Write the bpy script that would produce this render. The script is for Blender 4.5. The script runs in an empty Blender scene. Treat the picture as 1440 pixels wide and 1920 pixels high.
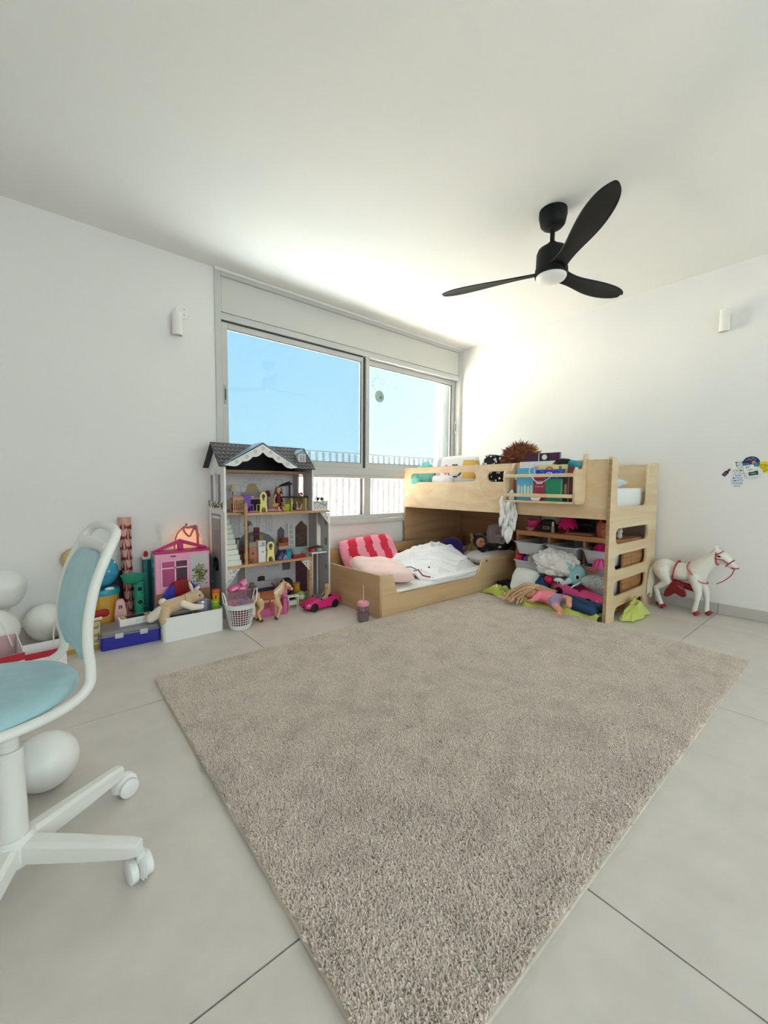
import bpy, bmesh, math, random
from mathutils import Vector, Matrix, Euler
random.seed(7)
SC = bpy.context.scene
COL = SC.collection
PI = math.pi
R = math.radians

# ------------------------------------------------------------ camera
cam_data = bpy.data.cameras.new('camera')
cam_data.sensor_fit = 'VERTICAL'
cam_data.sensor_height = 36.0
cam_data.lens = 766.8 / 1920 * 36.0
cam_data.clip_start = 0.02
cam_data.clip_end = 2000
cam = bpy.data.objects.new('camera', cam_data)
COL.objects.link(cam)
_y, _p, _r = R(50.165), R(-3.736), R(0.419)
_f = Vector((math.cos(_y) * math.cos(_p), math.sin(_y) * math.cos(_p), math.sin(_p)))
_x = Vector((math.sin(_y), -math.cos(_y), 0))
_u = _x.cross(_f)
_x2 = _x * math.cos(_r) + _u * math.sin(_r)
_u2 = _x2.cross(_f)
_m = Matrix((_x2, _u2, -_f)).transposed().to_4x4()
_m.translation = (-3.773, -3.142, 0.92)
cam.matrix_world = _m
SC.camera = cam

# ------------------------------------------------------------ sky, sun, exposure
world = bpy.data.worlds.new('sky')
SC.world = world
world.use_nodes = True
_nt = world.node_tree
_nt.nodes.clear()
_tc = _nt.nodes.new('ShaderNodeTexCoord')
_sep = _nt.nodes.new('ShaderNodeSeparateXYZ')
_rmp = _nt.nodes.new('ShaderNodeValToRGB')
_bg = _nt.nodes.new('ShaderNodeBackground')
_out = _nt.nodes.new('ShaderNodeOutputWorld')
_nt.links.new(_tc.outputs['Generated'], _sep.inputs[0])
_nt.links.new(_sep.outputs['Z'], _rmp.inputs[0])
_nt.links.new(_rmp.outputs[0], _bg.inputs[0])
_nt.links.new(_bg.outputs[0], _out.inputs[0])
_e = _rmp.color_ramp.elements
_e[0].position = 0.0
_e[0].color = (0.86, 0.98, 1.0, 1)
_e[1].position = 1.0
_e[1].color = (0.16, 0.42, 0.90, 1)
for _pos, _c in ((0.10, (0.70, 0.93, 1.0, 1)), (0.34, (0.50, 0.79, 1.0, 1))):
    _n = _e.new(_pos)
    _n.color = _c
_bg.inputs[1].default_value = 1.2
sun_data = bpy.data.lights.new('sun', 'SUN')
sun_data.energy = 68.0
sun_data.angle = R(0.6)
sun_data.color = (1.0, 0.91, 0.84)
sun = bpy.data.objects.new('sun', sun_data)
COL.objects.link(sun)
sun.rotation_euler = Vector((0.22, -0.26, -0.94)).to_track_quat('-Z', 'Y').to_euler()
fill_light_data = bpy.data.lights.new('rear_fill', 'AREA')   # added fill lamp behind the camera, no source seen there
fill_light_data.shape = 'RECTANGLE'
fill_light_data.size = 2.6
fill_light_data.size_y = 2.0
fill_light_data.energy = 62
fill_light_data.color = (1.0, 0.95, 0.89)
fill_light = bpy.data.objects.new('rear_fill', fill_light_data)
COL.objects.link(fill_light)
fill_light.location = (-2.6, -5.5, 1.25)
fill_light.rotation_euler = (R(90), 0, 0)
SC.view_settings.view_transform = 'Standard'
SC.view_settings.look = 'None'
SC.view_settings.gamma = 1.0
SC.view_settings.use_curve_mapping = False
SC.view_settings.exposure = 0.26
SC.cycles.use_denoising = True
SC.cycles.max_bounces = 10
SC.cycles.diffuse_bounces = 7
SC.cycles.glossy_bounces = 3
SC.cycles.transparent_max_bounces = 16
SC.cycles.sample_clamp_indirect = 0.0
SC.cycles.caustics_reflective = False
SC.cycles.caustics_refractive = False

# ------------------------------------------------------------ materials
def lin(h):
    if isinstance(h, str):
        h = h.lstrip('#')
        c = [int(h[i:i + 2], 16) / 255 for i in (0, 2, 4)]
    else:
        c = [x / 255 for x in h]
    return tuple(x / 12.92 if x <= 0.04045 else ((x + 0.055) / 1.055) ** 2.4 for x in c) + (1.0,)

MATS = {}
def mat(h, rough=0.5, metal=0.0, noise=0.0, nscale=20.0, bump=0.0, bscale=60.0, key=None, h2=None, spec=0.5, trans=0.0, alpha=1.0, emit=0.0, sheen=0.0, stretch=None):
    k = (h, rough, metal, noise, nscale, bump, bscale, h2, spec, trans, alpha, emit, sheen, stretch)
    if k in MATS:
        return MATS[k]
    m = bpy.data.materials.new(key or 'surface')
    m.use_nodes = True
    nt = m.node_tree
    b = nt.nodes['Principled BSDF']
    col = lin(h)
    b.inputs['Base Color'].default_value = col
    b.inputs['Roughness'].default_value = rough
    b.inputs['Metallic'].default_value = metal
    b.inputs['Specular IOR Level'].default_value = spec
    b.inputs['Transmission Weight'].default_value = trans
    b.inputs['Alpha'].default_value = alpha
    b.inputs['Sheen Weight'].default_value = sheen
    if emit:
        b.inputs['Emission Color'].default_value = col
        b.inputs['Emission Strength'].default_value = emit
    if noise or bump or h2:
        tc = nt.nodes.new('ShaderNodeTexCoord')
        mp = nt.nodes.new('ShaderNodeMapping')
        if stretch:
            mp.inputs['Scale'].default_value = stretch
        nt.links.new(tc.outputs['Object'], mp.inputs[0])
    if noise or h2:
        n = nt.nodes.new('ShaderNodeTexNoise')
        n.inputs['Scale'].default_value = nscale
        n.inputs['Detail'].default_value = 5
        nt.links.new(mp.outputs[0], n.inputs['Vector'])
        r = nt.nodes.new('ShaderNodeValToRGB')
        r.color_ramp.elements[0].position = 0.3
        r.color_ramp.elements[1].position = 0.7
        c2 = lin(h2) if h2 else tuple(min(1, x * (1 + noise)) for x in col[:3]) + (1,)
        c1 = col if h2 else tuple(x * (1 - noise) for x in col[:3]) + (1,)
        r.color_ramp.elements[0].color = c1
        r.color_ramp.elements[1].color = c2
        nt.links.new(n.outputs[0], r.inputs[0])
        nt.links.new(r.outputs[0], b.inputs['Base Color'])
    if bump:
        n2 = nt.nodes.new('ShaderNodeTexNoise')
        n2.inputs['Scale'].default_value = bscale
        n2.inputs['Detail'].default_value = 4
        nt.links.new(mp.outputs[0], n2.inputs['Vector'])
        bp = nt.nodes.new('ShaderNodeBump')
        bp.inputs['Strength'].default_value = min(1.0, bump)
        bp.inputs['Distance'].default_value = 0.004
        nt.links.new(n2.outputs[0], bp.inputs['Height'])
        nt.links.new(bp.outputs[0], b.inputs['Normal'])
    MATS[k] = m
    return m

def wood(h1, h2, stretch=(3, 40, 40), rough=0.45, scale=1.0, knots=False):
    k = ('wood', h1, h2, stretch, rough, scale, knots)
    if k in MATS:
        return MATS[k]
    m = bpy.data.materials.new('wood')
    m.use_nodes = True
    nt = m.node_tree
    b = nt.nodes['Principled BSDF']
    b.inputs['Roughness'].default_value = rough
    tc = nt.nodes.new('ShaderNodeTexCoord')
    mp = nt.nodes.new('ShaderNodeMapping')
    mp.inputs['Scale'].default_value = stretch
    nt.links.new(tc.outputs['Object'], mp.inputs[0])
    n = nt.nodes.new('ShaderNodeTexNoise')
    n.inputs['Scale'].default_value = scale
    n.inputs['Detail'].default_value = 6
    n.inputs['Distortion'].default_value = 0.8
    nt.links.new(mp.outputs[0], n.inputs['Vector'])
    r = nt.nodes.new('ShaderNodeValToRGB')
    r.color_ramp.elements[0].position = 0.32
    r.color_ramp.elements[1].position = 0.68
    r.color_ramp.elements[0].color = lin(h2)
    r.color_ramp.elements[1].color = lin(h1)
    nt.links.new(n.outputs[0], r.inputs[0])
    src = r.outputs[0]
    if knots:
        v = nt.nodes.new('ShaderNodeTexVoronoi')
        v.inputs['Scale'].default_value = 5.0
        nt.links.new(tc.outputs['Object'], v.inputs['Vector'])
        r2 = nt.nodes.new('ShaderNodeValToRGB')
        r2.color_ramp.elements[0].position = 0.03
        r2.color_ramp.elements[0].color = (1, 1, 1, 1)
        r2.color_ramp.elements[1].position = 0.075
        r2.color_ramp.elements[1].color = (0, 0, 0, 1)
        nt.links.new(v.outputs['Distance'], r2.inputs[0])
        mx = nt.nodes.new('ShaderNodeMix')
        mx.data_type = 'RGBA'
        nt.links.new(r2.outputs[0], mx.inputs[0])
        nt.links.new(src, mx.inputs[6])
        mx.inputs[7].default_value = lin('5a3520')
        src = mx.outputs[2]
    nt.links.new(src, b.inputs['Base Color'])
    MATS[k] = m
    return m

def glassy(h, opacity=0.12, rough=0.02, gloss=1.0):
    """thin clear sheet: see-through plus a mirror share that grows at grazing angles"""
    k = ('glassy', h, opacity, rough, gloss)
    if k in MATS:
        return MATS[k]
    m = bpy.data.materials.new('clear_sheet')
    m.use_nodes = True
    nt = m.node_tree
    nt.nodes.clear()
    o = nt.nodes.new('ShaderNodeOutputMaterial')
    t = nt.nodes.new('ShaderNodeBsdfTransparent')
    t.inputs[0].default_value = lin(h)
    g = nt.nodes.new('ShaderNodeBsdfGlossy')
    g.inputs['Roughness'].default_value = rough
    d = nt.nodes.new('ShaderNodeBsdfDiffuse')
    d.inputs[0].default_value = lin(h)
    fr = nt.nodes.new('ShaderNodeLayerWeight')
    fr.inputs[0].default_value = 0.5
    pw = nt.nodes.new('ShaderNodeMath')
    pw.operation = 'POWER'
    pw.inputs[1].default_value = 5.0
    nt.links.new(fr.outputs['Facing'], pw.inputs[0])
    mu = nt.nodes.new('ShaderNodeMath')
    mu.operation = 'MULTIPLY_ADD'
    mu.inputs[1].default_value = 0.7 * gloss
    mu.inputs[2].default_value = 0.03 * gloss
    nt.links.new(pw.outputs[0], mu.inputs[0])
    m1 = nt.nodes.new('ShaderNodeMixShader')
    m1.inputs[0].default_value = opacity
    nt.links.new(t.outputs[0], m1.inputs[1])
    nt.links.new(d.outputs[0], m1.inputs[2])
    m2 = nt.nodes.new('ShaderNodeMixShader')
    nt.links.new(mu.outputs[0], m2.inputs[0])
    nt.links.new(m1.outputs[0], m2.inputs[1])
    nt.links.new(g.outputs[0], m2.inputs[2])
    nt.links.new(m2.outputs[0], o.inputs[0])
    MATS[k] = m
    return m

# ------------------------------------------------------------ geometry helpers
class G:
    """collects shapes and links them as one mesh object"""
    def __init__(s):
        s.v, s.f, s.mi, s.cur = [], [], [], 0
    def use(s, i):
        s.cur = i
        return s
    def add(s, vs, fs):
        o = len(s.v)
        s.v += [tuple(x) for x in vs]
        s.f += [tuple(o + i for i in f) for f in fs]
        s.mi += [s.cur] * len(fs)
        return s
    def box(s, x0, x1, y0, y1, z0, z1):
        return s.add([(x0, y0, z0), (x1, y0, z0), (x1, y1, z0), (x0, y1, z0), (x0, y0, z1), (x1, y0, z1), (x1, y1, z1), (x0, y1, z1)],
                     [(3, 2, 1, 0), (4, 5, 6, 7), (0, 1, 5, 4), (1, 2, 6, 5), (2, 3, 7, 6), (3, 0, 4, 7)])
    def cbox(s, c, d, rot=None):
        """box by centre and size, turned by an Euler"""
        hx, hy, hz = d[0] / 2, d[1] / 2, d[2] / 2
        M = Euler(rot).to_matrix() if rot else Matrix.Identity(3)
        vs = [Vector(c) + M @ Vector(p) for p in ((-hx, -hy, -hz), (hx, -hy, -hz), (hx, hy, -hz), (-hx, hy, -hz), (-hx, -hy, hz), (hx, -hy, hz), (hx, hy, hz), (-hx, hy, hz))]
        return s.add(vs, [(3, 2, 1, 0), (4, 5, 6, 7), (0, 1, 5, 4), (1, 2, 6, 5), (2, 3, 7, 6), (3, 0, 4, 7)])
    def tube(s, pts, r, n=8, caps=True, closed=False, flat=None):
        """round bar along points; r number or list; flat = (a, b) half widths of an oval section"""
        P = [Vector(p) for p in pts]
        m = len(P)
        rs = r if isinstance(r, (list, tuple)) else [r] * m
        vs, fs = [], []
        up = None
        for i in range(m):
            if closed:
                t = P[(i + 1) % m] - P[i - 1]
            else:
                t = P[min(i + 1, m - 1)] - P[max(i - 1, 0)]
            t.normalize()
            if up is None:
                up = Vector((0, 0, 1)) if abs(t.z) < 0.9 else Vector((1, 0, 0))
            a = t.cross(up)
            if a.length < 1e-6:
                a = t.orthogonal()
            a.normalize()
            b = a.cross(t).normalized()
            up = b
            for k in range(n):
                q = 2 * PI * k / n
                ka, kb = (flat if flat else (1, 1))
                vs.append(P[i] + a * (rs[i] * ka * math.cos(q)) + b * (rs[i] * kb * math.sin(q)))
        L = m if closed else m - 1
        for i in range(L):
            for k in range(n):
                j = (i + 1) % m
                fs.append((i * n + k, i * n + (k + 1) % n, j * n + (k + 1) % n, j * n + k))
        if caps and not closed:
            fs.append(tuple(range(n))[::-1])
            fs.append(tuple((m - 1) * n + k for k in range(n)))
        return s.add(vs, fs)
    def cyl(s, p0, p1, r0, r1=None, n=16):
        return s.tube([p0, p1], [r0, r0 if r1 is None else r1], n)
    def lathe(s, prof, c=(0, 0, 0), n=20, sx=1, sy=1, cap=True, rot=None):
        """profile [(r, z)...] turned about the z axis through c"""
        vs, fs = [], []
        M = Euler(rot).to_matrix() if rot else Matrix.Identity(3)
        for (r, z) in prof:
            for k in range(n):
                q = 2 * PI * k / n
                vs.append(Vector(c) + M @ Vector((r * sx * math.cos(q), r * sy * math.sin(q), z)))
        m = len(prof)
        for i in range(m - 1):
            for k in range(n):
                fs.append((i * n + k, i * n + (k + 1) % n, (i + 1) * n + (k + 1) % n, (i + 1) * n + k))
        if cap:
            if prof[0][0] > 1e-5:
                fs.append(tuple(range(n))[::-1])
            if prof[-1][0] > 1e-5:
                fs.append(tuple((m - 1) * n + k for k in range(n)))
        return s.add(vs, fs)
    def ball(s, c, r, nu=14, nv=9, rot=None):
        rx, ry, rz = r if isinstance(r, (tuple, list)) else (r, r, r)
        M = Euler(rot).to_matrix() if rot else Matrix.Identity(3)
        C = Vector(c)
        vs = [C + M @ Vector((0, 0, rz))]
        for i in range(1, nv):
            th = PI * i / nv
            for k in range(nu):
                q = 2 * PI * k / nu
                vs.append(C + M @ Vector((rx * math.sin(th) * math.cos(q), ry * math.sin(th) * math.sin(q), rz * math.cos(th))))
        vs.append(C + M @ Vector((0, 0, -rz)))
        fs = []
        for k in range(nu):
            fs.append((0, 1 + k, 1 + (k + 1) % nu))
            fs.append((len(vs) - 1, 1 + (nv - 2) * nu + (k + 1) % nu, 1 + (nv - 2) * nu + k))
        for i in range(nv - 2):
            for k in range(nu):
                fs.append((1 + i * nu + k, 1 + (i + 1) * nu + k, 1 + (i + 1) * nu + (k + 1) % nu, 1 + i * nu + (k + 1) % nu))
        return s.add(vs, fs)
    def limb(s, pts, rs, n=10, step=0.6):
        """soft limb: balls strung along a path"""
        for i in range(len(pts) - 1):
            a, b = Vector(pts[i]), Vector(pts[i + 1])
            k = max(2, int((b - a).length / (step * max(1e-4, min(rs[i], rs[i + 1])))) + 1)
            k = min(k, 14)
            for j in range(k + 1):
                t = j / k
                s.ball(a.lerp(b, t), rs[i] * (1 - t) + rs[i + 1] * t, n, 7)
        return s
    def prism(s, poly, z0, z1, M=None):
        """closed polygon [(x, y)...] raised from z0 to z1, then moved by M"""
        n = len(poly)
        vs = [Vector((x, y, z0)) for x, y in poly] + [Vector((x, y, z1)) for x, y in poly]
        if M:
            vs = [M @ v for v in vs]
        fs = [tuple(range(n))[::-1], tuple(range(n, 2 * n))] + [(i, (i + 1) % n, n + (i + 1) % n, n + i) for i in range(n)]
        return s.add(vs, fs)
    def sheet(s, fn, nu, nv, thick=0.0):
        """surface fn(u, v) for u, v in 0..1, with a back face when thick is set"""
        P = [[Vector(fn(i / nu, j / nv)) for j in range(nv + 1)] for i in range(nu + 1)]
        vs = [p for row in P for p in row]
        W = nv + 1
        fs = [(i * W + j, (i + 1) * W + j, (i + 1) * W + j + 1, i * W + j + 1) for i in range(nu) for j in range(nv)]
        if thick:
            N = len(vs)
            back = []
            for i in range(nu + 1):
                for j in range(nv + 1):
                    du = P[min(i + 1, nu)][j] - P[max(i - 1, 0)][j]
                    dv = P[i][min(j + 1, nv)] - P[i][max(j - 1, 0)]
                    nn = du.cross(dv)
                    nn = nn.normalized() if nn.length > 1e-9 else Vector((0, 0, 1))
                    back.append(P[i][j] - nn * thick)
            fs += [tuple(N + k for k in f[::-1]) for f in fs]
            vs = vs + back
            rim = [i * W for i in range(nu + 1)] + [nu * W + j for j in range(1, W)] + [i * W + nv for i in range(nu - 1, -1, -1)] + [j for j in range(nv - 1, 0, -1)]
            for a in range(len(rim)):
                p, q = rim[a], rim[(a + 1) % len(rim)]
                fs.append((q, p, N + p, N + q))
        return s.add(vs, fs)
    def obj(s, name, mats, parent=None, smooth=False, bevel=0.0, sub=0, remesh=0.0, loc=None, world=False, fix=True, segs=2, relax=0):
        me = bpy.data.meshes.new(name)
        off = Vector((0, 0, 0))
        if world and parent is not None:
            r = parent
            while r.parent:
                r = r.parent
            off = Vector(r.location)
        me.from_pydata([tuple(Vector(v) - off) for v in s.v] if world else s.v, [], s.f)
        if not isinstance(mats, (list, tuple)):
            mats = [mats]
        for m in mats:
            me.materials.append(m)
        if len(mats) > 1:
            me.polygons.foreach_set('material_index', s.mi)
        if fix:
            bm = bmesh.new()
            bm.from_mesh(me)
            bmesh.ops.recalc_face_normals(bm, faces=bm.faces)
            bm.to_mesh(me)
            bm.free()
        if smooth:
            me.polygons.foreach_set('use_smooth', [True] * len(me.polygons))
        me.update()
        o = bpy.data.objects.new(name, me)
        COL.objects.link(o)
        if parent is not None:
            o.parent = parent
        if loc:
            o.location = loc
        if remesh:
            md = o.modifiers.new('remesh', 'REMESH')
            md.mode = 'VOXEL'
            md.voxel_size = remesh
            md.use_smooth_shade = True
            md2 = o.modifiers.new('smooth', 'SMOOTH')
            md2.factor = 0.5
            md2.iterations = relax or 4
        if bevel:
            md = o.modifiers.new('bevel', 'BEVEL')
            md.width = bevel
            md.segments = segs
            md.limit_method = 'ANGLE'
            md.angle_limit = R(35)
            md.harden_normals = False
        if sub:
            md = o.modifiers.new('sub', 'SUBSURF')
            md.levels = sub
            md.render_levels = sub
        if smooth and not sub and not remesh:
            try:
                me.set_sharp_from_angle(angle=R(40))
            except Exception:
                pass
        return o

def rrect(x0, x1, y0, y1, r, n=5):
    """rounded rectangle outline"""
    if not isinstance(r, (list, tuple)):
        r = [r] * 4
    out = []
    for (cx, cy, a, rr) in ((x1, y1, 0, r[0]), (x0, y1, 90, r[1]), (x0, y0, 180, r[2]), (x1, y0, 270, r[3])):
        sx = -1 if cx == x1 else 1
        sy = -1 if cy == y1 else 1
        ccx, ccy = cx + sx * rr, cy + sy * rr
        if rr <= 1e-6:
            out.append((cx, cy))
            continue
        for k in range(n + 1):
            q = R(a + 90 * k / n)
            out.append((ccx + rr * math.cos(q), ccy + rr * math.sin(q)))
    return out

def plate(name, outer, holes, depth, M, mats, parent=None, bevel=0.0, world=True):
    """flat board with cut-outs: outline and holes in local x, y; thickness along local z (0..depth)"""
    cu = bpy.data.curves.new(name, 'CURVE')
    cu.dimensions = '2D'
    cu.fill_mode = 'BOTH'
    cu.extrude = depth / 2
    cu.bevel_depth = bevel
    cu.bevel_resolution = 1
    cu.offset = -bevel
    for poly in [outer] + list(holes):
        sp = cu.splines.new('POLY')
        sp.points.add(len(poly) - 1)
        for i, (x, y) in enumerate(poly):
            sp.points[i].co = (x, y, 0, 1)
        sp.use_cyclic_u = True
    if bevel:
        cu.extrude = depth / 2 - bevel
    tmp = bpy.data.objects.new(name, cu)
    COL.objects.link(tmp)
    dg = bpy.context.evaluated_depsgraph_get()
    me = bpy.data.meshes.new_from_object(tmp.evaluated_get(dg))
    bpy.data.objects.remove(tmp)
    bpy.data.curves.remove(cu)
    off = Vector((0, 0, 0))
    if world and parent is not None:
        r = parent
        while r.parent:
            r = r.parent
        off = Vector(r.location)
    me.transform(Matrix.Translation(-off) @ M @ Matrix.Translation((0, 0, depth / 2)))
    me.materials.clear()
    me.materials.append(mats)
    me.name = name
    o = bpy.data.objects.new(name, me)
    COL.objects.link(o)
    if parent is not None:
        o.parent = parent
    return o

def frame(origin, ax, ay):
    """matrix with local x, y along ax, ay at origin"""
    ax, ay = Vector(ax).normalized(), Vector(ay).normalized()
    az = ax.cross(ay)
    m = Matrix((ax, ay, az)).transposed().to_4x4()
    m.translation = origin
    return m

def text(name, body, size, M, m, parent=None, align='CENTER', thick=0.0004, world=True):
    cu = bpy.data.curves.new(name, 'FONT')
    cu.body = body
    cu.size = size
    cu.align_x = align
    cu.align_y = 'CENTER'
    cu.extrude = thick
    cu.resolution_u = 2
    tmp = bpy.data.objects.new(name, cu)
    COL.objects.link(tmp)
    dg = bpy.context.evaluated_depsgraph_get()
    me = bpy.data.meshes.new_from_object(tmp.evaluated_get(dg))
    bpy.data.objects.remove(tmp)
    bpy.data.curves.remove(cu)
    off = Vector((0, 0, 0))
    if world and parent is not None:
        r = parent
        while r.parent:
            r = r.parent
        off = Vector(r.location)
    me.transform(Matrix.Translation(-off) @ M)
    me.materials.clear()
    me.materials.append(m)
    o = bpy.data.objects.new(name, me)
    COL.objects.link(o)
    if parent is not None:
        o.parent = parent
    return o

def scribble(name, w, h, M, m, parent, n=10, seed=1):
    """print too small to read: short strokes set in a line"""
    rnd = random.Random(seed)
    g = G()
    x = -w / 2
    while x < w / 2:
        k = rnd.choice((0, 1, 2, 2))
        lw = h * 0.16
        if k in (0, 2):
            g.prism([(x, -h / 2), (x + lw, -h / 2), (x + lw, h / 2), (x, h / 2)], 0, 0.0003, M)
        if k in (1, 2):
            g.prism([(x, h / 2 - lw), (x + h * 0.55, h / 2 - lw), (x + h * 0.55, h / 2), (x, h / 2)], 0, 0.0003, M)
        if k == 1:
            g.prism([(x + h * 0.4, -h / 2), (x + h * 0.55, -h / 2), (x + h * 0.55, h / 2 - lw), (x + h * 0.4, h / 2 - lw)], 0, 0.0003, M)
        x += h * rnd.choice((0.75, 0.75, 0.85, 1.3))
    return stuff(g.obj(name, m, parent))

def tag(o, label, cat, group=None):
    o['label'] = label
    o['category'] = cat
    if group:
        o['group'] = group
    return o

def thing(name, label, cat, loc=(0, 0, 0), rotz=0.0, group=None, rot=None):
    o = bpy.data.objects.new(name, None)
    o.empty_display_size = 0.05
    COL.objects.link(o)
    o.location = loc
    o.rotation_euler = rot if rot else (0, 0, rotz)
    return tag(o, label, cat, group)

def struct(o):
    o['kind'] = 'structure'
    return o

def stuff(o):
    o['kind'] = 'stuff'
    return o

def copy_thing(root, loc, rotz=None, label=None, rot=None):
    c = root.copy()
    COL.objects.link(c)
    c.location = loc
    if rotz is not None:
        c.rotation_euler = (0, 0, rotz)
    if rot is not None:
        c.rotation_euler = rot
    if label:
        c['label'] = label
    for ch in list(root.children):
        d = ch.copy()
        COL.objects.link(d)
        d.parent = c
        for g in list(ch.children):
            e = g.copy()
            COL.objects.link(e)
            e.parent = d
    return c

def curve_pts(ctrl, n=8):
    """smooth path through control points"""
    P = [Vector(p) for p in ctrl]
    P = [P[0] * 2 - P[1]] + P + [P[-1] * 2 - P[-2]]
    out = []
    for i in range(1, len(P) - 2):
        for k in range(n):
            t = k / n
            a, b, c, d = P[i - 1], P[i], P[i + 1], P[i + 2]
            out.append(0.5 * ((2 * b) + (c - a) * t + (2 * a - 5 * b + 4 * c - d) * t * t + (3 * b - a - 3 * c + d) * t ** 3))
    out.append(P[-2])
    return out
# ------------------------------------------------------------ room shell
H = 2.482
M_wall = mat('f0eeed', 0.85, bump=0.05, bscale=120, key='wall_paint')
M_ceil = mat('f1f0ec', 0.9, key='ceiling_paint')
M_tile = mat('d3ccc5', 0.42, noise=0.05, nscale=9.0, bump=0.04, bscale=40, key='porcelain_tile')
M_base = mat('c3bfb8', 0.45, noise=0.03, nscale=8, key='baseboard_tile')
M_grout = mat('4f4c48', 0.9, key='grout')
M_alu = mat('c9cac8', 0.38, key='aluminium_coating')
M_alu_dark = mat('3a3d42', 0.5, key='dark_gasket')
XL, YF = -5.2, -5.3          # far left wall and the wall behind the camera

floor = struct(G().box(XL, 0.0, YF, 0.0, -0.05, -0.012).obj('floor', M_grout))
TX, TY = 1.2255, 1.197
xs = [-0.395 - TX * k for k in range(-1, 5)]
ys = [-0.049 - TY * k for k in range(-1, 6)]
gap = 0.0021
tile_cache = {}
for i in range(len(xs) - 1):
    for j in range(len(ys) - 1):
        x1, x0 = min(xs[i], 0.0), max(xs[i + 1], XL)
        y1, y0 = min(ys[j], 0.0), max(ys[j + 1], YF)
        if x1 - x0 < 0.01 or y1 - y0 < 0.01:
            continue
        g = G().box(x0 + gap, x1 - gap, y0 + gap, y1 - gap, -0.011, 0.0)
        g.obj('tile', M_tile, floor)

struct(G().box(XL - 0.2, 0.25, YF - 0.2, 0.25, H, H + 0.25).obj('ceiling', M_ceil))
struct(G().box(0.0, 0.25, YF - 0.2, 0.25, -0.05, H).obj('wall_right', M_wall))
struct(G().box(XL - 0.2, XL, YF - 0.2, 0.25, -0.05, H).obj('wall_left', M_wall))
# wall with the window: solid part left of the opening and the parapet below it
WX0, WZ0 = -2.77, 0.555
g = G().box(XL, WX0, 0.0, 0.22, -0.05, H)
g.box(WX0, 0.0, 0.0, 0.22, -0.05, WZ0)
struct(g.obj('wall_back', M_wall))
# wall behind the camera, with a wide opening added to let in the fill light
g = G().box(XL, -4.0, YF - 0.15, YF, -0.05, H)
g.box(-1.2, 0.0, YF - 0.15, YF, -0.05, H)
g.box(-4.0, -1.2, YF - 0.15, YF, 2.3, H)
g.box(-4.0, -1.2, YF - 0.15, YF, -0.05, 0.2)
struct(g.obj('wall_front', M_wall))
g = G()
for x in (-4.0, -1.26):
    g.box(x, x + 0.06, YF - 0.1, YF + 0.01, 0.2, 2.3)
g.box(-4.0, -1.2, YF - 0.1, YF + 0.01, 0.2, 0.26)
g.box(-4.0, -1.2, YF - 0.1, YF + 0.01, 2.24, 2.3)
w2 = struct(g.obj('fill_opening_frame', M_alu))  # added unseen window frame around the opening for the fill lamp
G().box(-3.95, -1.25, YF - 0.07, YF - 0.065, 0.24, 2.26).obj('glass', glassy('eef6f8'), w2)

# baseboards of the same tile, in lengths with open joints
bb = struct(bpy.data.objects.new('baseboard_right', None))
COL.objects.link(bb)
yy = [0.0, -0.77, -2.452, -3.65, -4.85, YF]
for k in range(len(yy) - 1):
    G().box(-0.012, -0.0005, yy[k + 1] + 0.001, yy[k] - 0.001, 0.0005, 0.077).obj('baseboard_tile', M_base, bb, bevel=0.002)
bb = struct(bpy.data.objects.new('baseboard_back', None))
COL.objects.link(bb)
xx = [XL, -4.07, -2.846, -1.62, -0.395, -0.013]
for k in range(len(xx) - 1):
    G().box(xx[k] + 0.001, xx[k + 1] - 0.001, -0.012, -0.0005, 0.0005, 0.077).obj('baseboard_tile', M_base, bb, bevel=0.002)

# ------------------------------------------------------------ the window
win = struct(bpy.data.objects.new('window_1', None))
COL.objects.link(win)
def wp(name, m, *boxes, bevel=0.003, smooth=False):
    g = G()
    for b in boxes:
        g.box(*b)
    return g.obj(name, m, win, bevel=bevel)
wp('window_frame', M_alu, (WX0, WX0 + 0.045, -0.012, 0.10, WZ0, H - 0.002), (-0.045, -0.001, -0.012, 0.10, WZ0, H - 0.002),
   (WX0 + 0.0451, -0.0451, -0.012, 0.10, H - 0.045, H - 0.002))
wp('top_bead', M_ceil, (WX0, -0.001, -0.03, -0.0125, H - 0.02, H - 0.002))
bx = wp('shutter_box', mat('cfcfcb', 0.45, key='painted_box'), (WX0 + 0.053, -0.053, 0.004, 0.10, 2.185, H - 0.0455))
wp('box_frame', M_alu, (WX0 + 0.0452, -0.0452, 0.0, 0.10, 2.166, 2.178), (WX0 + 0.0452, -0.0452, -0.004, 0.10, 2.128, 2.1645), (WX0 + 0.0452, WX0 + 0.052, 0.0, 0.1, 2.182, H - 0.0455), (-0.052, -0.0452, 0.0, 0.1, 2.182, H - 0.0455), bevel=0.001)
wp('mid_rail', M_alu, (WX0 + 0.0452, -0.0452, -0.006, 0.10, 1.012, 1.082), bevel=0.004)
wp('lower_frame', M_alu, (WX0 + 0.0452, -0.0452, 0.0, 0.10, 0.596, 0.636), (-1.402, -1.322, 0.0, 0.10, 0.6362, 0.985), (WX0 + 0.0452, WX0 + 0.10, 0.0, 0.10, 0.6362, 0.985),
   (-0.10, -0.0452, 0.0, 0.10, 0.6362, 0.985), (WX0 + 0.0452, -0.0452, 0.0, 0.10, 0.9852, 1.0118))
wp('sill', M_alu, (WX0, -0.001, -0.03, 0.12, WZ0 + 0.001, 0.5955), bevel=0.003)
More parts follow.
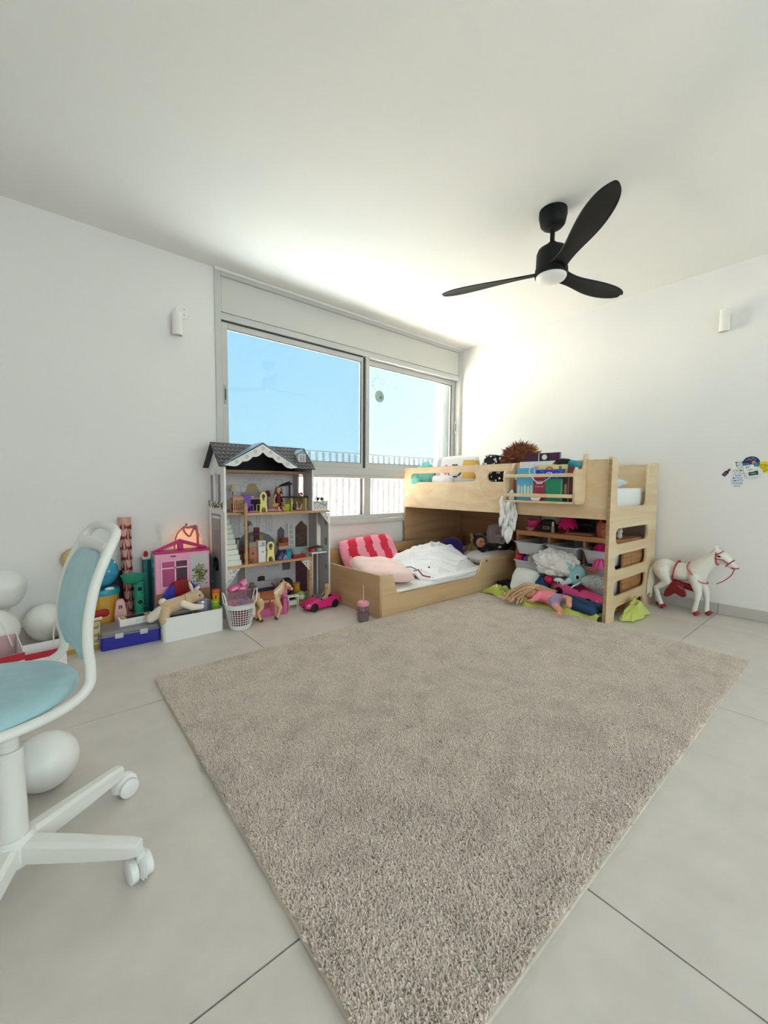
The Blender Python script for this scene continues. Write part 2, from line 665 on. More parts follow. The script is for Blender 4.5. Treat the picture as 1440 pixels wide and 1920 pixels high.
# dark lines of the rubber gaskets
wp('gasket', M_alu_dark, (-1.408, -1.4022, 0.03, 0.06, 0.637, 0.984), (WX0 + 0.0452, -1.42, 0.001, 0.05, 2.1205, 2.1278), bevel=0)
def sash(name, x0, x1, z0, z1, y0, y1, w, tint, label=None):
    g = G()
    g.box(x0, x0 + w, y0, y1, z0, z1)
    g.box(x1 - w, x1, y0, y1, z0, z1)
    g.box(x0 + w, x1 - w, y0, y1, z0, z0 + w)
    g.box(x0 + w, x1 - w, y0, y1, z1 - w, z1)
    o = g.obj(name, M_alu, win, bevel=0.003)
    G().box(x0 + w, x1 - w, (y0 + y1) / 2 - 0.003, (y0 + y1) / 2 + 0.003, z0 + w, z1 - w).obj('pane', tint, o)
    g = G()
    for (a, b, c, d) in ((x0 + w - 0.004, x1 - w + 0.004, z1 - w - 0.004, z1 - w + 0.0), (x0 + w - 0.004, x1 - w + 0.004, z0 + w, z0 + w + 0.003), (x1 - w - 0.004, x1 - w, z0 + w, z1 - w)):
        g.box(a, b, y0 - 0.001, y0 + 0.012, c, d)
    g.obj('seal', M_alu_dark, o)
    return o
s1 = sash('sash', WX0 + 0.052, -1.388, 1.083, 2.118, 0.012, 0.045, 0.045, glassy('dcebf2'))
s2 = sash('sash', -1.40, -0.05, 1.083, 2.127, 0.055, 0.092, 0.052, glassy('f4fbfc'))
G().box(-1.41, -1.392, 0.006, 0.0125, 1.083, 2.12).obj('meeting_stile', M_alu_dark, s1)
G().box(-1.386, -1.345, -0.002, 0.05, 1.0825, 2.1275).obj('interlock', M_alu, s2, bevel=0.002)
for x in (WX0 + 0.072, -0.082):
    g = G().box(x - 0.009, x + 0.009, 0.003, 0.011, 1.52, 1.66)
    h = g.obj('handle', mat('b9bab8', 0.4), s1 if x < -1 else s2, bevel=0.002)
    G().box(x - 0.004, x + 0.004, 0.0, 0.0045, 1.55, 1.63).obj('slot', M_alu_dark, h)
G().box(WX0 + 0.101, -1.408, 0.05, 0.056, 0.636, 0.986).obj('pane', glassy('fdfefe'), win)
G().box(-1.322, -0.10, 0.05, 0.056, 0.636, 0.986).obj('pane', glassy('fdfefe'), win)
# outer jamb seen through the right pane (roller track)
wp('shutter_track', mat('f0f2f3', 0.4), (-0.205, -0.165, 0.15, 0.21, 0.6, 2.13), (-0.164, 0.0, 0.13, 0.215, 0.6, 2.13), bevel=0.002)

# ------------------------------------------------------------ outside: terrace, railing, land
M_terr = mat('ebe1d8', 0.8, noise=0.04, nscale=2, key='terrace_stone')
struct(G().box(-9, 6, 0.26, 2.6, -0.3, -0.12).obj('terrace', M_terr))
struct(G().box(-9, 6, 2.62, 2.9, -0.3, 0.42).obj('parapet', mat('efebe3', 0.85)))
struct(G().box(-9, 6, 0.251, 1.5, 2.66, 2.8).obj('sun_blocker', M_wall))  # unseen slab added above the window to keep direct sun out
rail = thing('railing', 'grey metal balcony railing of flat upright bars outside the window', 'railing', (-1.5, 2.45, 0))
M_rail = mat('54595f', 0.6)
G().box(-7.5, 4.5, 2.42, 2.47, 1.43, 1.45).obj('top_rail', M_rail, rail, world=True)
G().box(-7.5, 4.5, 2.43, 2.46, 0.0, 0.03).obj('bottom_rail', M_rail, rail, world=True)
bar = None
for k in range(96):
    x = -7.4 + 0.1235 * k
    if bar is None:
        bar = G().box(-0.024, 0.024, -0.006, 0.006, 0.031, 1.429).obj('bar', M_rail, rail)
    else:
        b2 = bar.copy()
        COL.objects.link(b2)
    (bar if k == 0 else b2).location = (x + 1.5, 0, 0)
# pale dry land below the flat, low houses towards the horizon
M_land = mat('e6dcc8', 0.95, noise=0.12, nscale=0.05, key='dry_land')
land = struct(G().box(-900, 900, 4.0, 1500, -9.2, -9.0).obj('land', M_land))
random.seed(5)
bgrp = 'low houses on the horizon'
for k in range(12):
    x = -60 + k * 17 + random.uniform(-5, 5)
    yv = random.uniform(160, 260)
    hh = random.uniform(5, 8.8)
    w = random.uniform(8, 16)
    t = thing('house', 'small pale distant house near the horizon seen through the railing', 'house', (x, yv, -9.0), 0, bgrp)
    G().box(-w / 2, w / 2, -5, 5, 0, hh).obj('wall', mat(random.choice(['e8e2d6', 'ddd6ca', 'f0ece4']), 0.9), t)
    G().box(-w / 2 - 0.3, w / 2 + 0.3, -5.3, 5.3, hh, hh + 0.4).obj('roof', mat('cfc6b8', 0.9), t)
    for q in (-0.25, 0.25):
        G().box(q * w - 0.7, q * w + 0.7, -5.08, -4.98, hh * 0.45, hh * 0.75).obj('window', mat('8f969c', 0.4), t)
t = thing('apartment_block', 'taller white apartment block rising at the right end of the horizon', 'building', (152, 135, -9.0))
G().box(-8, 8, -6, 6, 0, 21).obj('wall', mat('f2efe9', 0.9), t)
G().box(-3, 4, -3, 3, 21, 24).obj('stair_tower', mat('f2efe9', 0.9), t)
for zz in range(5, 20, 4):
    for q in (-5, -1, 3, 6.4):
        G().box(q - 0.8, q + 0.8, -6.1, -5.95, zz, zz + 1.8).obj('window', mat('9aa3aa', 0.4), t)

# ------------------------------------------------------------ rug
M_rug = mat('d6cabc', 0.95, noise=0.15, nscale=9.0, key='rug_backing')
M_pile = bpy.data.materials.new('rug_yarn')
M_pile.use_nodes = True
_t = M_pile.node_tree
_b = _t.nodes['Principled BSDF']
_b.inputs['Roughness'].default_value = 0.95
_b.inputs['Specular IOR Level'].default_value = 0.1
_oi = _t.nodes.new('ShaderNodeObjectInfo')
_rp = _t.nodes.new('ShaderNodeValToRGB')
_rp.color_ramp.elements[0].color = lin('d6c8bc')
_rp.color_ramp.elements[1].color = lin('f1e6dc')
_ge = _t.nodes.new('ShaderNodeNewGeometry')
_no = _t.nodes.new('ShaderNodeTexNoise')
_no.inputs['Scale'].default_value = 9.0
_no.inputs['Detail'].default_value = 6
_r2 = _t.nodes.new('ShaderNodeValToRGB')
_r2.color_ramp.elements[0].position = 0.3
_r2.color_ramp.elements[0].color = (0.86, 0.85, 0.84, 1)
_r2.color_ramp.elements[1].position = 0.55
_r2.color_ramp.elements[1].color = (1, 1, 1, 1)
_mx = _t.nodes.new('ShaderNodeMix')
_mx.data_type = 'RGBA'
_mx.blend_type = 'MULTIPLY'
_mx.inputs[0].default_value = 1.0
_t.links.new(_oi.outputs['Random'], _rp.inputs[0])
_t.links.new(_ge.outputs['Position'], _no.inputs['Vector'])
_t.links.new(_no.outputs[0], _r2.inputs[0])
_t.links.new(_rp.outputs[0], _mx.inputs[6])
_t.links.new(_r2.outputs[0], _mx.inputs[7])
_t.links.new(_mx.outputs[2], _b.inputs['Base Color'])
RX0, RX1, RY0, RY1 = -3.405, -0.951, -2.77, -1.035
rug = G().prism(rrect(RX0, RX1, RY0, RY1, 0.02), 0.0005, 0.012).obj('rug', M_rug)
tag(rug, 'large beige shaggy rug covering the middle of the floor', 'rug')
dens = G()
NX, NY = 60, 42
dens.sheet(lambda u, v: (RX0 + 0.004 + u * (RX1 - RX0 - 0.008), RY0 + 0.004 + v * (RY1 - RY0 - 0.008), 0.0125), NX, NY)
pile = stuff(dens.obj('pile', M_pile, rug, fix=False))
ng = bpy.data.node_groups.new('rug_pile', 'GeometryNodeTree')
ng.interface.new_socket('Geometry', in_out='INPUT', socket_type='NodeSocketGeometry')
ng.interface.new_socket('Geometry', in_out='OUTPUT', socket_type='NodeSocketGeometry')
N = ng.nodes
gi, go = N.new('NodeGroupInput'), N.new('NodeGroupOutput')
dist = N.new('GeometryNodeDistributePointsOnFaces')
dist.inputs['Density'].default_value = 105000
cone = N.new('GeometryNodeMeshCone')
cone.fill_type = 'TRIANGLE_FAN'
cone.inputs['Vertices'].default_value = 5
cone.inputs['Side Segments'].default_value = 2
cone.inputs['Radius Top'].default_value = 0.0013
cone.inputs['Radius Bottom'].default_value = 0.0023
cone.inputs['Depth'].default_value = 0.0105
inst = N.new('GeometryNodeInstanceOnPoints')
rv = N.new('FunctionNodeRandomValue')
rv.data_type = 'FLOAT_VECTOR'
rv.inputs[0].default_value = (-0.95, -0.95, 0)
rv.inputs[1].default_value = (0.95, 0.95, 6.28)
rs = N.new('FunctionNodeRandomValue')
rs.data_type = 'FLOAT'
rs.inputs[2].default_value = 0.65
rs.inputs[3].default_value = 1.2
sm = N.new('GeometryNodeSetMaterial')
sm.inputs['Material'].default_value = M_pile
L = ng.links
L.new(gi.outputs[0], dist.inputs['Mesh'])
L.new(dist.outputs['Points'], inst.inputs['Points'])
L.new(cone.outputs['Mesh'], sm.inputs['Geometry'])
L.new(sm.outputs[0], inst.inputs['Instance'])
L.new(rv.outputs[0], inst.inputs['Rotation'])
L.new(rs.outputs[1], inst.inputs['Scale'])
jn = N.new('GeometryNodeJoinGeometry')
L.new(inst.outputs[0], jn.inputs[0])
L.new(gi.outputs[0], jn.inputs[0])
L.new(jn.outputs[0], go.inputs[0])
pile.modifiers.new('pile', 'NODES').node_group = ng

# ------------------------------------------------------------ ceiling fan
M_blk = mat('0b0b0d', 0.6, spec=0.3, key='matte_black')
fan = thing('ceiling_fan', 'black three bladed ceiling fan with a round white light', 'ceiling fan', (-1.488, -1.884, H))
G().lathe([(0.0, 0), (0.075, 0), (0.076, -0.03), (0.066, -0.075), (0.055, -0.088), (0.036, -0.092), (0.036, -0.1), (0.022, -0.104), (0, -0.104)], n=32).obj('canopy', M_blk, fan, smooth=True)
G().cyl((0, 0, -0.10), (0, 0, -0.20), 0.0125).obj('rod', M_blk, fan, smooth=True)
G().lathe([(0, -0.175), (0.024, -0.176), (0.03, -0.19), (0.055, -0.2), (0.074, -0.212), (0.083, -0.235), (0.085, -0.31), (0.088, -0.32), (0.09, -0.345), (0.088, -0.36), (0, -0.36)], n=40).obj('motor_housing', M_blk, fan, smooth=True)
G().lathe([(0.0, -0.36), (0.083, -0.36), (0.083, -0.366), (0.077, -0.376), (0.055, -0.386), (0.025, -0.391), (0, -0.392)], n=40).obj('light_diffuser', mat('f4f4f2', 0.35, key='opal_plastic'), fan, smooth=True)
def blade_mesh():
    g = G()
    prof = [(0.04, 0.052, 0), (0.10, 0.046, 0.004), (0.16, 0.040, 0.008), (0.24, 0.044, 0.01), (0.33, 0.058, 0.01), (0.42, 0.068, 0.008), (0.50, 0.070, 0.004), (0.57, 0.064, 0), (0.62, 0.050, -0.003), (0.652, 0.033, -0.005), (0.672, 0.012, -0.006)]
    n = len(prof)
    top, bot = [], []
    for (r, w, off) in prof:
        tilt = R(15) * (1 - r / 0.75) + R(4)
        row = []
        for s_ in (-1, -0.55, 0, 0.55, 1):
            y = w * s_ + off
            row.append((r, y * math.cos(tilt), -y * math.sin(tilt) - 0.008 * s_ * s_ + 0.02 * (r / 0.67)))
        top.append(row)
    vs, fs = [], []
    for row in top:
        vs += row
    T = len(vs)
    for row in top:
        vs += [(x, y, z - 0.009) for x, y, z in row]
    for i in range(n - 1):
        for j in range(4):
            a = i * 5 + j
            fs.append((a, a + 1, a + 6, a + 5))
            fs.append((T + a, T + a + 5, T + a + 6, T + a + 1))
        for j in (0, 4):
            a = i * 5 + j
            fs.append((a, a + 5, T + a + 5, T + a))
    for i in (0, n - 1):
        for j in range(4):
            a = i * 5 + j
            fs.append((a, a + 1, T + a + 1, T + a))
    return g.add(vs, fs)
bl = blade_mesh().obj('blade', M_blk, fan, smooth=True, sub=1)
bl.location = (0, 0, -0.325)
for k, a in enumerate((110, -10, -130)):
    o = bl
    if k:
        o = bl.copy()
        COL.objects.link(o)
    o.rotation_euler = (0, 0, R(a))

# ------------------------------------------------------------ wall lamps and the cover plate
M_lamp = mat('f2f0ea', 0.45, key='lamp_enamel')
def wall_lamp(loc, rz, label):
    t = thing('wall_lamp', label, 'wall lamp', loc, rz, 'white cylinder wall lamps')
    g = G()
    g.lathe([(0.031, 0.075), (0.031, -0.075), (0.028, -0.075), (0.028, 0.070), (0.0, 0.070)], (0, -0.056, 0), 28)
    g.add([], [])
    g.obj('shade', M_lamp, t, smooth=True)
    G().cbox((0, -0.014, -0.005), (0.05, 0.026, 0.11)).obj('wall_plate', mat('d9d5cc', 0.5), t, bevel=0.003)
    G().lathe([(0, -0.004), (0.02, -0.004), (0.02, 0.03), (0, 0.03)], (0, -0.056, 0.02), 16).obj('bulb', mat('d8d4c8', 0.3), t, smooth=True)
    return t
wall_lamp((-3.032, 0.0, 2.0), 0, 'white cylinder wall lamp on the window wall beside the round cover')
wall_lamp((0.0, -2.40, 2.09), R(-90), 'white cylinder wall lamp on the blank wall above the stickers')
t = thing('cover_plate', 'round white blank socket cover above the wall lamp', 'cover plate', (-2.988, 0.0, 2.105))
G().lathe([(0.0, 0.0), (0.047, 0.0), (0.047, -0.006), (0.044, -0.009), (0, -0.009)], n=32, rot=(R(-90), 0, 0)).obj('disc', M_wall, t, smooth=True)
for z in (-0.02, 0.02):
    G().lathe([(0, 0), (0.003, 0), (0.003, -0.0015), (0, -0.0015)], (0.012, -0.0092, z), 8, rot=(R(-90), 0, 0)).obj('screw', mat('55524c', 0.5), t)
# ------------------------------------------------------------ child's swivel chair
M_white = mat('e9e8e3', 0.4, key='white_lacquer')
M_whitep = mat('eeeeec', 0.35, key='white_plastic')
M_seat = mat('a9cdd4', 0.85, noise=0.05, nscale=30, bump=0.25, bscale=350, key='seat_fabric', sheen=0.2)
chair = thing('swivel_chair', "child's white swivel chair with light blue seat and backrest pads", 'chair', (-3.853, -1.935, 0))
CC = Vector((-3.915, -1.83, 0))
_a = R(8)
cu_, cs_ = Vector((math.cos(_a), math.sin(_a), 0)), Vector((math.sin(_a), -math.cos(_a), 0))
def cp(u, s, z):
    return CC + cu_ * u + cs_ * s + Vector((0, 0, z))
path = [(-.205, 0, .397), (-.18, .105, .397), (-.10, .18, .396), (-.02, .20, .397), (.08, .188, .398), (.15, .165, .405), (.19, .152, .43), (.197, .147, .47), (.193, .147, .53), (.197, .150, .60), (.215, .147, .68), (.245, .137, .75), (.266, .12, .787), (.274, .08, .80), (.276, 0, .803)]
full = path + [(u, -s, z) for (u, s, z) in path[-2:0:-1]]
pts = [cp(*q) for q in full]
P2 = []
n = len(pts)
for i in range(n):
    a, b, c, d = pts[i - 1], pts[i], pts[(i + 1) % n], pts[(i + 2) % n]
    for k in range(4):
        t = k / 4
        P2.append(0.5 * ((2 * b) + (c - a) * t + (2 * a - 5 * b + 4 * c - d) * t * t + (3 * b - a - 3 * c + d) * t ** 3))
G().tube(P2, 0.0115, 12, closed=True).obj('tube_frame', M_white, chair, smooth=True, world=True)
g = G()
vs = lambda r, z, n=36: [cp(r * math.cos(2 * PI * k / n) * 1.02, r * math.sin(2 * PI * k / n), z) for k in range(n)]
rings = [vs(.150, .395), vs(.186, .400), vs(.194, .408), vs(.193, .420), vs(.184, .430), vs(.160, .436), vs(.10, .439), vs(.03, .440)]
V = [p for r_ in rings for p in r_]
F = [(i * 36 + k, i * 36 + (k + 1) % 36, (i + 1) * 36 + (k + 1) % 36, (i + 1) * 36 + k) for i in range(len(rings) - 1) for k in range(36)]
F += [tuple(range(36))[::-1], tuple((len(rings) - 1) * 36 + k for k in range(36))]
G().add(V, F).obj('seat_pad', M_seat, chair, smooth=True, world=True)
# curved oval backrest pad, held between the two uprights
def back_fn(side):
    def fn(a, b):
        s = (a - 0.5) * 2
        z = 0.475 + b * 0.265
        zz = (b - 0.5) * 2
        w = 0.141 * (1 - abs(zz) ** 3.6 * 0.40)
        uu = 0.196 + 0.05 * max(0, b - 0.35) ** 1.3 * 1.4 + 0.012 * (1 - s * s) + 0.0
        bulge = 0.016 * max(0.0, 1 - abs(s) ** 3) * max(0.0, 1 - abs(zz) ** 4)
        return cp(uu + (side * (0.006 + bulge)), s * w, z)
    return fn
g = G()
g.sheet(back_fn(-1.6), 16, 16)
g.sheet(back_fn(0.8), 16, 16)
A = len(g.v) // 2
W = 17
rim = [i * W for i in range(17)] + [16 * W + j for j in range(1, W)] + [i * W + 16 for i in range(15, -1, -1)] + [j for j in range(15, 0, -1)]
for k in range(len(rim)):
    p, q = rim[k], rim[(k + 1) % len(rim)]
    g.f.append((p, q, A + q, A + p))
    g.mi.append(0)
g.obj('backrest_pad', M_seat, chair, smooth=True, sub=1, world=True)
G().tube([cp(.243, .122, .752), cp(.249, .06, .755), cp(.251, 0, .755), cp(.249, -.06, .755), cp(.243, -.122, .752)], 0.013, 8, flat=(0.5, 1.4)).obj('back_shell', M_whitep, chair, smooth=True, world=True)
G().tube([cp(.222, -.1, .50), cp(.226, -.1, .60)], .022, 8, flat=(1.2, .3)).obj('rear_patch', mat('9fd4ef', 0.7), chair, smooth=True, world=True)
g = G()
g.cyl((0, 0, 0.125), (0, 0, 0.326), 0.0285, 0.0255, 24)
g.lathe([(0.0215, 0.3265), (0.0255, 0.327), (0.0255, 0.324)], n=24, cap=False)
g.obj('column_sleeve', M_white, chair, smooth=True)
g = G().cyl((0, 0, 0.32), (0, 0, 0.395), 0.0195, n=20)
g.lathe([(0.0205, 0.334), (0.0205, 0.340)], n=20)
g.obj('gas_lift', M_white, chair, smooth=True)
G().cbox((-0.03, 0.05, 0.387), (0.16, 0.20, 0.014)).obj('seat_plate', M_white, chair, bevel=0.004)
G().lathe([(0, 0.062), (0.036, 0.062), (0.04, 0.075), (0.04, 0.115), (0.034, 0.128), (0, 0.128)], n=24).obj('hub', M_white, chair, smooth=True)
for k, a in enumerate((35.5, -36.5, -108.5, 179.5, 107.5)):
    d = Vector((math.cos(R(a)), math.sin(R(a)), 0))
    s = Vector((-d.y, d.x, 0))
    g = G()
    vv = []
    for (r, hw, zt, zb) in ((0.02, 0.021, 0.118, 0.07), (0.15, 0.019, 0.110, 0.066), (0.255, 0.0165, 0.102, 0.066), (0.278, 0.014, 0.098, 0.07)):
        for (sy, z) in ((-hw, zb), (hw, zb), (hw, zt - 0.006), (hw * 0.55, zt), (-hw * 0.55, zt), (-hw, zt - 0.006)):
            vv.append(d * r + s * sy + Vector((0, 0, z)))
    ff = [(i * 6 + q, i * 6 + (q + 1) % 6, (i + 1) * 6 + (q + 1) % 6, (i + 1) * 6 + q) for i in range(3) for q in range(6)]
    ff += [tuple(range(6))[::-1], tuple(18 + q for q in range(6))]
    arm = g.add(vv, ff).obj('arm', M_white, chair, bevel=0.003)
    ang = {0: 20, 1: 100, 2: -60, 3: 150, 4: 60}[k]
    q = d * 0.278
    wd = Vector((math.cos(R(ang)), math.sin(R(ang)), 0))
    ws = Vector((-wd.y, wd.x, 0))
    c0 = q + wd * 0.012
    g = G()
    g.cyl(q + Vector((0, 0, 0.05)), q + Vector((0, 0, 0.075)), 0.009, n=12)
    for sd in (-1, 1):      # a hood over each pair of wheels
        g.tube([c0 + Vector((0, 0, 0.030)) + ws * (sd * 0.003) + (wd * math.cos(R(t)) + Vector((0, 0, 1)) * math.sin(R(t))) * 0.029 for t in range(-20, 201, 22)], 0.0105, 6, flat=(1.0, 0.35))
    g.obj('caster_hood', M_whitep, arm, smooth=True)
    for sd in (-1, 1):
        p = c0 + Vector((0, 0, 0.0265))
        G().tube([p + ws * (sd * 0.006), p + ws * (sd * 0.008), p + ws * (sd * 0.022), p + ws * (sd * 0.025)], [0.0235, 0.0262, 0.0262, 0.022], 24).obj('wheel', M_whitep, arm, smooth=True)

# ------------------------------------------------------------ balloons
M_bal = mat('f1f1ee', 0.28, key='balloon_latex', noise=0.01, nscale=3)
def balloon(loc, r, rot, label, lean=0.0):
    t = thing('balloon', label, 'balloon', loc, rot=rot, group='white balloons')
    prof = [(0.0, 1.0)]
    for i in range(1, 16):
        th = PI * i / 16
        z = math.cos(th)
        k = math.sin(th) * (1.0 - 0.10 * max(0, -z))
        prof.append((k, z if z > 0 else z * 1.22))
    prof.append((0.04, -1.235))
    G().lathe([(p * r, z * r) for p, z in prof[::-1]], n=32).obj('skin', M_bal, t, smooth=True)
    G().lathe([(0.02 * r, -1.22 * r), (0.05 * r, -1.25 * r), (0.035 * r, -1.28 * r), (0.06 * r, -1.33 * r), (0.10 * r, -1.38 * r), (0.02 * r, -1.37 * r)], n=12).obj('knot', mat('d9d4c4', 0.5), t, smooth=True)
balloon((-3.795, -1.585, 0.083), 0.0825, (R(80), 0, R(62)), 'white balloon on the floor under the swivel chair, knot towards the rug')
balloon((-4.03, -1.765, 0.075), 0.070, (R(90), 0, R(-40)), 'white balloon cut by the left picture edge behind the chair column')
balloon((-3.785, -0.118, 0.125), 0.100, (R(12), 0, 0), 'white balloon on the floor by the wall, nearest to the chair back')
balloon((-4.0, -0.29, 0.155), 0.112, (R(-10), R(10), 0), 'white balloon beside the gift bag, partly cut by the picture edge')
balloon((-3.955, -0.105, 0.345), 0.098, (R(4), R(-6), 0), 'faint white balloon leaning on the wall above the other two')

# ------------------------------------------------------------ paper gift bags
def paper_bag(loc, rz, w, d, h, outer, inner, band, label, slant):
    t = thing('gift_bag', label, 'gift bag', loc, rz)
    g = G()
    th = 0.0025
    g.box(-w / 2, w / 2, -d / 2, -d / 2 + th, 0, h - slant)
    g.box(-w / 2, w / 2, d / 2 - th, d / 2, 0, h)
    for x in (-w / 2, w / 2 - th):
        g.add([(x, -d / 2 + th, 0), (x + th, -d / 2 + th, 0), (x + th, d / 2 - th, 0), (x, d / 2 - th, 0), (x, -d / 2 + th, h - slant), (x + th, -d / 2 + th, h - slant), (x + th, d / 2 - th, h), (x, d / 2 - th, h)],
              [(3, 2, 1, 0), (4, 5, 6, 7), (0, 1, 5, 4), (1, 2, 6, 5), (2, 3, 7, 6), (3, 0, 4, 7)])
    g.box(-w / 2, w / 2, -d / 2, d / 2, 0, th)
    g.obj('paper_body', outer, t)
    G().box(-w / 2 + 0.004, w / 2 - 0.004, d / 2 - 0.005, d / 2 - 0.003, 0.01, h - 0.004).obj('lining', inner, t)
    g = G()
    g.box(-w / 2 - 0.001, w / 2 + 0.001, -d / 2 - 0.001, -d / 2 - 0.0002, h - slant - 0.03, h - slant)
    g.box(-w / 2 - 0.001, w / 2 + 0.001, -d / 2 - 0.001, -d / 2 - 0.0002, 0, h * 0.3)
    g.box(w / 2 + 0.0002, w / 2 + 0.001, -d / 2, -d / 2 + 0.04, h * 0.42, h * 0.75)
    g.obj('red_band', band, t)
    for s, yy in ((1, d / 2 - 0.007),):
        G().tube(curve_pts([(w * 0.27, yy, h - 0.03), (w * 0.26, yy - 0.01, h + 0.04), (w * 0.31, yy - 0.025, h + 0.085), (w * 0.38, yy - 0.03, h + 0.035), (w * 0.45, yy - 0.012, h - 0.05)], 6), 0.0028, 8).obj('cord_handle', mat('efece8', 0.8), t, smooth=True)
    return t
M_red = mat('b3162c', 0.5, key='red_paper')
paper_bag((-4.03, -1.02, 0), R(12), 0.34, 0.13, 0.31, mat('ece2e4', 0.6), mat('cfa9ac', 0.6), M_red, 'open pale pink gift bag with red trim and white cord behind the chair', 0.05)
paper_bag((-3.80, -0.67, 0), R(4), 0.17, 0.08, 0.16, mat('f2eaea', 0.6), mat('f2eaea', 0.6), M_red, 'small white paper bag with red corners between gift bag and chair tube', 0.02)

# ------------------------------------------------------------ toys along the wall, left of the doll house
M_navy = mat('23209a', 0.4, key='blue_plastic')
t = thing('tool_case', 'flat dark blue plastic case with a clear lid on the floor', 'case', (-3.412, -0.385, 0), R(-1.5))
g = G().prism(rrect(-0.145, 0.143, -0.105, 0.095, 0.012), 0.0, 0.072)
g.obj('base', M_navy, t, bevel=0.004)
g = G()
for z0, z1, e in ((0.073, 0.082, 0.003), (0.0825, 0.100, -0.004)):
    g.prism(rrect(-0.145 - e, 0.143 + e, -0.105 - e, 0.095 + e, 0.014), z0, z1)
lid = g.obj('clear_lid', glassy('dcd8de', 0.32, 0.12), t, bevel=0.003)
for x in (-0.06, 0.06):
    G().box(x - 0.02, x + 0.02, -0.112, -0.1055, 0.06, 0.088).obj('latch', mat('c9c6cf', 0.3), t, bevel=0.003)
for i, (x, y, w, d, c) in enumerate(((-0.08, -0.03, 0.09, 0.1, 'c9a3c0'), (0.03, 0.0, 0.08, 0.12, '8f8aa6'), (0.1, -0.02, 0.05, 0.08, 'd8cf7a'))):
    G().cbox((x, y, 0.0775), (w, d, 0.006)).obj('tray_content', mat(c, 0.5), t)
t = thing('gadget_box', 'slim white carton with a dark window lid lying on the blue case', 'box', (-3.378, -0.385, 0.1005), R(3))
G().box(-0.087, 0.087, -0.038, 0.038, 0, 0.04).obj('carton', mat('f0efec', 0.5), t, bevel=0.0015)
G().box(-0.077, 0.077, -0.030, 0.030, 0.0401, 0.0406).obj('window_lid', mat('2a2320', 0.2), t)
g = G().box(-0.074, -0.05, -0.028, 0.028, 0.0407, 0.041)
g.box(0.045, 0.072, -0.024, 0.027, 0.0407, 0.041)
g.obj('printed_corner', mat('c9b060', 0.4), t)
scribble('word_print', 0.03, 0.007, frame((0.01, -0.0381, 0.02), (1, 0, 0), (0, 0, 1)), mat('8a8a8a', 0.5), t)
t = thing('book_box', 'cream box with black lettering standing behind the blue case', 'box', (-3.63, -0.38, 0), R(0))
G().box(-0.09, 0.075, -0.05, 0.06, 0, 0.155).obj('carton', mat('cdbf95', 0.7), t, bevel=0.003)
G().box(-0.091, 0.076, -0.052, -0.0501, 0.0, 0.028).obj('base_band', mat('a98f4c', 0.7), t)
for i in range(3):
    scribble('lettering_print', 0.10, 0.021, frame((0.030 + (i - 1) * 0.026, -0.0503, 0.088), (0, 0, -1), (1, 0, 0)), mat('2b2418', 0.6), t, seed=20 + i)
t = thing('pouch', 'red pouch with thin string lying on the cream box', 'pouch', (-3.60, -0.36, 0.1565))
G().limb([(-0.07, 0, 0.018), (0.075, 0, 0.024)], [0.018, 0.024], 12).obj('cloth', mat('9e1420', 0.7), t, remesh=0.006)
G().tube(curve_pts([(0.01, -0.022, 0.045), (0.0, -0.03, 0.02), (0.0, -0.03, 0.004)], 5), 0.0013, 6).obj('string', mat('e9dfd0', 0.7), t)
t = thing('rolled_cloth', 'cream rolled cloth edge lying over the rim of the cream box', 'cloth', (-3.62, -0.418, 0.157))
G().tube(curve_pts([(-0.08, 0, 0.008), (-0.03, -0.008, 0.009), (0.03, -0.004, 0.010), (0.075, 0.004, 0.012)], 6), 0.009, 8).obj('roll', mat('e3d5b8', 0.9, bump=0.3, bscale=200), t, smooth=True)
# pink lantern house with a four pane window
t = thing('toy_lantern', 'small pink tapered toy house with a round four pane window', 'toy house', (-3.437, -0.248, 0.0), R(-4))
G().lathe([(0, 0), (0.046, 0), (0.044, 0.13), (0.043, 0.15), (0.030, 0.212), (0.017, 0.222), (0, 0.222)], n=4, rot=(0, 0, R(45))).obj('shell', mat('e7b3ac', 0.55), t, bevel=0.004)
g = G()
for dx in (-0.0055, 0.0055):
    for dz in (-0.0055, 0.0055):
        g.cbox((dx, -0.0275, 0.178 + dz), (0.008, 0.004, 0.008), (R(-23), 0, 0))
stuff_w = g.obj('window_panes', mat('2a1d20', 0.4), t)
# tall gift wrap roll
M_wrap = mat('d9a394', 0.45, key='wrapping_paper')
t = thing('gift_wrap_roll', 'tall roll of pink gift wrap printed with dark red bows', 'gift wrap', (-3.375, -0.142, 0), rot=(R(-7.2), 0, R(0)))
g = G()
g.lathe([(0.026, 0.0), (0.027, 0.02), (0.027, 0.36), (0.031, 0.60), (0.037, 0.706), (0.034, 0.706), (0.026, 0.60), (0.0, 0.59)], n=28)
roll = g.obj('paper_tube', M_wrap, t, smooth=True)
g = G()
random.seed(11)
def on_roll(a, z, dr=0.0006):
    rr = 0.027 if z < 0.36 else (0.027 + (z - 0.36) / 0.24 * 0.004 if z < 0.6 else 0.031 + (z - 0.6) / 0.106 * 0.006)
    rr += dr
    return Vector((rr * math.cos(a), rr * math.sin(a), z))
for row in range(10):
    for k in range(4):
        a0 = 2 * PI * (k + 0.5 * (row % 2)) / 4 - 2.0
        z0 = 0.045 + row * 0.066
        for pl in ([(0, 0), (-0.42, 0.012), (-0.46, -0.006)], [(0, 0), (0.46, -0.006), (0.42, 0.012)], [(-0.06, 0), (-0.30, -0.026), (-0.16, -0.028)], [(0.06, 0), (0.16, -0.028), (0.30, -0.026)], [(-0.1, 0.005), (-0.1, -0.005), (0.1, -0.005), (0.1, 0.005)]):
            vs = [on_roll(a0 + da * 1.45, min(0.7, z0 + dz * 2.1), 0.0032) for da, dz in pl]
            g.add(vs, [tuple(range(len(vs)))])
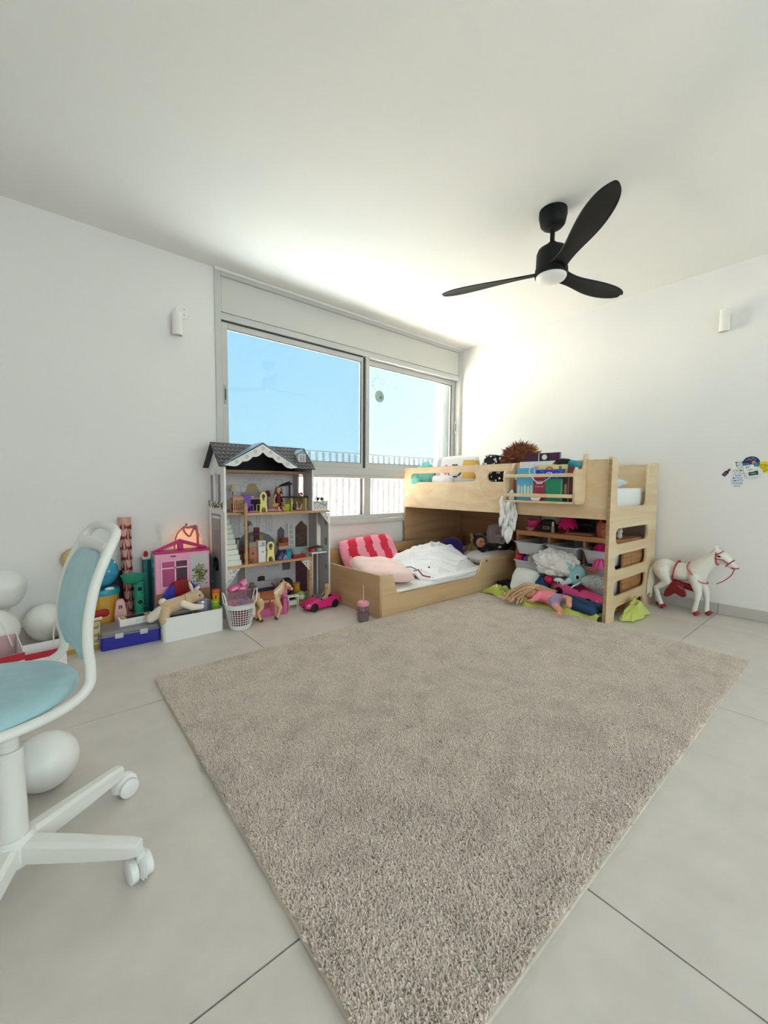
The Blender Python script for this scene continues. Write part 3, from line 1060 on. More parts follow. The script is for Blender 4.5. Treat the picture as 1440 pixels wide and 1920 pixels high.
stuff(g.obj('bow_print', mat('7c1216', 0.45), t))
# dark board leaning on the wall
t = thing('black_board', 'dark flat board leaning on the wall behind the blue globe', 'board', (-3.50, -0.035, 0), rot=(R(-2), 0, 0))
G().box(-0.19, 0.125, -0.006, 0.006, 0, 0.355).obj('board', mat('15161a', 0.5), t, bevel=0.002)
# green marble run tower
M_grn = mat('2f9c7c', 0.4, key='green_plastic')
t = thing('marble_run_tower', 'green plastic marble run tower with funnel top and round holes', 'marble run', (-3.335, -0.235, 0))
g = G()
g.lathe([(0.027, 0.0), (0.027, 0.30), (0.031, 0.315), (0.0, 0.315)], n=24)
for k in range(4):
    g.tube([Vector((0.0285 * math.cos(a), 0.0285 * math.sin(a), 0.05 + 0.075 * k + 0.03 * a / (2 * PI))) for a in [2 * PI * i / 20 for i in range(21)]], 0.0035, 6)
g.obj('spiral_tube', M_grn, t, smooth=True)
G().lathe([(0.012, 0.300), (0.030, 0.304), (0.058, 0.325), (0.065, 0.352), (0.068, 0.357), (0.062, 0.357), (0.05, 0.334), (0.0, 0.32)], (-0.028, 0, 0), 28).obj('funnel', M_grn, t, smooth=True)
for z in (0.27, 0.188):
    dirv = Vector((-0.30, -0.95, 0)).normalized()
    p = dirv * 0.0265 + Vector((0.012, 0, z))
    r_ = G().tube([p + dirv * -0.004, p + dirv * 0.006], [0.0175, 0.0175], 20).obj('port_ring', M_grn, t, smooth=True)
    G().tube([p + dirv * 0.0062, p + dirv * 0.0068], 0.0135, 20).obj('port_hole', mat('10201c', 0.6), r_)
# yellow tub with teal lid, blue globe on top
t = thing('play_tub', 'yellow plastic play tub with a teal lid standing on the floor', 'tub', (-3.515, -0.17, 0))
G().lathe([(0, 0), (0.078, 0), (0.083, 0.20), (0.083, 0.255), (0, 0.255)], n=10).obj('tub', mat('d2a23e', 0.45), t, bevel=0.003)
G().lathe([(0.086, 0.2505), (0.088, 0.268), (0.084, 0.284), (0.0, 0.287)], n=28).obj('lid', mat('2f9fb2', 0.3), t, smooth=True)
G().ball((0.03, -0.055, 0.287), (0.026, 0.02, 0.012), 14, 8).obj('white_knob', mat('e8eef0', 0.3), t, smooth=True)
t = thing('toy_globe', 'glossy blue ball toy resting on the teal lid of the yellow tub', 'ball', (-3.522, -0.155, 0.383))
G().ball((0, 0, 0), 0.095, 24, 16).obj('shell', mat('3f9fc4', 0.3), t, smooth=True)
G().tube([Vector((0.0955 * math.cos(a), 0.0955 * math.sin(a), -0.012)) for a in [2 * PI * i / 28 for i in range(28)]], 0.0022, 6, closed=True).obj('seam', mat('2d84a8', 0.3), t, smooth=True)
for p in ((0.035, -0.088, 0.012), (-0.01, -0.09, 0.02), (0.07, -0.04, 0.055)):
    G().ball(p, 0.006, 8, 6).obj('knob', mat('dfeef2', 0.3), t, smooth=True)
t = thing('straw_hat', 'round tan straw disc leaning on the wall behind the blue ball', 'hat', (-3.635, -0.05, 0.458), rot=(R(80), 0, 0))
G().lathe([(0, 0.02), (0.05, 0.02), (0.062, 0.012), (0.07, -0.004), (0.06, -0.012), (0, -0.012)], n=26).obj('weave', mat('cbb27c', 0.8, noise=0.2, nscale=60), t, smooth=True)

# ------------------------------------------------------------ pink toy house carry case
M_pnk = mat('f0a6c4', 0.45, key='pink_plastic')
M_mag = mat('c4116e', 0.4, key='magenta_plastic')
t = thing('pink_toy_house', 'pink plastic doll house case with a magenta roof handle', 'toy house', (-3.085, -0.218, 0))
g = G()
g.box(-0.165, 0.163, -0.062, 0.0, 0.0, 0.475)
g.obj('front_half', M_pnk, t, bevel=0.006)
G().box(-0.16, 0.158, 0.001, 0.10, 0.0, 0.465).obj('rear_half', mat('3aa6a6', 0.35), t, bevel=0.006)
G().prism([(-0.168, 0.476), (0.166, 0.476), (0.166, 0.489), (-0.168, 0.489)], -0.03, 0.065, frame((0, 0, 0), (1, 0, 0), (0, 0, 1))).obj('roof_deck', M_mag, t, bevel=0.003)
g = G()
FX = frame((0, 0, 0), (1, 0, 0), (0, 0, 1))
g.prism([(-0.168, 0.4895), (-0.13, 0.4895), (-0.005, 0.533), (-0.005, 0.557)][::1], -0.01, 0.022, FX)
g.prism([(-0.005, 0.557), (-0.005, 0.533), (0.12, 0.4895), (0.158, 0.4895), (0.158, 0.498)], -0.01, 0.022, FX)
g.prism([(-0.02, 0.4895), (0.012, 0.4895), (0.012, 0.535), (-0.02, 0.535)], -0.01, 0.022, FX)
g.obj('carry_handle', M_mag, t, bevel=0.003)
# window, brick panel, bush, boards
g = G()
for (a, b, c, d) in ((-0.135, -0.127, 0.255, 0.432), (0.020, 0.028, 0.255, 0.432), (-0.127, 0.020, 0.255, 0.263), (-0.127, 0.020, 0.424, 0.432), (-0.056, -0.046, 0.263, 0.424), (-0.127, 0.020, 0.378, 0.386)):
    g.box(a, b, -0.069, -0.0622, c, d)
fr_ = g.obj('window_frame', mat('f6bfd4', 0.4), t)
for (a, b, c, d) in ((-0.127, -0.056, 0.263, 0.378), (-0.127, -0.056, 0.386, 0.424)):
    G().box(a, b, -0.0645, -0.0625, c, d).obj('shutter', mat('b8487e', 0.5), fr_)
for (a, b, c, d) in ((-0.046, 0.020, 0.263, 0.378), (-0.046, 0.020, 0.386, 0.424)):
    G().box(a, b, -0.0635, -0.0625, c, d).obj('dark_pane', mat('5e2d46', 0.25), fr_)
G().box(-0.008, 0.012, -0.0655, -0.0637, 0.32, 0.372).obj('inner_card', mat('1f3a3c', 0.4), fr_)
G().box(0.04, 0.150, -0.0635, -0.0622, 0.235, 0.455).obj('brick_print', mat('d8d3d2', 0.6), t)
g = G()
for r_ in range(17):
    g.box(0.04, 0.150, -0.0642, -0.0636, 0.24 + 0.0128 * r_, 0.2412 + 0.0128 * r_)
stuff(g.obj('print_lines', mat('8d888a', 0.6), t))
G().box(-0.163, 0.163, -0.066, -0.0622, 0.135, 0.222).obj('timber_print', mat('a98553', 0.6, noise=0.2, nscale=30, stretch=(1, 1, 12)), t)
g = G()
random.seed(3)
for k in range(260):
    a, b = random.gauss(0.098, 0.02), random.gauss(0.32, 0.032)
    if not (0.05 < a < 0.148 and 0.22 < b < 0.40):
        continue
    q = random.uniform(0, 6.28)
    s_ = random.uniform(0.003, 0.006)
    g.use(random.choice((0, 0, 1, 2)))
    y_ = -0.0645 - random.uniform(0, 0.0025)
    g.add([(a + s_ * math.cos(q), y_, b + s_ * math.sin(q)), (a + s_ * math.cos(q + 1.6), y_, b + s_ * math.sin(q + 1.6)), (a + s_ * math.cos(q + 3.1), y_ - 0.001, b + s_ * math.sin(q + 3.1)), (a + s_ * math.cos(q + 4.7), y_, b + s_ * math.sin(q + 4.7))], [(0, 1, 2, 3)])
stuff(g.obj('bush_print', [mat('6e6a2c', 0.7), mat('a89b56', 0.7), mat('4b4a22', 0.7)], t))
g = G()
for z in (0.30, 0.36, 0.42):
    g.box(-0.1675, -0.1652, -0.045, -0.02, z, z + 0.03)
g.obj('hinge', mat('3aa6a6', 0.4), t)
G().box(-0.075, -0.045, -0.0665, -0.0622, 0.452, 0.459).obj('latch_slot', mat('4a1a2e', 0.5), t)
# teal display frame behind the pink house
M_teal = mat('2b8a8c', 0.35, key='teal_plastic')
t = thing('aquarium_toy', 'tall teal clear plastic tank toy behind the pink toy house', 'toy', (-3.075, -0.058, 0))
g = G()
for x in (-0.205, 0.185):
    g.box(x, x + 0.02, -0.043, -0.02, 0.0, 0.42)
    g.box(x, x + 0.02, 0.02, 0.043, 0.0, 0.42)
g.box(-0.205, 0.205, -0.043, 0.043, 0.0, 0.03)
g.obj('tank_frame', M_teal, t, bevel=0.003)
G().box(-0.19, 0.19, -0.018, 0.018, 0.031, 0.41).obj('clear_body', glassy('6fb9bd', 0.35, 0.1), t)
G().box(-0.212, 0.212, -0.044, 0.044, 0.421, 0.437).obj('white_cap', mat('e9e4dc', 0.4), t, bevel=0.004)
G().ball((-0.188, -0.012, 0.452), (0.014, 0.014, 0.024), 12, 8).obj('red_finial', mat('b5242e', 0.4), t, smooth=True)
G().tube(curve_pts([(0.215, -0.05, 0.43), (0.235, -0.06, 0.36), (0.27, -0.075, 0.29), (0.245, -0.08, 0.24), (0.205, -0.07, 0.22)], 6), 0.0018, 6).obj('white_cord', mat('eceae4', 0.5), t)
# glowing dome lamp
t = thing('night_lamp', 'glowing orange dome night lamp with a pink bow above the pink toy house', 'lamp', (-3.0, -0.058, 0.4385))
G().lathe([(0.095, 0.0), (0.098, 0.05), (0.094, 0.09), (0.08, 0.135), (0.055, 0.165), (0.025, 0.18), (0, 0.183)], n=28, sy=0.42).obj('dome', mat('f5b88f', 0.5, emit=0.45), t, smooth=True)
g = G()
for x in (-0.088, 0.082):
    g.tube(curve_pts([(x, -0.012, 0.0), (x * 0.98, -0.014, 0.07), (x * 0.75, -0.012, 0.14), (x * 0.2, -0.01, 0.186)], 6), 0.007, 8)
g.obj('rim_band', mat('d3848f', 0.5), t, smooth=True)
g = G()
g.tube(curve_pts([(-0.035, -0.03, 0.185), (-0.03, -0.044, 0.15), (0.0, -0.046, 0.118), (0.02, -0.044, 0.15), (0.045, -0.03, 0.188)], 6), 0.006, 8)
g.tube(curve_pts([(-0.03, -0.03, 0.185), (0.0, -0.036, 0.178), (0.045, -0.03, 0.188)], 5), 0.008, 8)
g.tube([(0.048, -0.034, 0.19), (0.055, -0.042, 0.12), (0.055, -0.044, 0.06)], 0.008, 8)
g.ball((-0.012, -0.02, 0.198), 0.009, 8, 6)
g.obj('bow', mat('c06a78', 0.45), t, smooth=True)

# ------------------------------------------------------------ white storage box and what lies in it
M_box = mat('f3f3f0', 0.4, key='glossy_white')
t = thing('storage_box', 'long white open storage box on the floor by the laundry basket', 'box', (-3.096, -0.4225, 0), R(0))
W2, D2, HB = 0.171, 0.135, 0.142
g = G()
o_ = rrect(-W2, W2, -D2, D2, 0.022)
i_ = rrect(-W2 + 0.004, W2 - 0.004, -D2 + 0.004, D2 - 0.004, 0.019)
nn = len(o_)
vs = [(x, y, 0) for x, y in o_] + [(x, y, HB) for x, y in o_] + [(x, y, HB) for x, y in i_] + [(x, y, 0.006) for x, y in i_]
fs = [tuple(range(nn))[::-1], tuple(range(3 * nn, 4 * nn))]
for k in range(3):
    fs += [(k * nn + q, k * nn + (q + 1) % nn, (k + 1) * nn + (q + 1) % nn, (k + 1) * nn + q) for q in range(nn)]
g.add(vs, fs).obj('box_shell', M_box, t, smooth=True)
# dark books in the box
for k, (x, c, h) in enumerate(((-0.06, '241a1c', 0.118), (-0.02, '33262a', 0.124), (0.02, '151519', 0.12))):
    b = thing('notebook', ['dark brown notebook lying low in the white storage box', 'plum brown notebook between two darker ones in the white box', 'black notebook by the tin in the white storage box'][k], 'book', (-3.11, -0.505 + k * 0.042, 0.0065))
    G().box(-0.13, 0.02, -0.016, 0.016, 0, h).obj('cover', mat(c, 0.5), b, bevel=0.002)
    G().box(-0.126, 0.0185, -0.012, 0.012, h - 0.003, h + 0.0005).obj('pages', mat('cfc6b8', 0.8), b)
# blue arc toy (half ring) with the red ribbed middle
t = thing('toy_arch', 'blue arched toy with a red ribbed middle in the white storage box', 'toy', (-3.105, -0.325, 0.0065))
def arc(a0, a1, ro, ri, name, m, dy=0.022):
    g = G()
    k = max(3, int(abs(a1 - a0) / 6))
    pl = [(ro * math.cos(R(a0 + (a1 - a0) * i / k)), ro * 1.9 * math.sin(R(a0 + (a1 - a0) * i / k))) for i in range(k + 1)]
    pl += [(ri * math.cos(R(a1 + (a0 - a1) * i / k)), ri * 1.8 * math.sin(R(a1 + (a0 - a1) * i / k))) for i in range(k + 1)]
    return g.prism(pl, -dy, dy, FX).obj(name, m, t, bevel=0.003)
M_rb = mat('2438b4', 0.4, key='royal_blue_plastic')
arc(2, 70, 0.155, 0.105, 'blue_end', M_rb)
arc(110, 178, 0.155, 0.105, 'blue_end', M_rb)
arc(70.5, 109.5, 0.158, 0.103, 'red_middle', mat('a81520', 0.45), 0.020)
for a in range(73, 109, 7):
    p = (0.159 * math.cos(R(a)), 0.159 * 1.9 * math.sin(R(a)))
    G().box(p[0] - 0.004, p[0] + 0.004, -0.024, -0.0205, p[1] - 0.085, p[1] - 0.004).obj('rib', mat('8c0f1a', 0.45), t)
# plush rabbit lying on top
t = thing('plush_rabbit', 'beige plush rabbit lying across the white storage box', 'plush toy', (-3.165, -0.475, -0.045))
t.scale = (1.28, 1.28, 1.28)
g = G()
g.limb([(-0.045, 0, 0.178), (0.02, 0, 0.195)], [0.036, 0.030], 14)
g.limb([(0.02, 0, 0.197), (0.062, 0, 0.210)], [0.028, 0.030], 14)
g.ball((0.073, -0.004, 0.214), (0.035, 0.031, 0.029), 18, 12)
g.ball((0.098, -0.006, 0.206), (0.016, 0.016, 0.014), 12, 8)
g.limb([(-0.06, -0.02, 0.168), (-0.072, -0.045, 0.135)], [0.024, 0.021], 12)
g.obj('body', mat('d3b694', 0.95, bump=0.35, bscale=180, sheen=0.4), t, remesh=0.0035)
g = G()
g.limb([(0.015, -0.025, 0.19), (0.05, -0.045, 0.172), (0.088, -0.05, 0.168)], [0.018, 0.017, 0.013], 12)
g.obj('front_paw', mat('efe4d4', 0.95, bump=0.35, bscale=180), t, remesh=0.0035)
g = G()
g.limb([(-0.075, 0.0, 0.165), (-0.115, 0.005, 0.14)], [0.026, 0.022], 12)
g.obj('hind_foot', mat('e9ddce', 0.95, bump=0.35, bscale=180), t, remesh=0.0035)
for (p0, p1, fl) in (((0.062, -0.006, 0.236), (0.045, -0.012, 0.292), (1.0, 0.5)), ((0.075, 0.012, 0.236), (0.10, 0.022, 0.252), (0.9, 0.45))):
    G().tube([Vector(p0).lerp(Vector(p1), q) for q in (0, .25, .5, .75, 1)], [0.008, 0.014, 0.0155, 0.0125, 0.005], 12, flat=fl).obj('ear', mat('ead9c2', 0.95, bump=0.3, bscale=180), t, smooth=True)
G().ball((0.087, -0.031, 0.219), 0.0042, 10, 8).obj('eye', mat('120d0a', 0.15), t, smooth=True)
G().ball((-0.065, 0.012, 0.205), 0.017, 12, 8).obj('tail', mat('efe6da', 0.95), t, smooth=True)
G().tube([Vector((0.026 + 0.001 * math.cos(a), 0.03 * math.cos(a), 0.197 + 0.03 * math.sin(a))) for a in [2 * PI * i / 18 for i in range(18)]], 0.0025, 6, closed=True).obj('collar_seam', mat('b79572', 0.9), t, smooth=True)
# tin with clear slime, and the two dough pots
t = thing('round_tin', 'round iridescent tin with lettering in the white storage box', 'tin', (-3.030, -0.462, 0.0065))
G().lathe([(0, 0), (0.0405, 0), (0.0405, 0.12), (0, 0.12)], n=32).obj('tin_base', mat('a7adb4', 0.25, metal=0.6), t, smooth=True)
G().lathe([(0.0415, 0.1205), (0.042, 0.135), (0.042, 0.178), (0.040, 0.186), (0.0, 0.188)], n=32).obj('tin_lid', mat('b9b4cf', 0.2, metal=0.5, h2='9fb7cf', nscale=8), t, smooth=True)
text('lettering', 'Squish it!', 0.017, frame((-0.002, -0.0409, 0.105), (1, 0.05, 0), (0, 0, 1)), mat('111111', 0.5), t, world=False)
t = thing('card_box', 'small plain carton under the dough pots in the white storage box', 'box', (-2.957, -0.495, 0.0065))
G().box(-0.024, 0.024, -0.03, 0.03, 0, 0.108).obj('carton', mat('c9c4ba', 0.7), t)
G().box(-0.0245, 0.0245, -0.0305, 0.0305, 0.1085, 0.1135).obj('flap', mat('b9b4aa', 0.7), t)
for i, (z, c, lidc, lab) in enumerate(((0.1205, '8fbf2c', '9ecb35', 'green dough pot at the bottom of the pair in the white box'), (0.1855, 'e2a21c', 'e2532a', 'yellow dough pot with an orange lid stacked on the green one'))):
    t = thing('dough_pot', lab, 'pot', (-2.956 + 0.004 * i, -0.495, z), 0, 'play dough pots')
    G().lathe([(0, 0), (0.021, 0), (0.0235, 0.047), (0, 0.047)], n=28).obj('pot', mat(c, 0.4), t, smooth=True)
    G().lathe([(0.0245, 0.0475), (0.0255, 0.049), (0.0255, 0.060), (0.023, 0.0645), (0.0, 0.0645)], n=28).obj('lid', mat(lidc, 0.4), t, smooth=True)
    if i == 0:
        text('pot_lettering', 'Play-Doh', 0.0095, frame((0, -0.0236, 0.028), (1, 0, 0), (0, 0, 1)), mat('20301a', 0.5), t, world=False)
    else:
        G().box(-0.010, -0.004, -0.0245, -0.0218, 0.012, 0.036).obj('side_print', mat('3a2a12', 0.5), t)
from mathutils import noise as mnoise
# ------------------------------------------------------------ three storey wooden doll house
DH = thing('doll_house', 'tall open grey and white wooden doll house standing against the window wall', 'doll house', (-2.44, -0.22, 0))
M_dw = mat('e9e8e6', 0.5, key='painted_board')
M_dwp = mat('dddce0', 0.6, noise=0.04, nscale=40, key='printed_wallpaper')
M_dk = mat('8f8d93', 0.6, key='grey_print')
M_ink = mat('4a484c', 0.6, key='ink')
M_pine = wood('d9b184', 'b98f5f', (3, 40, 40), 0.5)
DX0, DX1, DXU, DY0, DY1 = -2.85, -2.03, -2.19, -0.38, -0.06
YZ = lambda x: frame((x, 0, 0), (0, 1, 0), (0, 0, 1))
XZ = lambda y: frame((0, y, 0), (1, 0, 0), (0, 0, 1))     # local z points to -y
def arch_hole(a0, a1, z0, z1, n=8):
    r = (a1 - a0) / 2
    return [(a0, z0), (a1, z0)] + [(a0 + r + r * math.cos(PI * k / n), z1 - r + r * math.sin(PI * k / n)) for k in range(n + 1)]
def dpart(name, g, m, parent=DH, **k):
    return g.obj(name, m, parent, world=True, **k)
# side walls
plate('left_wall', [(DY0, 0), (DY1, 0), (DY1, 1.035), (-0.225, 1.19), (DY0, 1.035)], [arch_hole(-0.25, -0.165, 0.80, 1.0)], 0.012, YZ(DX0), M_dw, DH)
plate('upper_right_wall', [(DY0, 0.7225), (DY1, 0.7225), (DY1, 1.035), (-0.225, 1.19), (DY0, 1.035)], [arch_hole(-0.245, -0.155, 0.80, 1.015)], 0.012, YZ(DXU), mat('c0bcc0', 0.6), DH)
plate('lower_right_wall', [(DY0, 0), (DY1, 0), (DY1, 0.70), (DY0, 0.70)], [arch_hole(-0.26, -0.19, 0.41, 0.60)], 0.012, YZ(DX1 - 0.012), mat('c6c3c6', 0.6), DH)
# back panel with wallpaper
plate('back_panel', [(DX0 + 0.013, 0), (DX1 - 0.013, 0), (DX1 - 0.013, 0.722), (DXU, 0.722), (DXU, 1.0), (DX0 + 0.013, 1.0)], [], 0.008, XZ(DY1), M_dwp, DH)
dpart('white_edge', G().box(DX0, DX0 + 0.012, DY0 - 0.004, DY0 - 0.0005, 0.0, 1.03).box(DXU, DXU + 0.012, DY0 - 0.004, DY0 - 0.0005, 0.7225, 1.035).box(DX1 - 0.012, DX1, DY0 - 0.004, DY0 - 0.0005, 0, 0.70), mat('f4f3ef', 0.45))
# floors
dpart('ground_floor', G().box(DX0 + 0.0125, -2.19, DY0, DY1 - 0.0085, 0.0, 0.02), M_pine, bevel=0.002)
dpart('middle_floor', G().box(DX0 + 0.0125, -2.19, DY0, DY1 - 0.0085, 0.345, 0.363), M_pine, bevel=0.002)
dpart('upper_floor', G().box(-2.70, DX1, DY0, DY1 - 0.0085, 0.704, 0.722).box(DX0 + 0.0125, -2.7005, -0.285, DY1 - 0.0085, 0.704, 0.722), M_pine, bevel=0.002)
dpart('attic_floor', G().box(DX0 + 0.0125, DXU, -0.30, DY1 - 0.0085, 1.0, 1.02), wood('a98462', '8c6a4a', (3, 40, 40)), bevel=0.002)
dpart('corner_post', G().box(-2.214, -2.190, DY0, DY0 + 0.022, 0.0205, 0.3445), M_pine, bevel=0.002)
dpart('newel_post', G().tube([(-2.703, -0.372, z) for z in (0.3635, 0.40, 0.405, 0.45, 0.62, 0.70, 0.705, 0.76, 0.765, 0.79)], [0.011, 0.011, 0.014, 0.0095, 0.0095, 0.0095, 0.012, 0.012, 0.014, 0.009], 12), M_pine, smooth=True)
dpart('inner_divider', G().box(-2.655, -2.648, -0.22, DY1 - 0.0085, 0.0205, 0.3445), M_dw)
# roof
M_roof = mat('3d3b3f', 0.6, key='roof_print')
M_roofin = mat('17151f', 0.7, key='roof_underside')
RX0_, RX1_ = -2.886, -2.168
for nm, (y0, z0) in (('front_roof', (-0.398, 1.040)), ('rear_roof', (-0.052, 1.040))):
    rl = math.hypot(y0 + 0.225, 1.207 - z0)
    g = G()
    d = Vector((0, y0 + 0.225, z0 - 1.207)).normalized()
    nn = Vector((0, d.z, -d.y)) if y0 < -0.2 else Vector((0, -d.z, d.y))
    if nn.z < 0:
        nn = -nn
    a, b = Vector((RX0_, -0.225, 1.207)), Vector((RX0_, y0, z0))
    c, e = Vector((RX1_, y0, z0)), Vector((RX1_, -0.225, 1.207))
    if nm == 'front_roof':      # leave the attic mouth open under the pediment
        q = lambda x, t: Vector((x, -0.225 + (y0 + 0.225) * t, 1.207 + (z0 - 1.207) * t))
        polys = [[q(RX0_, 0), q(RX0_, 1), q(-2.845, 1), q(-2.585, 0.06), q(-2.585, 0)], [q(-2.585, 0), q(-2.585, 0.06), q(-2.325, 1), q(RX1_, 1), q(RX1_, 0)]]
    else:
        polys = [[a, b, c, e]]
    for pl in polys:
        k = len(pl)
        g.add([p for p in pl] + [p - nn * 0.008 for p in pl], [tuple(range(k)), tuple(range(k, 2 * k))[::-1]] + [(i, (i + 1) % k, k + (i + 1) % k, k + i) for i in range(k)])
    ro = dpart(nm, g, M_roof)
    if nm == 'front_roof':
        g = G()
        rows = 6
        for r_ in range(rows):
            t0 = (r_ + 0.5) / rows
            for k in range(24):
                x = RX0_ + 0.016 + (k + 0.5 * (r_ % 2)) * 0.0305
                if x > RX1_ - 0.014:
                    continue
                half = 0.26 * max(0, (t0 - 0.06) / 0.94) + 0.022
                if abs(x + 2.585) < half:
                    continue
                if -2.29 < x < -2.215 and t0 < 0.75:
                    continue
                pts = [q(x + 0.0148 * math.cos(a), t0 + 0.075 * math.sin(a)) + nn * 0.0008 for a in [PI * i / 6 for i in range(7)]]
                g.tube(pts, 0.0017, 4)
        stuff(dpart('shingle_print', g, mat('a9a7ad', 0.6)))
dpart('attic_back', G().prism([(-2.83, 1.021), (-2.2, 1.021), (-2.2, 1.19), (-2.83, 1.19)], 0, 0.004, XZ(-0.12)), M_roofin)
# scalloped pediment
out = [(-2.585, 1.199), (-2.852, 1.047), (-2.80, 1.036)]
lower = []
import itertools
L0, A0, R0 = (-2.80, 1.036), (-2.585, 1.140), (-2.372, 1.036)
for (p, q_) in ((L0, A0), (A0, R0)):
    for k in range(3):
        for s_ in range(6):
            t = (k + s_ / 6) / 3
            x, z = p[0] + (q_[0] - p[0]) * t, p[1] + (q_[1] - p[1]) * t
            b = -0.013 * math.sin(PI * s_ / 6) * 1.0
            lower.append((x - 0.0, z + b + 0.004))
lower.append(R0)
ped = plate('pediment', [(-2.585, 1.199), (-2.852, 1.045)] + lower + [(-2.318, 1.045)], [], 0.008, XZ(DY0 - 0.0105), M_dw, DH)
g = G()
for (x, z) in ((-2.77, 1.070), (-2.70, 1.108), (-2.64, 1.146), (-2.585, 1.170), (-2.53, 1.146), (-2.47, 1.108), (-2.40, 1.070)):
    for a in range(3):
        pts = [(x + 0.011 * math.cos(2.1 * a + t) * (1 - t / 6), DY0 - 0.0192, z + 0.011 * math.sin(2.1 * a + t) * (1 - t / 6)) for t in (0, 0.8, 1.6, 2.4)]
        g.tube(pts, 0.0013, 4)
stuff(dpart('scroll_print', g, M_dk))
# cross gable roof behind the pediment
g = G()
for s_ in (-1, 1):
    a, b = Vector((-2.585, DY0 - 0.018, 1.207)), Vector((-2.585, -0.225, 1.207))
    c, d = Vector((-2.585 + s_ * 0.272, DY0 - 0.018, 1.048)), Vector((-2.585 + s_ * 0.272, DY0 - 0.012, 1.048))
    up = Vector((0, 0, 0.006))
    g.add([a, b, d, c, a + up, b + up, d + up, c + up], [(0, 1, 2, 3), (7, 6, 5, 4), (0, 4, 5, 1), (1, 5, 6, 2), (2, 6, 7, 3), (3, 7, 4, 0)])
dpart('gable_roof', g, mat('8fa3b5', 0.25))  # bluish colour stands in for sky reflected on this roof
# dormer
dm = dpart('dormer', G().box(-2.282, -2.222, -0.345, -0.235, 1.085, 1.150), M_dw)
g = G().prism([(-2.292, 1.148), (-2.252, 1.182), (-2.212, 1.148), (-2.216, 1.156), (-2.252, 1.188), (-2.288, 1.156)], 0, 0.125, XZ(-0.225))
g.prism([(-2.282, 1.150), (-2.222, 1.150), (-2.252, 1.180)], 0, 0.004, XZ(-0.341))
g.obj('dormer_roof', mat('9fb6c4', 0.3), dm, world=True)
g = G().box(-2.274, -2.254, -0.3465, -0.3452, 1.095, 1.145).box(-2.250, -2.230, -0.3465, -0.3452, 1.095, 1.145)
g.obj('dormer_shutter', mat('b9b5b4', 0.6), dm, world=True)
g = G()
for x in (-2.264, -2.240):
    g.box(x - 0.0006, x + 0.0006, -0.3472, -0.3466, 1.095, 1.145)
    g.box(x - 0.01, x + 0.01, -0.3472, -0.3466, 1.119, 1.1205)
g.obj('shutter_line', M_dk, dm, world=True)
# stairs
M_step = mat('e6eae0', 0.5, key='pale_stair')
NS = 10
for k in range(NS):
    y0 = -0.372 + k * 0.0275
    z1 = 0.3985 + k * 0.0335
    dpart('stair_step', G().box(DX0 + 0.013, -2.737, y0, y0 + 0.030, z1 - 0.0335 if k else 0.3637, z1 - 0.0008), M_step, bevel=0.0015)
# printed details on the walls, as raised ink lines
g = G()
y = DY1 - 0.0095
def rectline(g, x0, x1, z0, z1, y, w=0.0018):
    for (a, b, c, d) in ((x0, x1, z0, z0 + w), (x0, x1, z1 - w, z1), (x0, x0 + w, z0, z1), (x1 - w, x1, z0, z1)):
        g.box(a, b, y - 0.0008, y, c, d)
for r_ in ((-2.76, -2.74, 0.46, 0.68), (-2.72, -2.70, 0.46, 0.68), (-2.64, -2.50, 0.545, 0.68), (-2.48, -2.42, 0.545, 0.68), (-2.40, -2.375, 0.545, 0.68), (-2.73, -2.62, 0.855, 0.915), (-2.60, -2.57, 0.90, 0.93), (-2.555, -2.52, 0.905, 0.935), (-2.60, -2.56, 0.94, 0.965), (-2.545, -2.52, 0.95, 0.975), (-2.49, -2.46, 0.945, 0.965), (-2.50, -2.47, 0.90, 0.925), (-2.34, -2.28, 0.80, 0.96), (-2.66, -2.60, 0.25, 0.27), (-2.42, -2.32, 0.26, 0.272), (-2.45, -2.33, 0.15, 0.158)):
    rectline(g, *r_, y)
g.obj('wall_print', mat('8e8c94', 0.6), DH, world=True)
g = G()
random.seed(9)
for k in range(130):
    x, z = random.uniform(DX0 + 0.03, DXU - 0.01), random.choice((random.uniform(0.74, 0.99), random.uniform(0.40, 0.69)))
    g.box(x - 0.0015, x + 0.0015, y - 0.0008, y, z - 0.0015, z + 0.0015)
for k in range(9):       # a leafy sprig
    a = 0.35 * k - 1.4 + PI / 2
    g.tube([(-2.57, y, 0.60), (-2.57 + 0.035 * math.cos(a), y - 0.001, 0.60 + 0.05 * math.sin(a) * 0.8)], [0.001, 0.004], 4)
g.box(-2.572, -2.568, y - 0.001, y, 0.555, 0.60)
stuff(g.obj('dot_print', mat('6d6b72', 0.6), DH, world=True))
# printed sofa, lamp, dresser as flat shapes on the back panel
def flat(name, poly, c, dy=0.001):
    return G().prism(poly, 0, dy, XZ(y - 0.0002)).obj(name, mat(c, 0.7), DH, world=True)
flat('printed_sofa', [(-2.64, 0.39), (-2.64, 0.50), (-2.60, 0.54), (-2.53, 0.555), (-2.46, 0.545), (-2.40, 0.52), (-2.36, 0.48), (-2.36, 0.39)], '80858a')
flat('printed_cushion', [(-2.50, 0.47), (-2.45, 0.47), (-2.45, 0.52), (-2.50, 0.52)], 'b0a24e', 0.002)
flat('printed_cushion', [(-2.56, 0.475), (-2.515, 0.475), (-2.515, 0.52), (-2.56, 0.52)], 'b39aa4', 0.002)
flat('printed_lamp', [(-2.59, 0.855), (-2.56, 0.925), (-2.51, 0.925), (-2.47, 0.855)], 'b8a47e')
flat('printed_settee', [(-2.62, 0.77), (-2.62, 0.86), (-2.42, 0.86), (-2.42, 0.77)], 'a4a39f', 0.0008)
flat('printed_dresser', [(-2.33, 0.41), (-2.33, 0.55), (-2.30, 0.58), (-2.27, 0.55), (-2.27, 0.41)], '6d6a70')
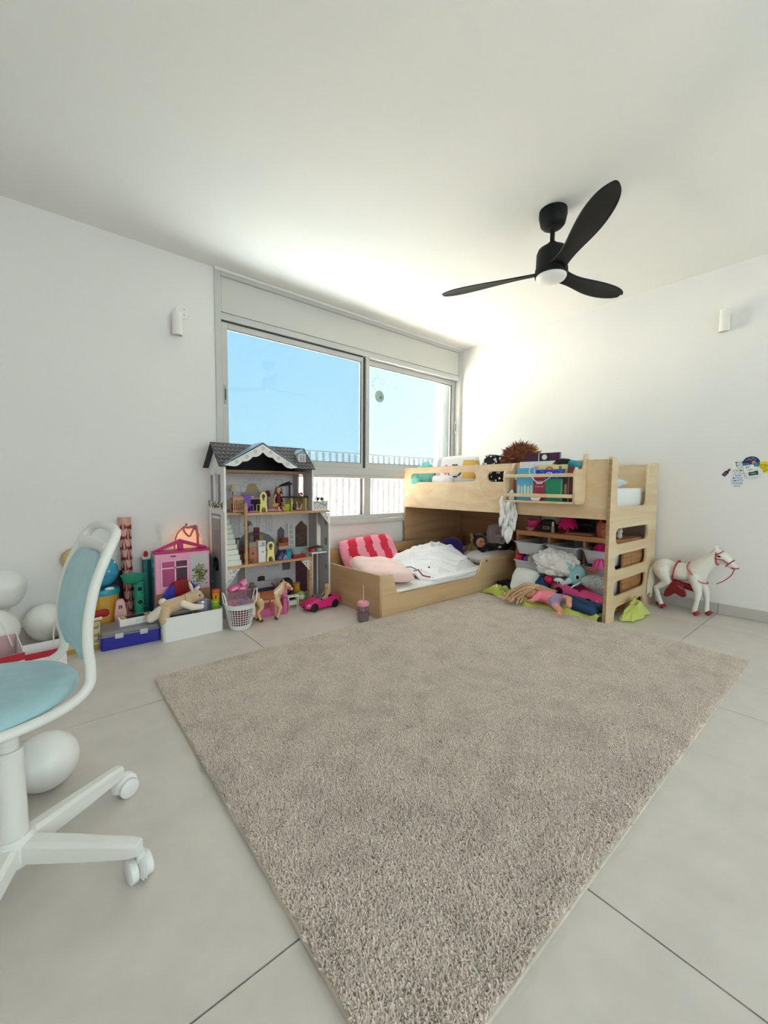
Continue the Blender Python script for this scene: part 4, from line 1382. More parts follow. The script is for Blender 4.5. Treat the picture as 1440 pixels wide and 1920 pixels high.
flat('printed_kitchen', [(-2.64, 0.03), (-2.64, 0.10), (-2.24, 0.10), (-2.24, 0.03)], '5c5a62')
flat('printed_hob', [(-2.50, 0.158), (-2.50, 0.19), (-2.47, 0.20), (-2.44, 0.19), (-2.44, 0.158)], '37353b')
flat('printed_hood', [(-2.53, 0.31), (-2.46, 0.31), (-2.47, 0.325), (-2.52, 0.325)], '3c3a40')
flat('printed_window', [(-2.29, 0.22), (-2.22, 0.22), (-2.22, 0.32), (-2.29, 0.32)], '77757c')
flat('printed_figure', [(-2.31, 0.90), (-2.22, 0.92), (-2.21, 0.95), (-2.26, 0.935), (-2.31, 0.915)], '2d2c33')
# outside of the left wall: printed shutters, planter, door
xo = DX0 - 0.0008
def side(name, boxes, c, lay=0):
    g = G()
    for (y0, y1, z0, z1) in boxes:
        g.box(xo - 0.001 * (lay + 1), xo - 0.001 * lay, y0, y1, z0, z1)
    return g.obj(name, mat(c, 0.6), DH, world=True)
side('printed_shutter', [(-0.31, -0.262, 0.80, 0.985), (-0.155, -0.107, 0.80, 0.985)], '8b8a90')
side('printed_door', [(-0.28, -0.13, 0.05, 0.68)], 'a9a7a8')
side('door_panel', [(-0.255, -0.155, 0.50, 0.60)], '8f9aa6', 1)
side('door_trim', [(-0.295, -0.285, 0.05, 0.70), (-0.125, -0.115, 0.05, 0.70), (-0.30, -0.11, 0.70, 0.712)], '84828a')
g = G()
g.box(DX0 - 0.006, DX0 - 0.0005, DY0, DY1, 0.735, 0.80)
g.obj('planter_panel', M_dw, DH, world=True)
g = G()
for k in range(110):
    yy_, zz_ = random.uniform(-0.37, -0.07), random.uniform(0.755, 0.80)
    g.cbox((DX0 - 0.0075, yy_, zz_), (0.002, 0.009, 0.006), (random.uniform(0, 3), 0, 0))
stuff(g.obj('planter_print', mat('7e7f5d', 0.7), DH, world=True))
g = G()
for k in range(60):
    yy_ = random.uniform(-0.25, -0.15)
    g.cbox((DX0 - 0.0045, yy_, 0.36 + random.uniform(-0.05, 0.05) * (1 - abs(yy_ + 0.2) * 8)), (0.002, 0.02, 0.012), (random.uniform(0, 3), 0, 0))
stuff(g.obj('shrub_print', mat('4c4f49', 0.7), DH, world=True))
# pierced print brackets
def bracket(name, poly, yy=DY0 - 0.005):
    o = G().prism(poly, 0, 0.004, XZ(yy + 0.004)).obj(name, M_dw, DH, world=True)
    g = G()
    cx, cz = sum(p[0] for p in poly) / 3, sum(p[1] for p in poly) / 3
    for k in range(16):
        u, v = random.random(), random.random()
        if u + v > 1:
            u, v = 1 - u, 1 - v
        a, b, c = poly
        x, z = a[0] + (b[0] - a[0]) * u + (c[0] - a[0]) * v, a[1] + (b[1] - a[1]) * u + (c[1] - a[1]) * v
        x, z = cx + (x - cx) * 0.8, cz + (z - cz) * 0.8
        q_ = random.uniform(0, 3)
        g.tube([(x, yy - 0.0006, z), (x + 0.008 * math.cos(q_), yy - 0.0006, z + 0.008 * math.sin(q_))], [0.0016, 0.0022], 4)
    stuff(g.obj('leaf_print', M_ink, o, world=True))
bracket('corner_bracket', [(-2.836, 0.343), (-2.836, 0.232), (-2.752, 0.343)])
bracket('corner_bracket', [(-2.215, 0.343), (-2.285, 0.343), (-2.215, 0.262)])
bracket('corner_bracket', [(-2.043, 0.702), (-2.118, 0.702), (-2.043, 0.615)])
# balcony front with a printed planter
bal = dpart('balcony_panel', G().box(-2.178, -2.045, DY0 + 0.002, DY0 + 0.007, 0.7225, 0.795), M_dw)
g = G()
for k in range(60):
    x, z = random.uniform(-2.172, -2.05), random.uniform(0.752, 0.79)
    q_ = random.uniform(0, 3)
    g.tube([(x, DY0 + 0.0015, z), (x + 0.006 * math.cos(q_), DY0 + 0.0012, z + 0.006 * math.sin(q_))], [0.002, 0.0026], 4)
for x in (-2.16, -2.135, -2.11, -2.085, -2.06):
    g.tube([(x, DY0 + 0.0012, 0.735), (x, DY0 + 0.0012, 0.750)], [0.003, 0.002], 5)
stuff(g.obj('planter_print', mat('6c7364', 0.7), bal, world=True))
g = G()
for k in range(34):
    a = random.uniform(0.2, PI - 0.2)
    r_ = random.uniform(0.008, 0.035)
    x, z = -2.125 + r_ * 1.2 * math.cos(a), 0.797 + r_ * 0.9 * math.sin(a)
    g.cbox((x, DY0 + 0.0045, z), (0.012, 0.003, 0.008), (0, random.uniform(0, 3), 0))
stuff(g.obj('plant_cutout', mat('94979a', 0.6), bal, world=True))
dpart('right_wall_print', G().box(DX1 - 0.0135, DX1 - 0.0125, -0.36, -0.325, 0.60, 0.66).box(DX1 - 0.0135, DX1 - 0.0125, -0.36, -0.325, 0.44, 0.50).box(DX1 - 0.0135, DX1 - 0.0125, -0.355, -0.33, 0.25, 0.28), M_dk)
# lift: platform between white rails
dpart('lift_rail', G().box(-2.062, -2.052, -0.235, -0.225, 0.0, 0.703), M_dw)
dpart('lift_platform', G().box(-2.18, -2.047, -0.365, -0.10, 0.382, 0.390), mat('f1f0ee', 0.4), bevel=0.001)
dpart('lift_leg', G().box(-2.178, -2.172, -0.363, -0.357, 0.0, 0.3815), mat('f1f0ee', 0.4))
dpart('cupboard_print', G().prism([(-2.17, 0.01), (-2.06, 0.01), (-2.06, 0.30), (-2.17, 0.30)], 0, 0.002, XZ(DY1 - 0.0085)), mat('5d3040', 0.6, noise=0.5, nscale=60))
dpart('wardrobe_print', G().prism([(-2.17, 0.40), (-2.06, 0.40), (-2.06, 0.57), (-2.115, 0.62), (-2.17, 0.57)], 0, 0.002, XZ(DY1 - 0.0085)), mat('5b4234', 0.6, noise=0.4, nscale=50))

# ------------------------------------------------------------ doll furniture
ZU, ZM = 0.7225, 0.3635
M_yel = mat('ecdf8c', 0.45, key='pale_yellow_wood')
def doll_chair(x, y, z, rz, label, h=0.145, c=M_yel, first=None):
    t = thing('doll_chair', label, 'toy chair', (x, y, z), rz, None)
    w = 0.029
    outl = [(-w, 0), (-w * 0.62, 0), (-w * 0.55, 0.02), (-w * 0.3, 0.034), (w * 0.3, 0.034), (w * 0.55, 0.02), (w * 0.62, 0), (w, 0), (w * 1.0, 0.03), (w * 0.78, 0.07), (w * 0.95, 0.105)] + [(w * 0.95 * math.cos(PI * k / 8), 0.112 + 0.033 * math.sin(PI * k / 8)) for k in range(1, 8)] + [(-w * 0.95, 0.105), (-w * 0.78, 0.07), (-w, 0.03)]
    hole = [(w * 0.5 * math.cos(2 * PI * k / 12), 0.112 + 0.018 * math.sin(2 * PI * k / 12)) for k in range(12)]
    hole2 = [(-w * 0.3, 0.084), (w * 0.3, 0.084), (w * 0.22, 0.093), (-w * 0.22, 0.093)]
    plate('backrest', outl, [hole, hole2], 0.005, frame((0, -0.024, 0), (1, 0, 0), (0, 0, 1)), c, t, world=False)
    G().box(-w, w, -0.0235, 0.026, 0.05, 0.056).obj('seat', c, t, bevel=0.001)
    for x_ in (-w, w - 0.006):
        G().box(x_, x_ + 0.006, 0.02, 0.026, 0, 0.0495).obj('leg', c, t)
    return t
doll_chair(-2.571, -0.33, ZU, R(6), 'pale yellow doll chair on the upper floor of the doll house')
doll_chair(-2.516, -0.33, ZM, R(-4), 'pale yellow doll chair beside the white washing machine, middle floor')
# crib with slats
t = thing('doll_crib', 'wooden doll crib with slatted front and pink bedding', 'toy crib', (-2.718, -0.262, ZU))
for x_ in (-0.042, 0.035):
    for y_ in (-0.03, 0.03):
        G().box(x_, x_ + 0.007, y_, y_ + 0.007, 0, 0.105).obj('post', M_pine, t)
for y_ in (-0.029, 0.031):
    G().box(-0.0345, 0.0345, y_, y_ + 0.005, 0.09, 0.104).obj('rail', M_pine, t)
    G().box(-0.0345, 0.0345, y_, y_ + 0.005, 0.004, 0.014).obj('rail', M_pine, t)
    for k in range(5):
        x_ = -0.028 + k * 0.0125
        G().box(x_, x_ + 0.006, y_, y_ + 0.004, 0.0145, 0.0895).obj('slat', M_pine, t)
G().box(-0.034, 0.034, -0.0235, 0.03, 0.015, 0.06).obj('mattress', mat('a03a4a', 0.9), t, bevel=0.004)
g = G()
g.limb([(-0.03, -0.005, 0.108), (0.03, 0.0, 0.106)], [0.012, 0.009], 10)
g.obj('blanket', mat('d98f98', 0.9), t, remesh=0.004)
# lamps
for (x, y_, h, c1, c2, lab) in ((-2.708, -0.14, 0.19, 'cdb897', '4a3b30', 'doll floor lamp with a square beige shade at the left wall'), (-2.462, -0.19, 0.15, '5c1426', '6a5240', 'doll table lamp with a dark red shade by the doll')):
    t = thing('doll_lamp', lab, 'toy lamp', (x, y_, ZU))
    G().lathe([(0, 0), (0.016, 0), (0.014, 0.004), (0.003, 0.006), (0.003, h - 0.045), (0, h - 0.045)], n=12).obj('stand', mat(c2, 0.5), t, smooth=True)
    G().lathe([(0.022, h - 0.045), (0.014, h), (0, h)], n=4 if 'square' in lab else 16, rot=(0, 0, R(45))).obj('shade', mat(c1, 0.7), t)
# purple chair
t = thing('doll_armchair', 'purple plastic doll chair beside the crib', 'toy chair', (-2.655, -0.305, ZU), R(10))
M_pur = mat('8a5fc0', 0.4)
G().box(-0.026, 0.026, 0.014, 0.022, 0.03, 0.125).obj('backrest', M_pur, t, bevel=0.003)
G().box(-0.026, 0.026, -0.024, 0.0135, 0.045, 0.055).obj('seat', M_pur, t, bevel=0.002)
for x_ in (-0.026, 0.018):
    G().box(x_, x_ + 0.008, -0.024, -0.016, 0, 0.0445).obj('leg', M_pur, t)
    G().box(x_, x_ + 0.008, 0.014, 0.022, 0, 0.0295).obj('leg', M_pur, t)
# black dressing table with a pink top
t = thing('doll_desk', 'black doll desk with a pink top behind the yellow chair', 'toy table', (-2.585, -0.225, ZU))
G().box(-0.05, 0.05, -0.03, 0.03, 0.088, 0.1).obj('top', mat('d98aa6', 0.4), t, bevel=0.002)
G().box(-0.045, 0.045, -0.026, 0.026, 0, 0.0875).obj('cabinet', mat('17151a', 0.4), t, bevel=0.002)
G().ball((-0.015, -0.01, 0.105), (0.018, 0.012, 0.006), 10, 6).obj('white_tray', mat('ece6ea', 0.4), t, smooth=True)
# table with a black top and curved yellow legs
t = thing('doll_table', 'doll table with a black top and yellow side panels', 'toy table', (-2.286, -0.29, ZU))
G().box(-0.10, 0.095, -0.04, 0.04, 0.098, 0.108).obj('top', mat('141418', 0.3), t, bevel=0.002)
for x_ in (-0.045, 0.075):
    plate('side_panel', [(-0.036, 0), (-0.026, 0.03), (-0.034, 0.06), (-0.03, 0.0975), (0.03, 0.0975), (0.034, 0.06), (0.026, 0.03), (0.036, 0)], [], 0.007, frame((x_, 0, 0), (0, 1, 0), (0, 0, 1)), M_yel, t, world=False)
G().box(-0.0375, 0.0745, 0.01, 0.014, 0.05, 0.0975).obj('rear_board', mat('7c6530', 0.6), t)
# pink flowers on the table
t = thing('doll_flowers', 'tiny pink flower bunch on the black doll table', 'toy flowers', (-2.236, -0.285, ZU + 0.1085))
g = G()
for k in range(9):
    g.ball((random.uniform(-0.016, 0.016), random.uniform(-0.01, 0.01), random.uniform(0.008, 0.026)), 0.0075, 7, 5)
g.obj('blossom', mat('d2347a', 0.6), t, smooth=True)
G().cyl((0, 0, 0), (0, 0, 0.012), 0.008, 0.010, 10).obj('vase', mat('e7d7df', 0.4), t)
# flamingo like bits below the table: small pink figure
t = thing('toy_figure', 'small pink toy animal under the black doll table', 'toy figure', (-2.275, -0.30, ZU))
g = G().limb([(0, 0, 0.012), (0.006, 0, 0.04), (-0.004, 0, 0.062)], [0.009, 0.005, 0.006], 8)
g.limb([(0.03, 0, 0.01), (0.034, 0, 0.03), (0.04, 0, 0.045)], [0.008, 0.006, 0.005], 8)
g.limb([(0, 0, 0.012), (0.03, 0, 0.01)], [0.008, 0.008], 8)
g.obj('body', mat('d8a4a0', 0.6), t, remesh=0.0025)
# green pot
t = thing('doll_pot', 'lime green doll bucket at the front edge of the upper floor', 'toy bucket', (-2.38, -0.335, ZU))
G().lathe([(0, 0), (0.021, 0), (0.027, 0.053), (0.024, 0.053), (0.019, 0.006), (0, 0.006)], n=20).obj('bucket', mat('a9bc2c', 0.4), t, smooth=True)
# coat stand
t = thing('doll_stand', 'black doll easel stand in the corner of the upper floor', 'toy stand', (-2.245, -0.12, ZU))
g = G()
g.tube([(0, 0, 0), (0, 0, 0.21)], 0.008, 8)
g.tube([(-0.05, -0.01, 0.19), (0.02, 0, 0.205)], 0.008, 8)
g.cbox((0, 0, 0.006), (0.06, 0.05, 0.012))
g.obj('frame', mat('17161a', 0.5), t)
def small_doll(loc, rz, label, hair, dress, skin='e2b092', pose='sit', scale=1.0):
    t = thing('fashion_doll', label, 'doll', loc, rz)
    s = scale
    g = G()
    V3 = lambda p: tuple(c * s for c in p)
    if pose == 'sit':
        g.limb([V3((0, 0, 0.02)), V3((0, 0, 0.06)), V3((0, 0, 0.098))], [0.017 * s, 0.012 * s, 0.014 * s], 10)
        g.limb([V3((0, 0, 0.098)), V3((0, 0, 0.118))], [0.006 * s, 0.006 * s], 8)
        g.ball(V3((0, -0.002, 0.132)), (0.0145 * s, 0.0155 * s, 0.018 * s), 14, 10)
        for q in (-1, 1):
            g.limb([V3((q * 0.010, -0.01, 0.018)), V3((q * 0.014, -0.075, 0.024)), V3((q * 0.016, -0.11, 0.008))], [0.011 * s, 0.008 * s, 0.006 * s], 8)
            g.limb([V3((q * 0.018, 0, 0.10)), V3((q * 0.032, -0.01, 0.065)), V3((q * 0.028, -0.035, 0.045))], [0.0065 * s, 0.0055 * s, 0.005 * s], 8)
    g.obj('body', mat(skin, 0.5), t, remesh=0.0025 * s)
    g = G()
    g.limb([V3((0, 0, 0.035)), V3((0, 0, 0.095))], [0.021 * s, 0.0165 * s], 10)
    g.limb([V3((0.0, -0.012, 0.022)), V3((0, -0.06, 0.022))], [0.023 * s, 0.018 * s], 10)
    g.obj('dress', mat(dress, 0.7), t, remesh=0.003 * s)
    g = G()
    g.ball(V3((0, 0.006, 0.138)), (0.0185 * s, 0.0165 * s, 0.0175 * s), 12, 8)
    for k in range(16):
        a = PI * k / 15
        x_, y_ = 0.017 * math.cos(a), 0.016 * math.sin(a)
        g.limb([V3((x_, y_, 0.138)), V3((x_ * 1.5, y_ * 1.4 + 0.003, 0.10)), V3((x_ * 1.7 + random.uniform(-.006, .006), y_ * 1.6, 0.058 + random.uniform(-.01, .01)))], [0.006 * s, 0.006 * s, 0.0035 * s], 6)
    g.obj('hair', mat(hair, 0.6, bump=0.5, bscale=200), t, remesh=0.0025 * s)
    for q in (-1, 1):
        G().ball(V3((q * 0.0055, -0.0165, 0.134)), (0.0022 * s, 0.0014 * s, 0.0018 * s), 8, 6).obj('eye', mat('1c1a2a', 0.3), t)
    G().ball(V3((0, -0.0165, 0.1225)), (0.003 * s, 0.0014 * s, 0.0012 * s), 8, 6).obj('mouth', mat('b53a48', 0.4), t)
    return t
small_doll((-2.405, -0.255, ZU + 0.001), R(-15), 'doll with long brown hair and dark red dress sitting on the upper floor', '8a5a3c', '6a2032', scale=1.18)
def cloth_heap(name, label, cat, loc, size, c, seed, group=None, n=7, h=0.6, rz=0, m=None, vox=0.005, fold=1.0):
    """loosely crumpled cloth: a low dome broken up by folds"""
    rnd = random.Random(seed)
    t = thing(name, label, cat, loc, rz, group)
    sx, sy, sz = size
    big = max(sx, sy, sz)
    o1 = Vector((rnd.uniform(0, 50), rnd.uniform(0, 50), rnd.uniform(0, 50)))
    tw = rnd.uniform(0, PI)
    nu, nv = (72, 34) if big > 0.09 else (40, 20)
    vs, fs = [], []
    for j in range(nv + 1):
        ph = PI * j / nv
        for i in range(nu):
            a = 2 * PI * i / nu
            d = Vector((math.sin(ph) * math.cos(a), math.sin(ph) * math.sin(a), math.cos(ph)))
            k = 1 + 0.26 * mnoise.noise(d * 1.4 + o1) + 0.11 * mnoise.noise(d * 3.1 + o1)
            q = Vector((d.x * math.cos(tw) - d.y * math.sin(tw), d.x * math.sin(tw) + d.y * math.cos(tw), d.z))
            f1 = 1 - abs(mnoise.noise(Vector((q.x * 2.0, q.y * 5.5, q.z * 3.5)) + o1 * 1.7))
            f2 = 1 - abs(mnoise.noise(Vector((q.x * 6.5, q.y * 2.5, q.z * 5.0)) + o1 * 0.6))
            k += (0.15 * f1 ** 5 + 0.08 * f2 ** 5 - 0.07) * fold
            x, y, z = d.x * sx * k, d.y * sy * k, sz * 0.42 + d.z * sz * 0.55 * k
            if z < 0.002:
                z = 0.0015
            vs.append((x, y, z))
    for j in range(nv):
        for i in range(nu):
            fs.append((j * nu + i, j * nu + (i + 1) % nu, (j + 1) * nu + (i + 1) % nu, (j + 1) * nu + i))
    g = G().add(vs, fs)
    o = g.obj('cloth', m or mat(c, 0.9, bump=0.4, bscale=90), t, smooth=False)
    o.data.polygons.foreach_set('use_smooth', [True] * len(o.data.polygons))
    return t
cloth_heap('doll_clothes', 'pink striped doll clothes lying along the upper floor edge', 'doll clothes', (-2.47, -0.335, ZU), (0.075, 0.02, 0.02), 'dd8fa4', 4, vox=0.003)
cloth_heap('doll_clothes', 'light pink doll cloth under the purple chair', 'doll clothes', (-2.63, -0.345, ZU), (0.04, 0.018, 0.012), 'e58fae', 8, vox=0.003)
cloth_heap('doll_clothes', 'yellow and pink doll cloth in the lap of the brown haired doll', 'doll clothes', (-2.445, -0.295, ZU + 0.028), (0.03, 0.015, 0.03), 'd9a64a', 12, vox=0.003)
# middle floor
t = thing('toy_fridge', 'terracotta and white toy fridge cabinet on the middle floor', 'toy fridge', (-2.633, -0.285, ZM))
G().box(-0.032, 0.024, -0.045, 0.03, 0, 0.108).obj('cabinet', mat('b7775f', 0.5), t, bevel=0.003)
G().box(-0.032, 0.024, -0.045, 0.03, 0.1085, 0.145).obj('top_unit', mat('9b9488', 0.5), t, bevel=0.002)
G().lathe([(0, 0), (0.008, 0), (0.008, 0.002), (0, 0.002)], (-0.008, -0.0455, 0.065), 12, rot=(R(90), 0, 0)).obj('round_handle', mat('5c3a2c', 0.5), t)
t = thing('toy_washer', 'tall white toy washing machine between the fridge and yellow chair', 'toy washing machine', (-2.579, -0.33, ZM))
G().box(-0.027, 0.027, -0.022, 0.03, 0, 0.112).obj('body', M_whitep, t, bevel=0.002)
g = G().box(-0.027, -0.021, -0.022, 0.03, 0.1125, 0.152).box(0.021, 0.027, -0.022, 0.03, 0.1125, 0.152).box(-0.0205, 0.0205, -0.022, 0.03, 0.145, 0.152).box(-0.0205, 0.0205, 0.024, 0.03, 0.1125, 0.1445)
g.obj('hood_frame', M_whitep, t)
G().box(-0.005, 0.012, -0.0228, -0.0222, 0.07, 0.078).obj('small_print', mat('9aa4a8', 0.5), t)
t = thing('toy_tower', 'dark red toy shelf tower behind the washing machine', 'toy shelf', (-2.558, -0.20, ZM))
G().box(-0.018, 0.018, -0.015, 0.015, 0, 0.235).obj('case', mat('7a1530', 0.5), t, bevel=0.002)
for z_ in (0.155, 0.19):
    G().box(-0.014, 0.014, -0.0158, -0.0152, z_, z_ + 0.026).obj('opening', mat('3c0c1a', 0.5), t)
t = thing('toy_stool', 'dark brown round doll stool beside the newel post', 'toy stool', (-2.70, -0.27, ZM))
G().lathe([(0, 0.085), (0.022, 0.085), (0.024, 0.09), (0.02, 0.096), (0, 0.097)], n=18).obj('seat', mat('6e3f2a', 0.5), t, smooth=True)
for a in (45, 135, 225, 315):
    G().tube([(0.017 * math.cos(R(a)), 0.017 * math.sin(R(a)), 0), (0.012 * math.cos(R(a)), 0.012 * math.sin(R(a)), 0.085)], 0.003, 6).obj('leg', mat('6e3f2a', 0.5), t)
t = thing('toy_broom', 'dark brown toy broom leaning at the stairs', 'toy broom', (-2.706, -0.165, ZM), rot=(R(-4), R(4), 0))
G().tube([(0, 0, 0), (0, 0, 0.15)], 0.004, 8).obj('handle', mat('4c3124', 0.5), t)
G().cbox((0.004, 0, 0.155), (0.05, 0.014, 0.014), (0, R(-12), 0)).obj('head', mat('5a3a2a', 0.6), t, bevel=0.003)
t = thing('rocking_toy', 'brown curved rocking toy at the foot of the newel post', 'toy', (-2.665, -0.345, ZM))
for y_ in (-0.014, 0.014):
    G().tube(curve_pts([(-0.025, y_, 0.03), (-0.012, y_, 0.005), (0.012, y_, 0.005), (0.025, y_, 0.035)], 5), 0.004, 6).obj('rocker', mat('9a6040', 0.5), t, smooth=True)
G().box(-0.014, 0.014, -0.018, 0.018, 0.02, 0.028).obj('seat', mat('9a6040', 0.5), t)
ob = []
for k, (x_, y_, dz, w_, d_, h_, c, rz, lab) in enumerate((
        (-2.345, -0.20, 0.0, 0.07, 0.05, 0.05, '7c1f2c', 8, 'dark red toy crate at the bottom of the small stack'),
        (-2.342, -0.20, 0.051, 0.08, 0.045, 0.028, 'cfc3b4', -10, 'pale toy tray between crates of the small stack'),
        (-2.352, -0.205, 0.080, 0.085, 0.04, 0.026, 'b5673c', 4, 'orange brown toy drawer near the top of the small stack'),
        (-2.335, -0.195, 0.107, 0.06, 0.04, 0.032, '8c4a2c', 14, 'brown toy crate topmost of the small stack'))):
    t = thing('toy_crate', lab, 'toy crate', (x_, y_, ZM + dz), R(rz))
    g = G().box(-w_ / 2, w_ / 2, -d_ / 2, d_ / 2, 0, 0.004)
    g.box(-w_ / 2, w_ / 2, -d_ / 2, -d_ / 2 + 0.004, 0.0041, h_).box(-w_ / 2, w_ / 2, d_ / 2 - 0.004, d_ / 2, 0.0041, h_)
    g.box(-w_ / 2, -w_ / 2 + 0.004, -d_ / 2 + 0.0041, d_ / 2 - 0.0041, 0.0041, h_).box(w_ / 2 - 0.004, w_ / 2, -d_ / 2 + 0.0041, d_ / 2 - 0.0041, 0.0041, h_)
    g.obj('crate', mat(c, 0.5), t)
    G().box(-w_ * 0.4, w_ * 0.4, -d_ * 0.36, d_ * 0.36, 0.0045, h_ * 0.8).obj('content', mat(['3a2228', '8f6f50', '4a3020', 'b07a4a'][k], 0.7), t)
t = thing('toy_ladder', 'white toy ladder leaning in the corner of the middle floor', 'toy ladder', (-2.245, -0.145, ZM), rot=(R(-8), R(3), 0))
for x_ in (-0.026, 0.020):
    G().box(x_, x_ + 0.008, -0.004, 0.004, 0, 0.25).obj('rail', M_whitep, t)
for k in range(6):
    G().box(-0.0175, 0.0195, -0.003, 0.003, 0.03 + 0.04 * k, 0.037 + 0.04 * k).obj('rung', M_whitep, t)
t = thing('toy_carton', 'teal toy milk carton on the middle floor', 'toy carton', (-2.365, -0.325, ZM), R(12))
G().box(-0.02, 0.02, -0.014, 0.014, 0, 0.05).obj('carton', mat('2aa0b4', 0.45), t, bevel=0.001)
G().prism([(-0.014, 0.0505), (0.014, 0.0505), (0, 0.068)], -0.02, 0.02, frame((0, 0, 0), (0, 1, 0), (0, 0, 1))).obj('gable_top', mat('1f7f92', 0.45), t)
t = thing('toy_tray', 'stack of dark red toy trays at the middle floor edge', 'toy tray', (-2.283, -0.325, ZM))
for k in range(2):
    G().box(-0.055, 0.052, -0.035, 0.035, 0.0125 * k, 0.011 + 0.0125 * k).obj('tray', mat('a8182e', 0.45), t, bevel=0.003)
t = thing('toy_bathtub', 'grey and teal toy bathtub on the dark red trays', 'toy bathtub', (-2.288, -0.322, ZM + 0.0245))
G().lathe([(0.0, 0.0), (0.030, 0.0), (0.045, 0.035), (0.052, 0.05), (0.047, 0.051), (0.034, 0.028), (0.0, 0.022)], n=28, sx=1.1, sy=0.62).obj('tub', mat('94adb2', 0.35), t, smooth=True)
G().ball((0.004, 0, 0.03), (0.03, 0.015, 0.012), 14, 8).obj('dark_cushion', mat('3d4a52', 0.6), t, smooth=True)
t = thing('toy_tent', 'navy toy tent with pink letters on the middle floor', 'toy', (-2.43, -0.33, ZM))
G().prism([(-0.045, 0), (0.05, 0), (0.0, 0.07)], -0.03, 0.03, frame((0, 0, 0), (1, 0, 0), (0, 0, 1))).obj('tent', mat('3a4a78', 0.6), t, bevel=0.002)
G().prism([(0.005, 0), (0.049, 0), (0.026, 0.045)], 0.0303, 0.0315, frame((0, 0, 0), (1, 0, 0), (0, 0, 1))).obj('flap', mat('8f90b8', 0.6), t)
text('pink_letter', 'u', 0.045, frame((-0.016, -0.0316, 0.022), (1, 0, 0), (0, 0, 1)), mat('e58fb0', 0.5), t, world=False)
# on the lift
for k, (x_, y_, dz, w_, d_, h_, c, rz, lab) in enumerate((
        (-2.15, -0.31, 0.0, 0.055, 0.04, 0.022, 'c2203a', 4, 'crimson doll cushion on the left of the lift platform'),
        (-2.082, -0.30, 0.0, 0.058, 0.045, 0.022, '6fae94', -6, 'green and white doll cushion on the lift platform'))):
    t = thing('doll_cushion', lab, 'doll cushion', (x_, y_, 0.3905 + dz), R(rz))
    G().box(-w_ / 2, w_ / 2, -d_ / 2, d_ / 2, 0, h_).obj('cushion', mat(c, 0.8), t, bevel=0.009, segs=3)
    G().box(-w_ * 0.1, w_ * 0.12, -d_ / 2 - 0.0008, d_ / 2 + 0.0008, -0.0002 + 0.0006, h_ + 0.0008).obj('stripe', mat('e8dfe0' if k else 'e0708a', 0.8), t, bevel=0.009, segs=3)
t = thing('toy_book', 'brown open toy book tilted on the two lift cushions', 'toy book', (-2.115, -0.29, 0.4135), rot=(0, R(-7), R(10)))
G().box(-0.055, 0.055, -0.03, 0.03, 0.004, 0.009).obj('cover', mat('8a5a48', 0.6), t, bevel=0.001)
G().box(-0.052, 0.05, -0.027, 0.027, 0.0092, 0.011).obj('pages', mat('5a3a34', 0.7), t)
# ground floor
t = thing('toy_pram', 'black toy pram with wheels on the ground floor of the doll house', 'toy pram', (-2.355, -0.235, 0.0205))
G().box(-0.065, 0.065, -0.04, 0.04, 0.06, 0.115).obj('basket', mat('1b1b20', 0.6), t, bevel=0.01)
G().lathe([(0.05, 0), (0.045, 0.035), (0.025, 0.055), (0, 0.06)], (0.02, 0, 0.1155), 18).obj('hood', mat('26262c', 0.6), t, smooth=True)
for x_ in (-0.045, 0.045):
    for y_ in (-0.036, 0.036):
        G().tube([(x_, y_ - 0.004, 0.022), (x_, y_ + 0.004, 0.022)], 0.022, 16).obj('wheel', mat('111113', 0.5), t)
    G().box(x_ - 0.003, x_ + 0.003, -0.03, 0.03, 0.02, 0.0595).obj('axle_frame', mat('3a3a40', 0.4), t)
G().tube([(-0.065, 0, 0.11), (-0.105, 0, 0.15)], 0.004, 8).obj('push_bar', mat('3a3a40', 0.4), t)
t = thing('toy_satchel', 'lime and white toy satchel on the ground floor edge', 'toy bag', (-2.268, -0.33, 0.0205), R(-12))
G().lathe([(0, 0), (0.042, 0.004), (0.045, 0.03), (0.036, 0.06), (0.02, 0.075), (0, 0.078)], n=20, sy=0.6).obj('bag', mat('97b356', 0.6), t, smooth=True)
G().ball((0.006, -0.026, 0.035), (0.02, 0.006, 0.02), 12, 8).obj('white_patch', mat('e4e4da', 0.6), t, smooth=True)
t = thing('toy_jug', 'mustard yellow toy jug behind the lime satchel', 'toy jug', (-2.255, -0.245, 0.0205))
G().lathe([(0, 0), (0.028, 0), (0.034, 0.05), (0.026, 0.10), (0.03, 0.125), (0.0, 0.125)], n=18).obj('jug', mat('cf9a2c', 0.5), t, smooth=True)
G().tube(curve_pts([(-0.026, 0, 0.11), (-0.05, 0, 0.145), (-0.062, 0, 0.16)], 4), 0.008, 8).obj('spout', mat('cf9a2c', 0.5), t, smooth=True)
t = thing('doll_hat_stand', 'grey brown doll hat stand on the left of the ground floor', 'toy', (-2.63, -0.28, 0.0205))
G().lathe([(0, 0), (0.03, 0), (0.03, 0.005), (0.005, 0.01), (0.005, 0.15), (0, 0.15)], n=14).obj('stand', mat('6b6560', 0.5), t, smooth=True)
G().lathe([(0.036, 0.1505), (0.034, 0.155), (0.018, 0.16), (0.016, 0.185), (0, 0.187)], n=18).obj('hat', mat('8f7a5c', 0.7), t, smooth=True)
t = thing('toy_grill', 'grey toy grill rack on the ground floor behind the palomino horse', 'toy', (-2.54, -0.26, 0.0205))
for k in range(6):
    G().box(-0.05 + 0.018 * k, -0.046 + 0.018 * k, -0.02, 0.02, 0.05, 0.054).obj('bar', mat('8b8b90', 0.3, metal=0.6), t)
G().box(-0.055, 0.05, -0.024, -0.0205, 0.045, 0.058).obj('front_bar', mat('8b8b90', 0.3, metal=0.6), t)
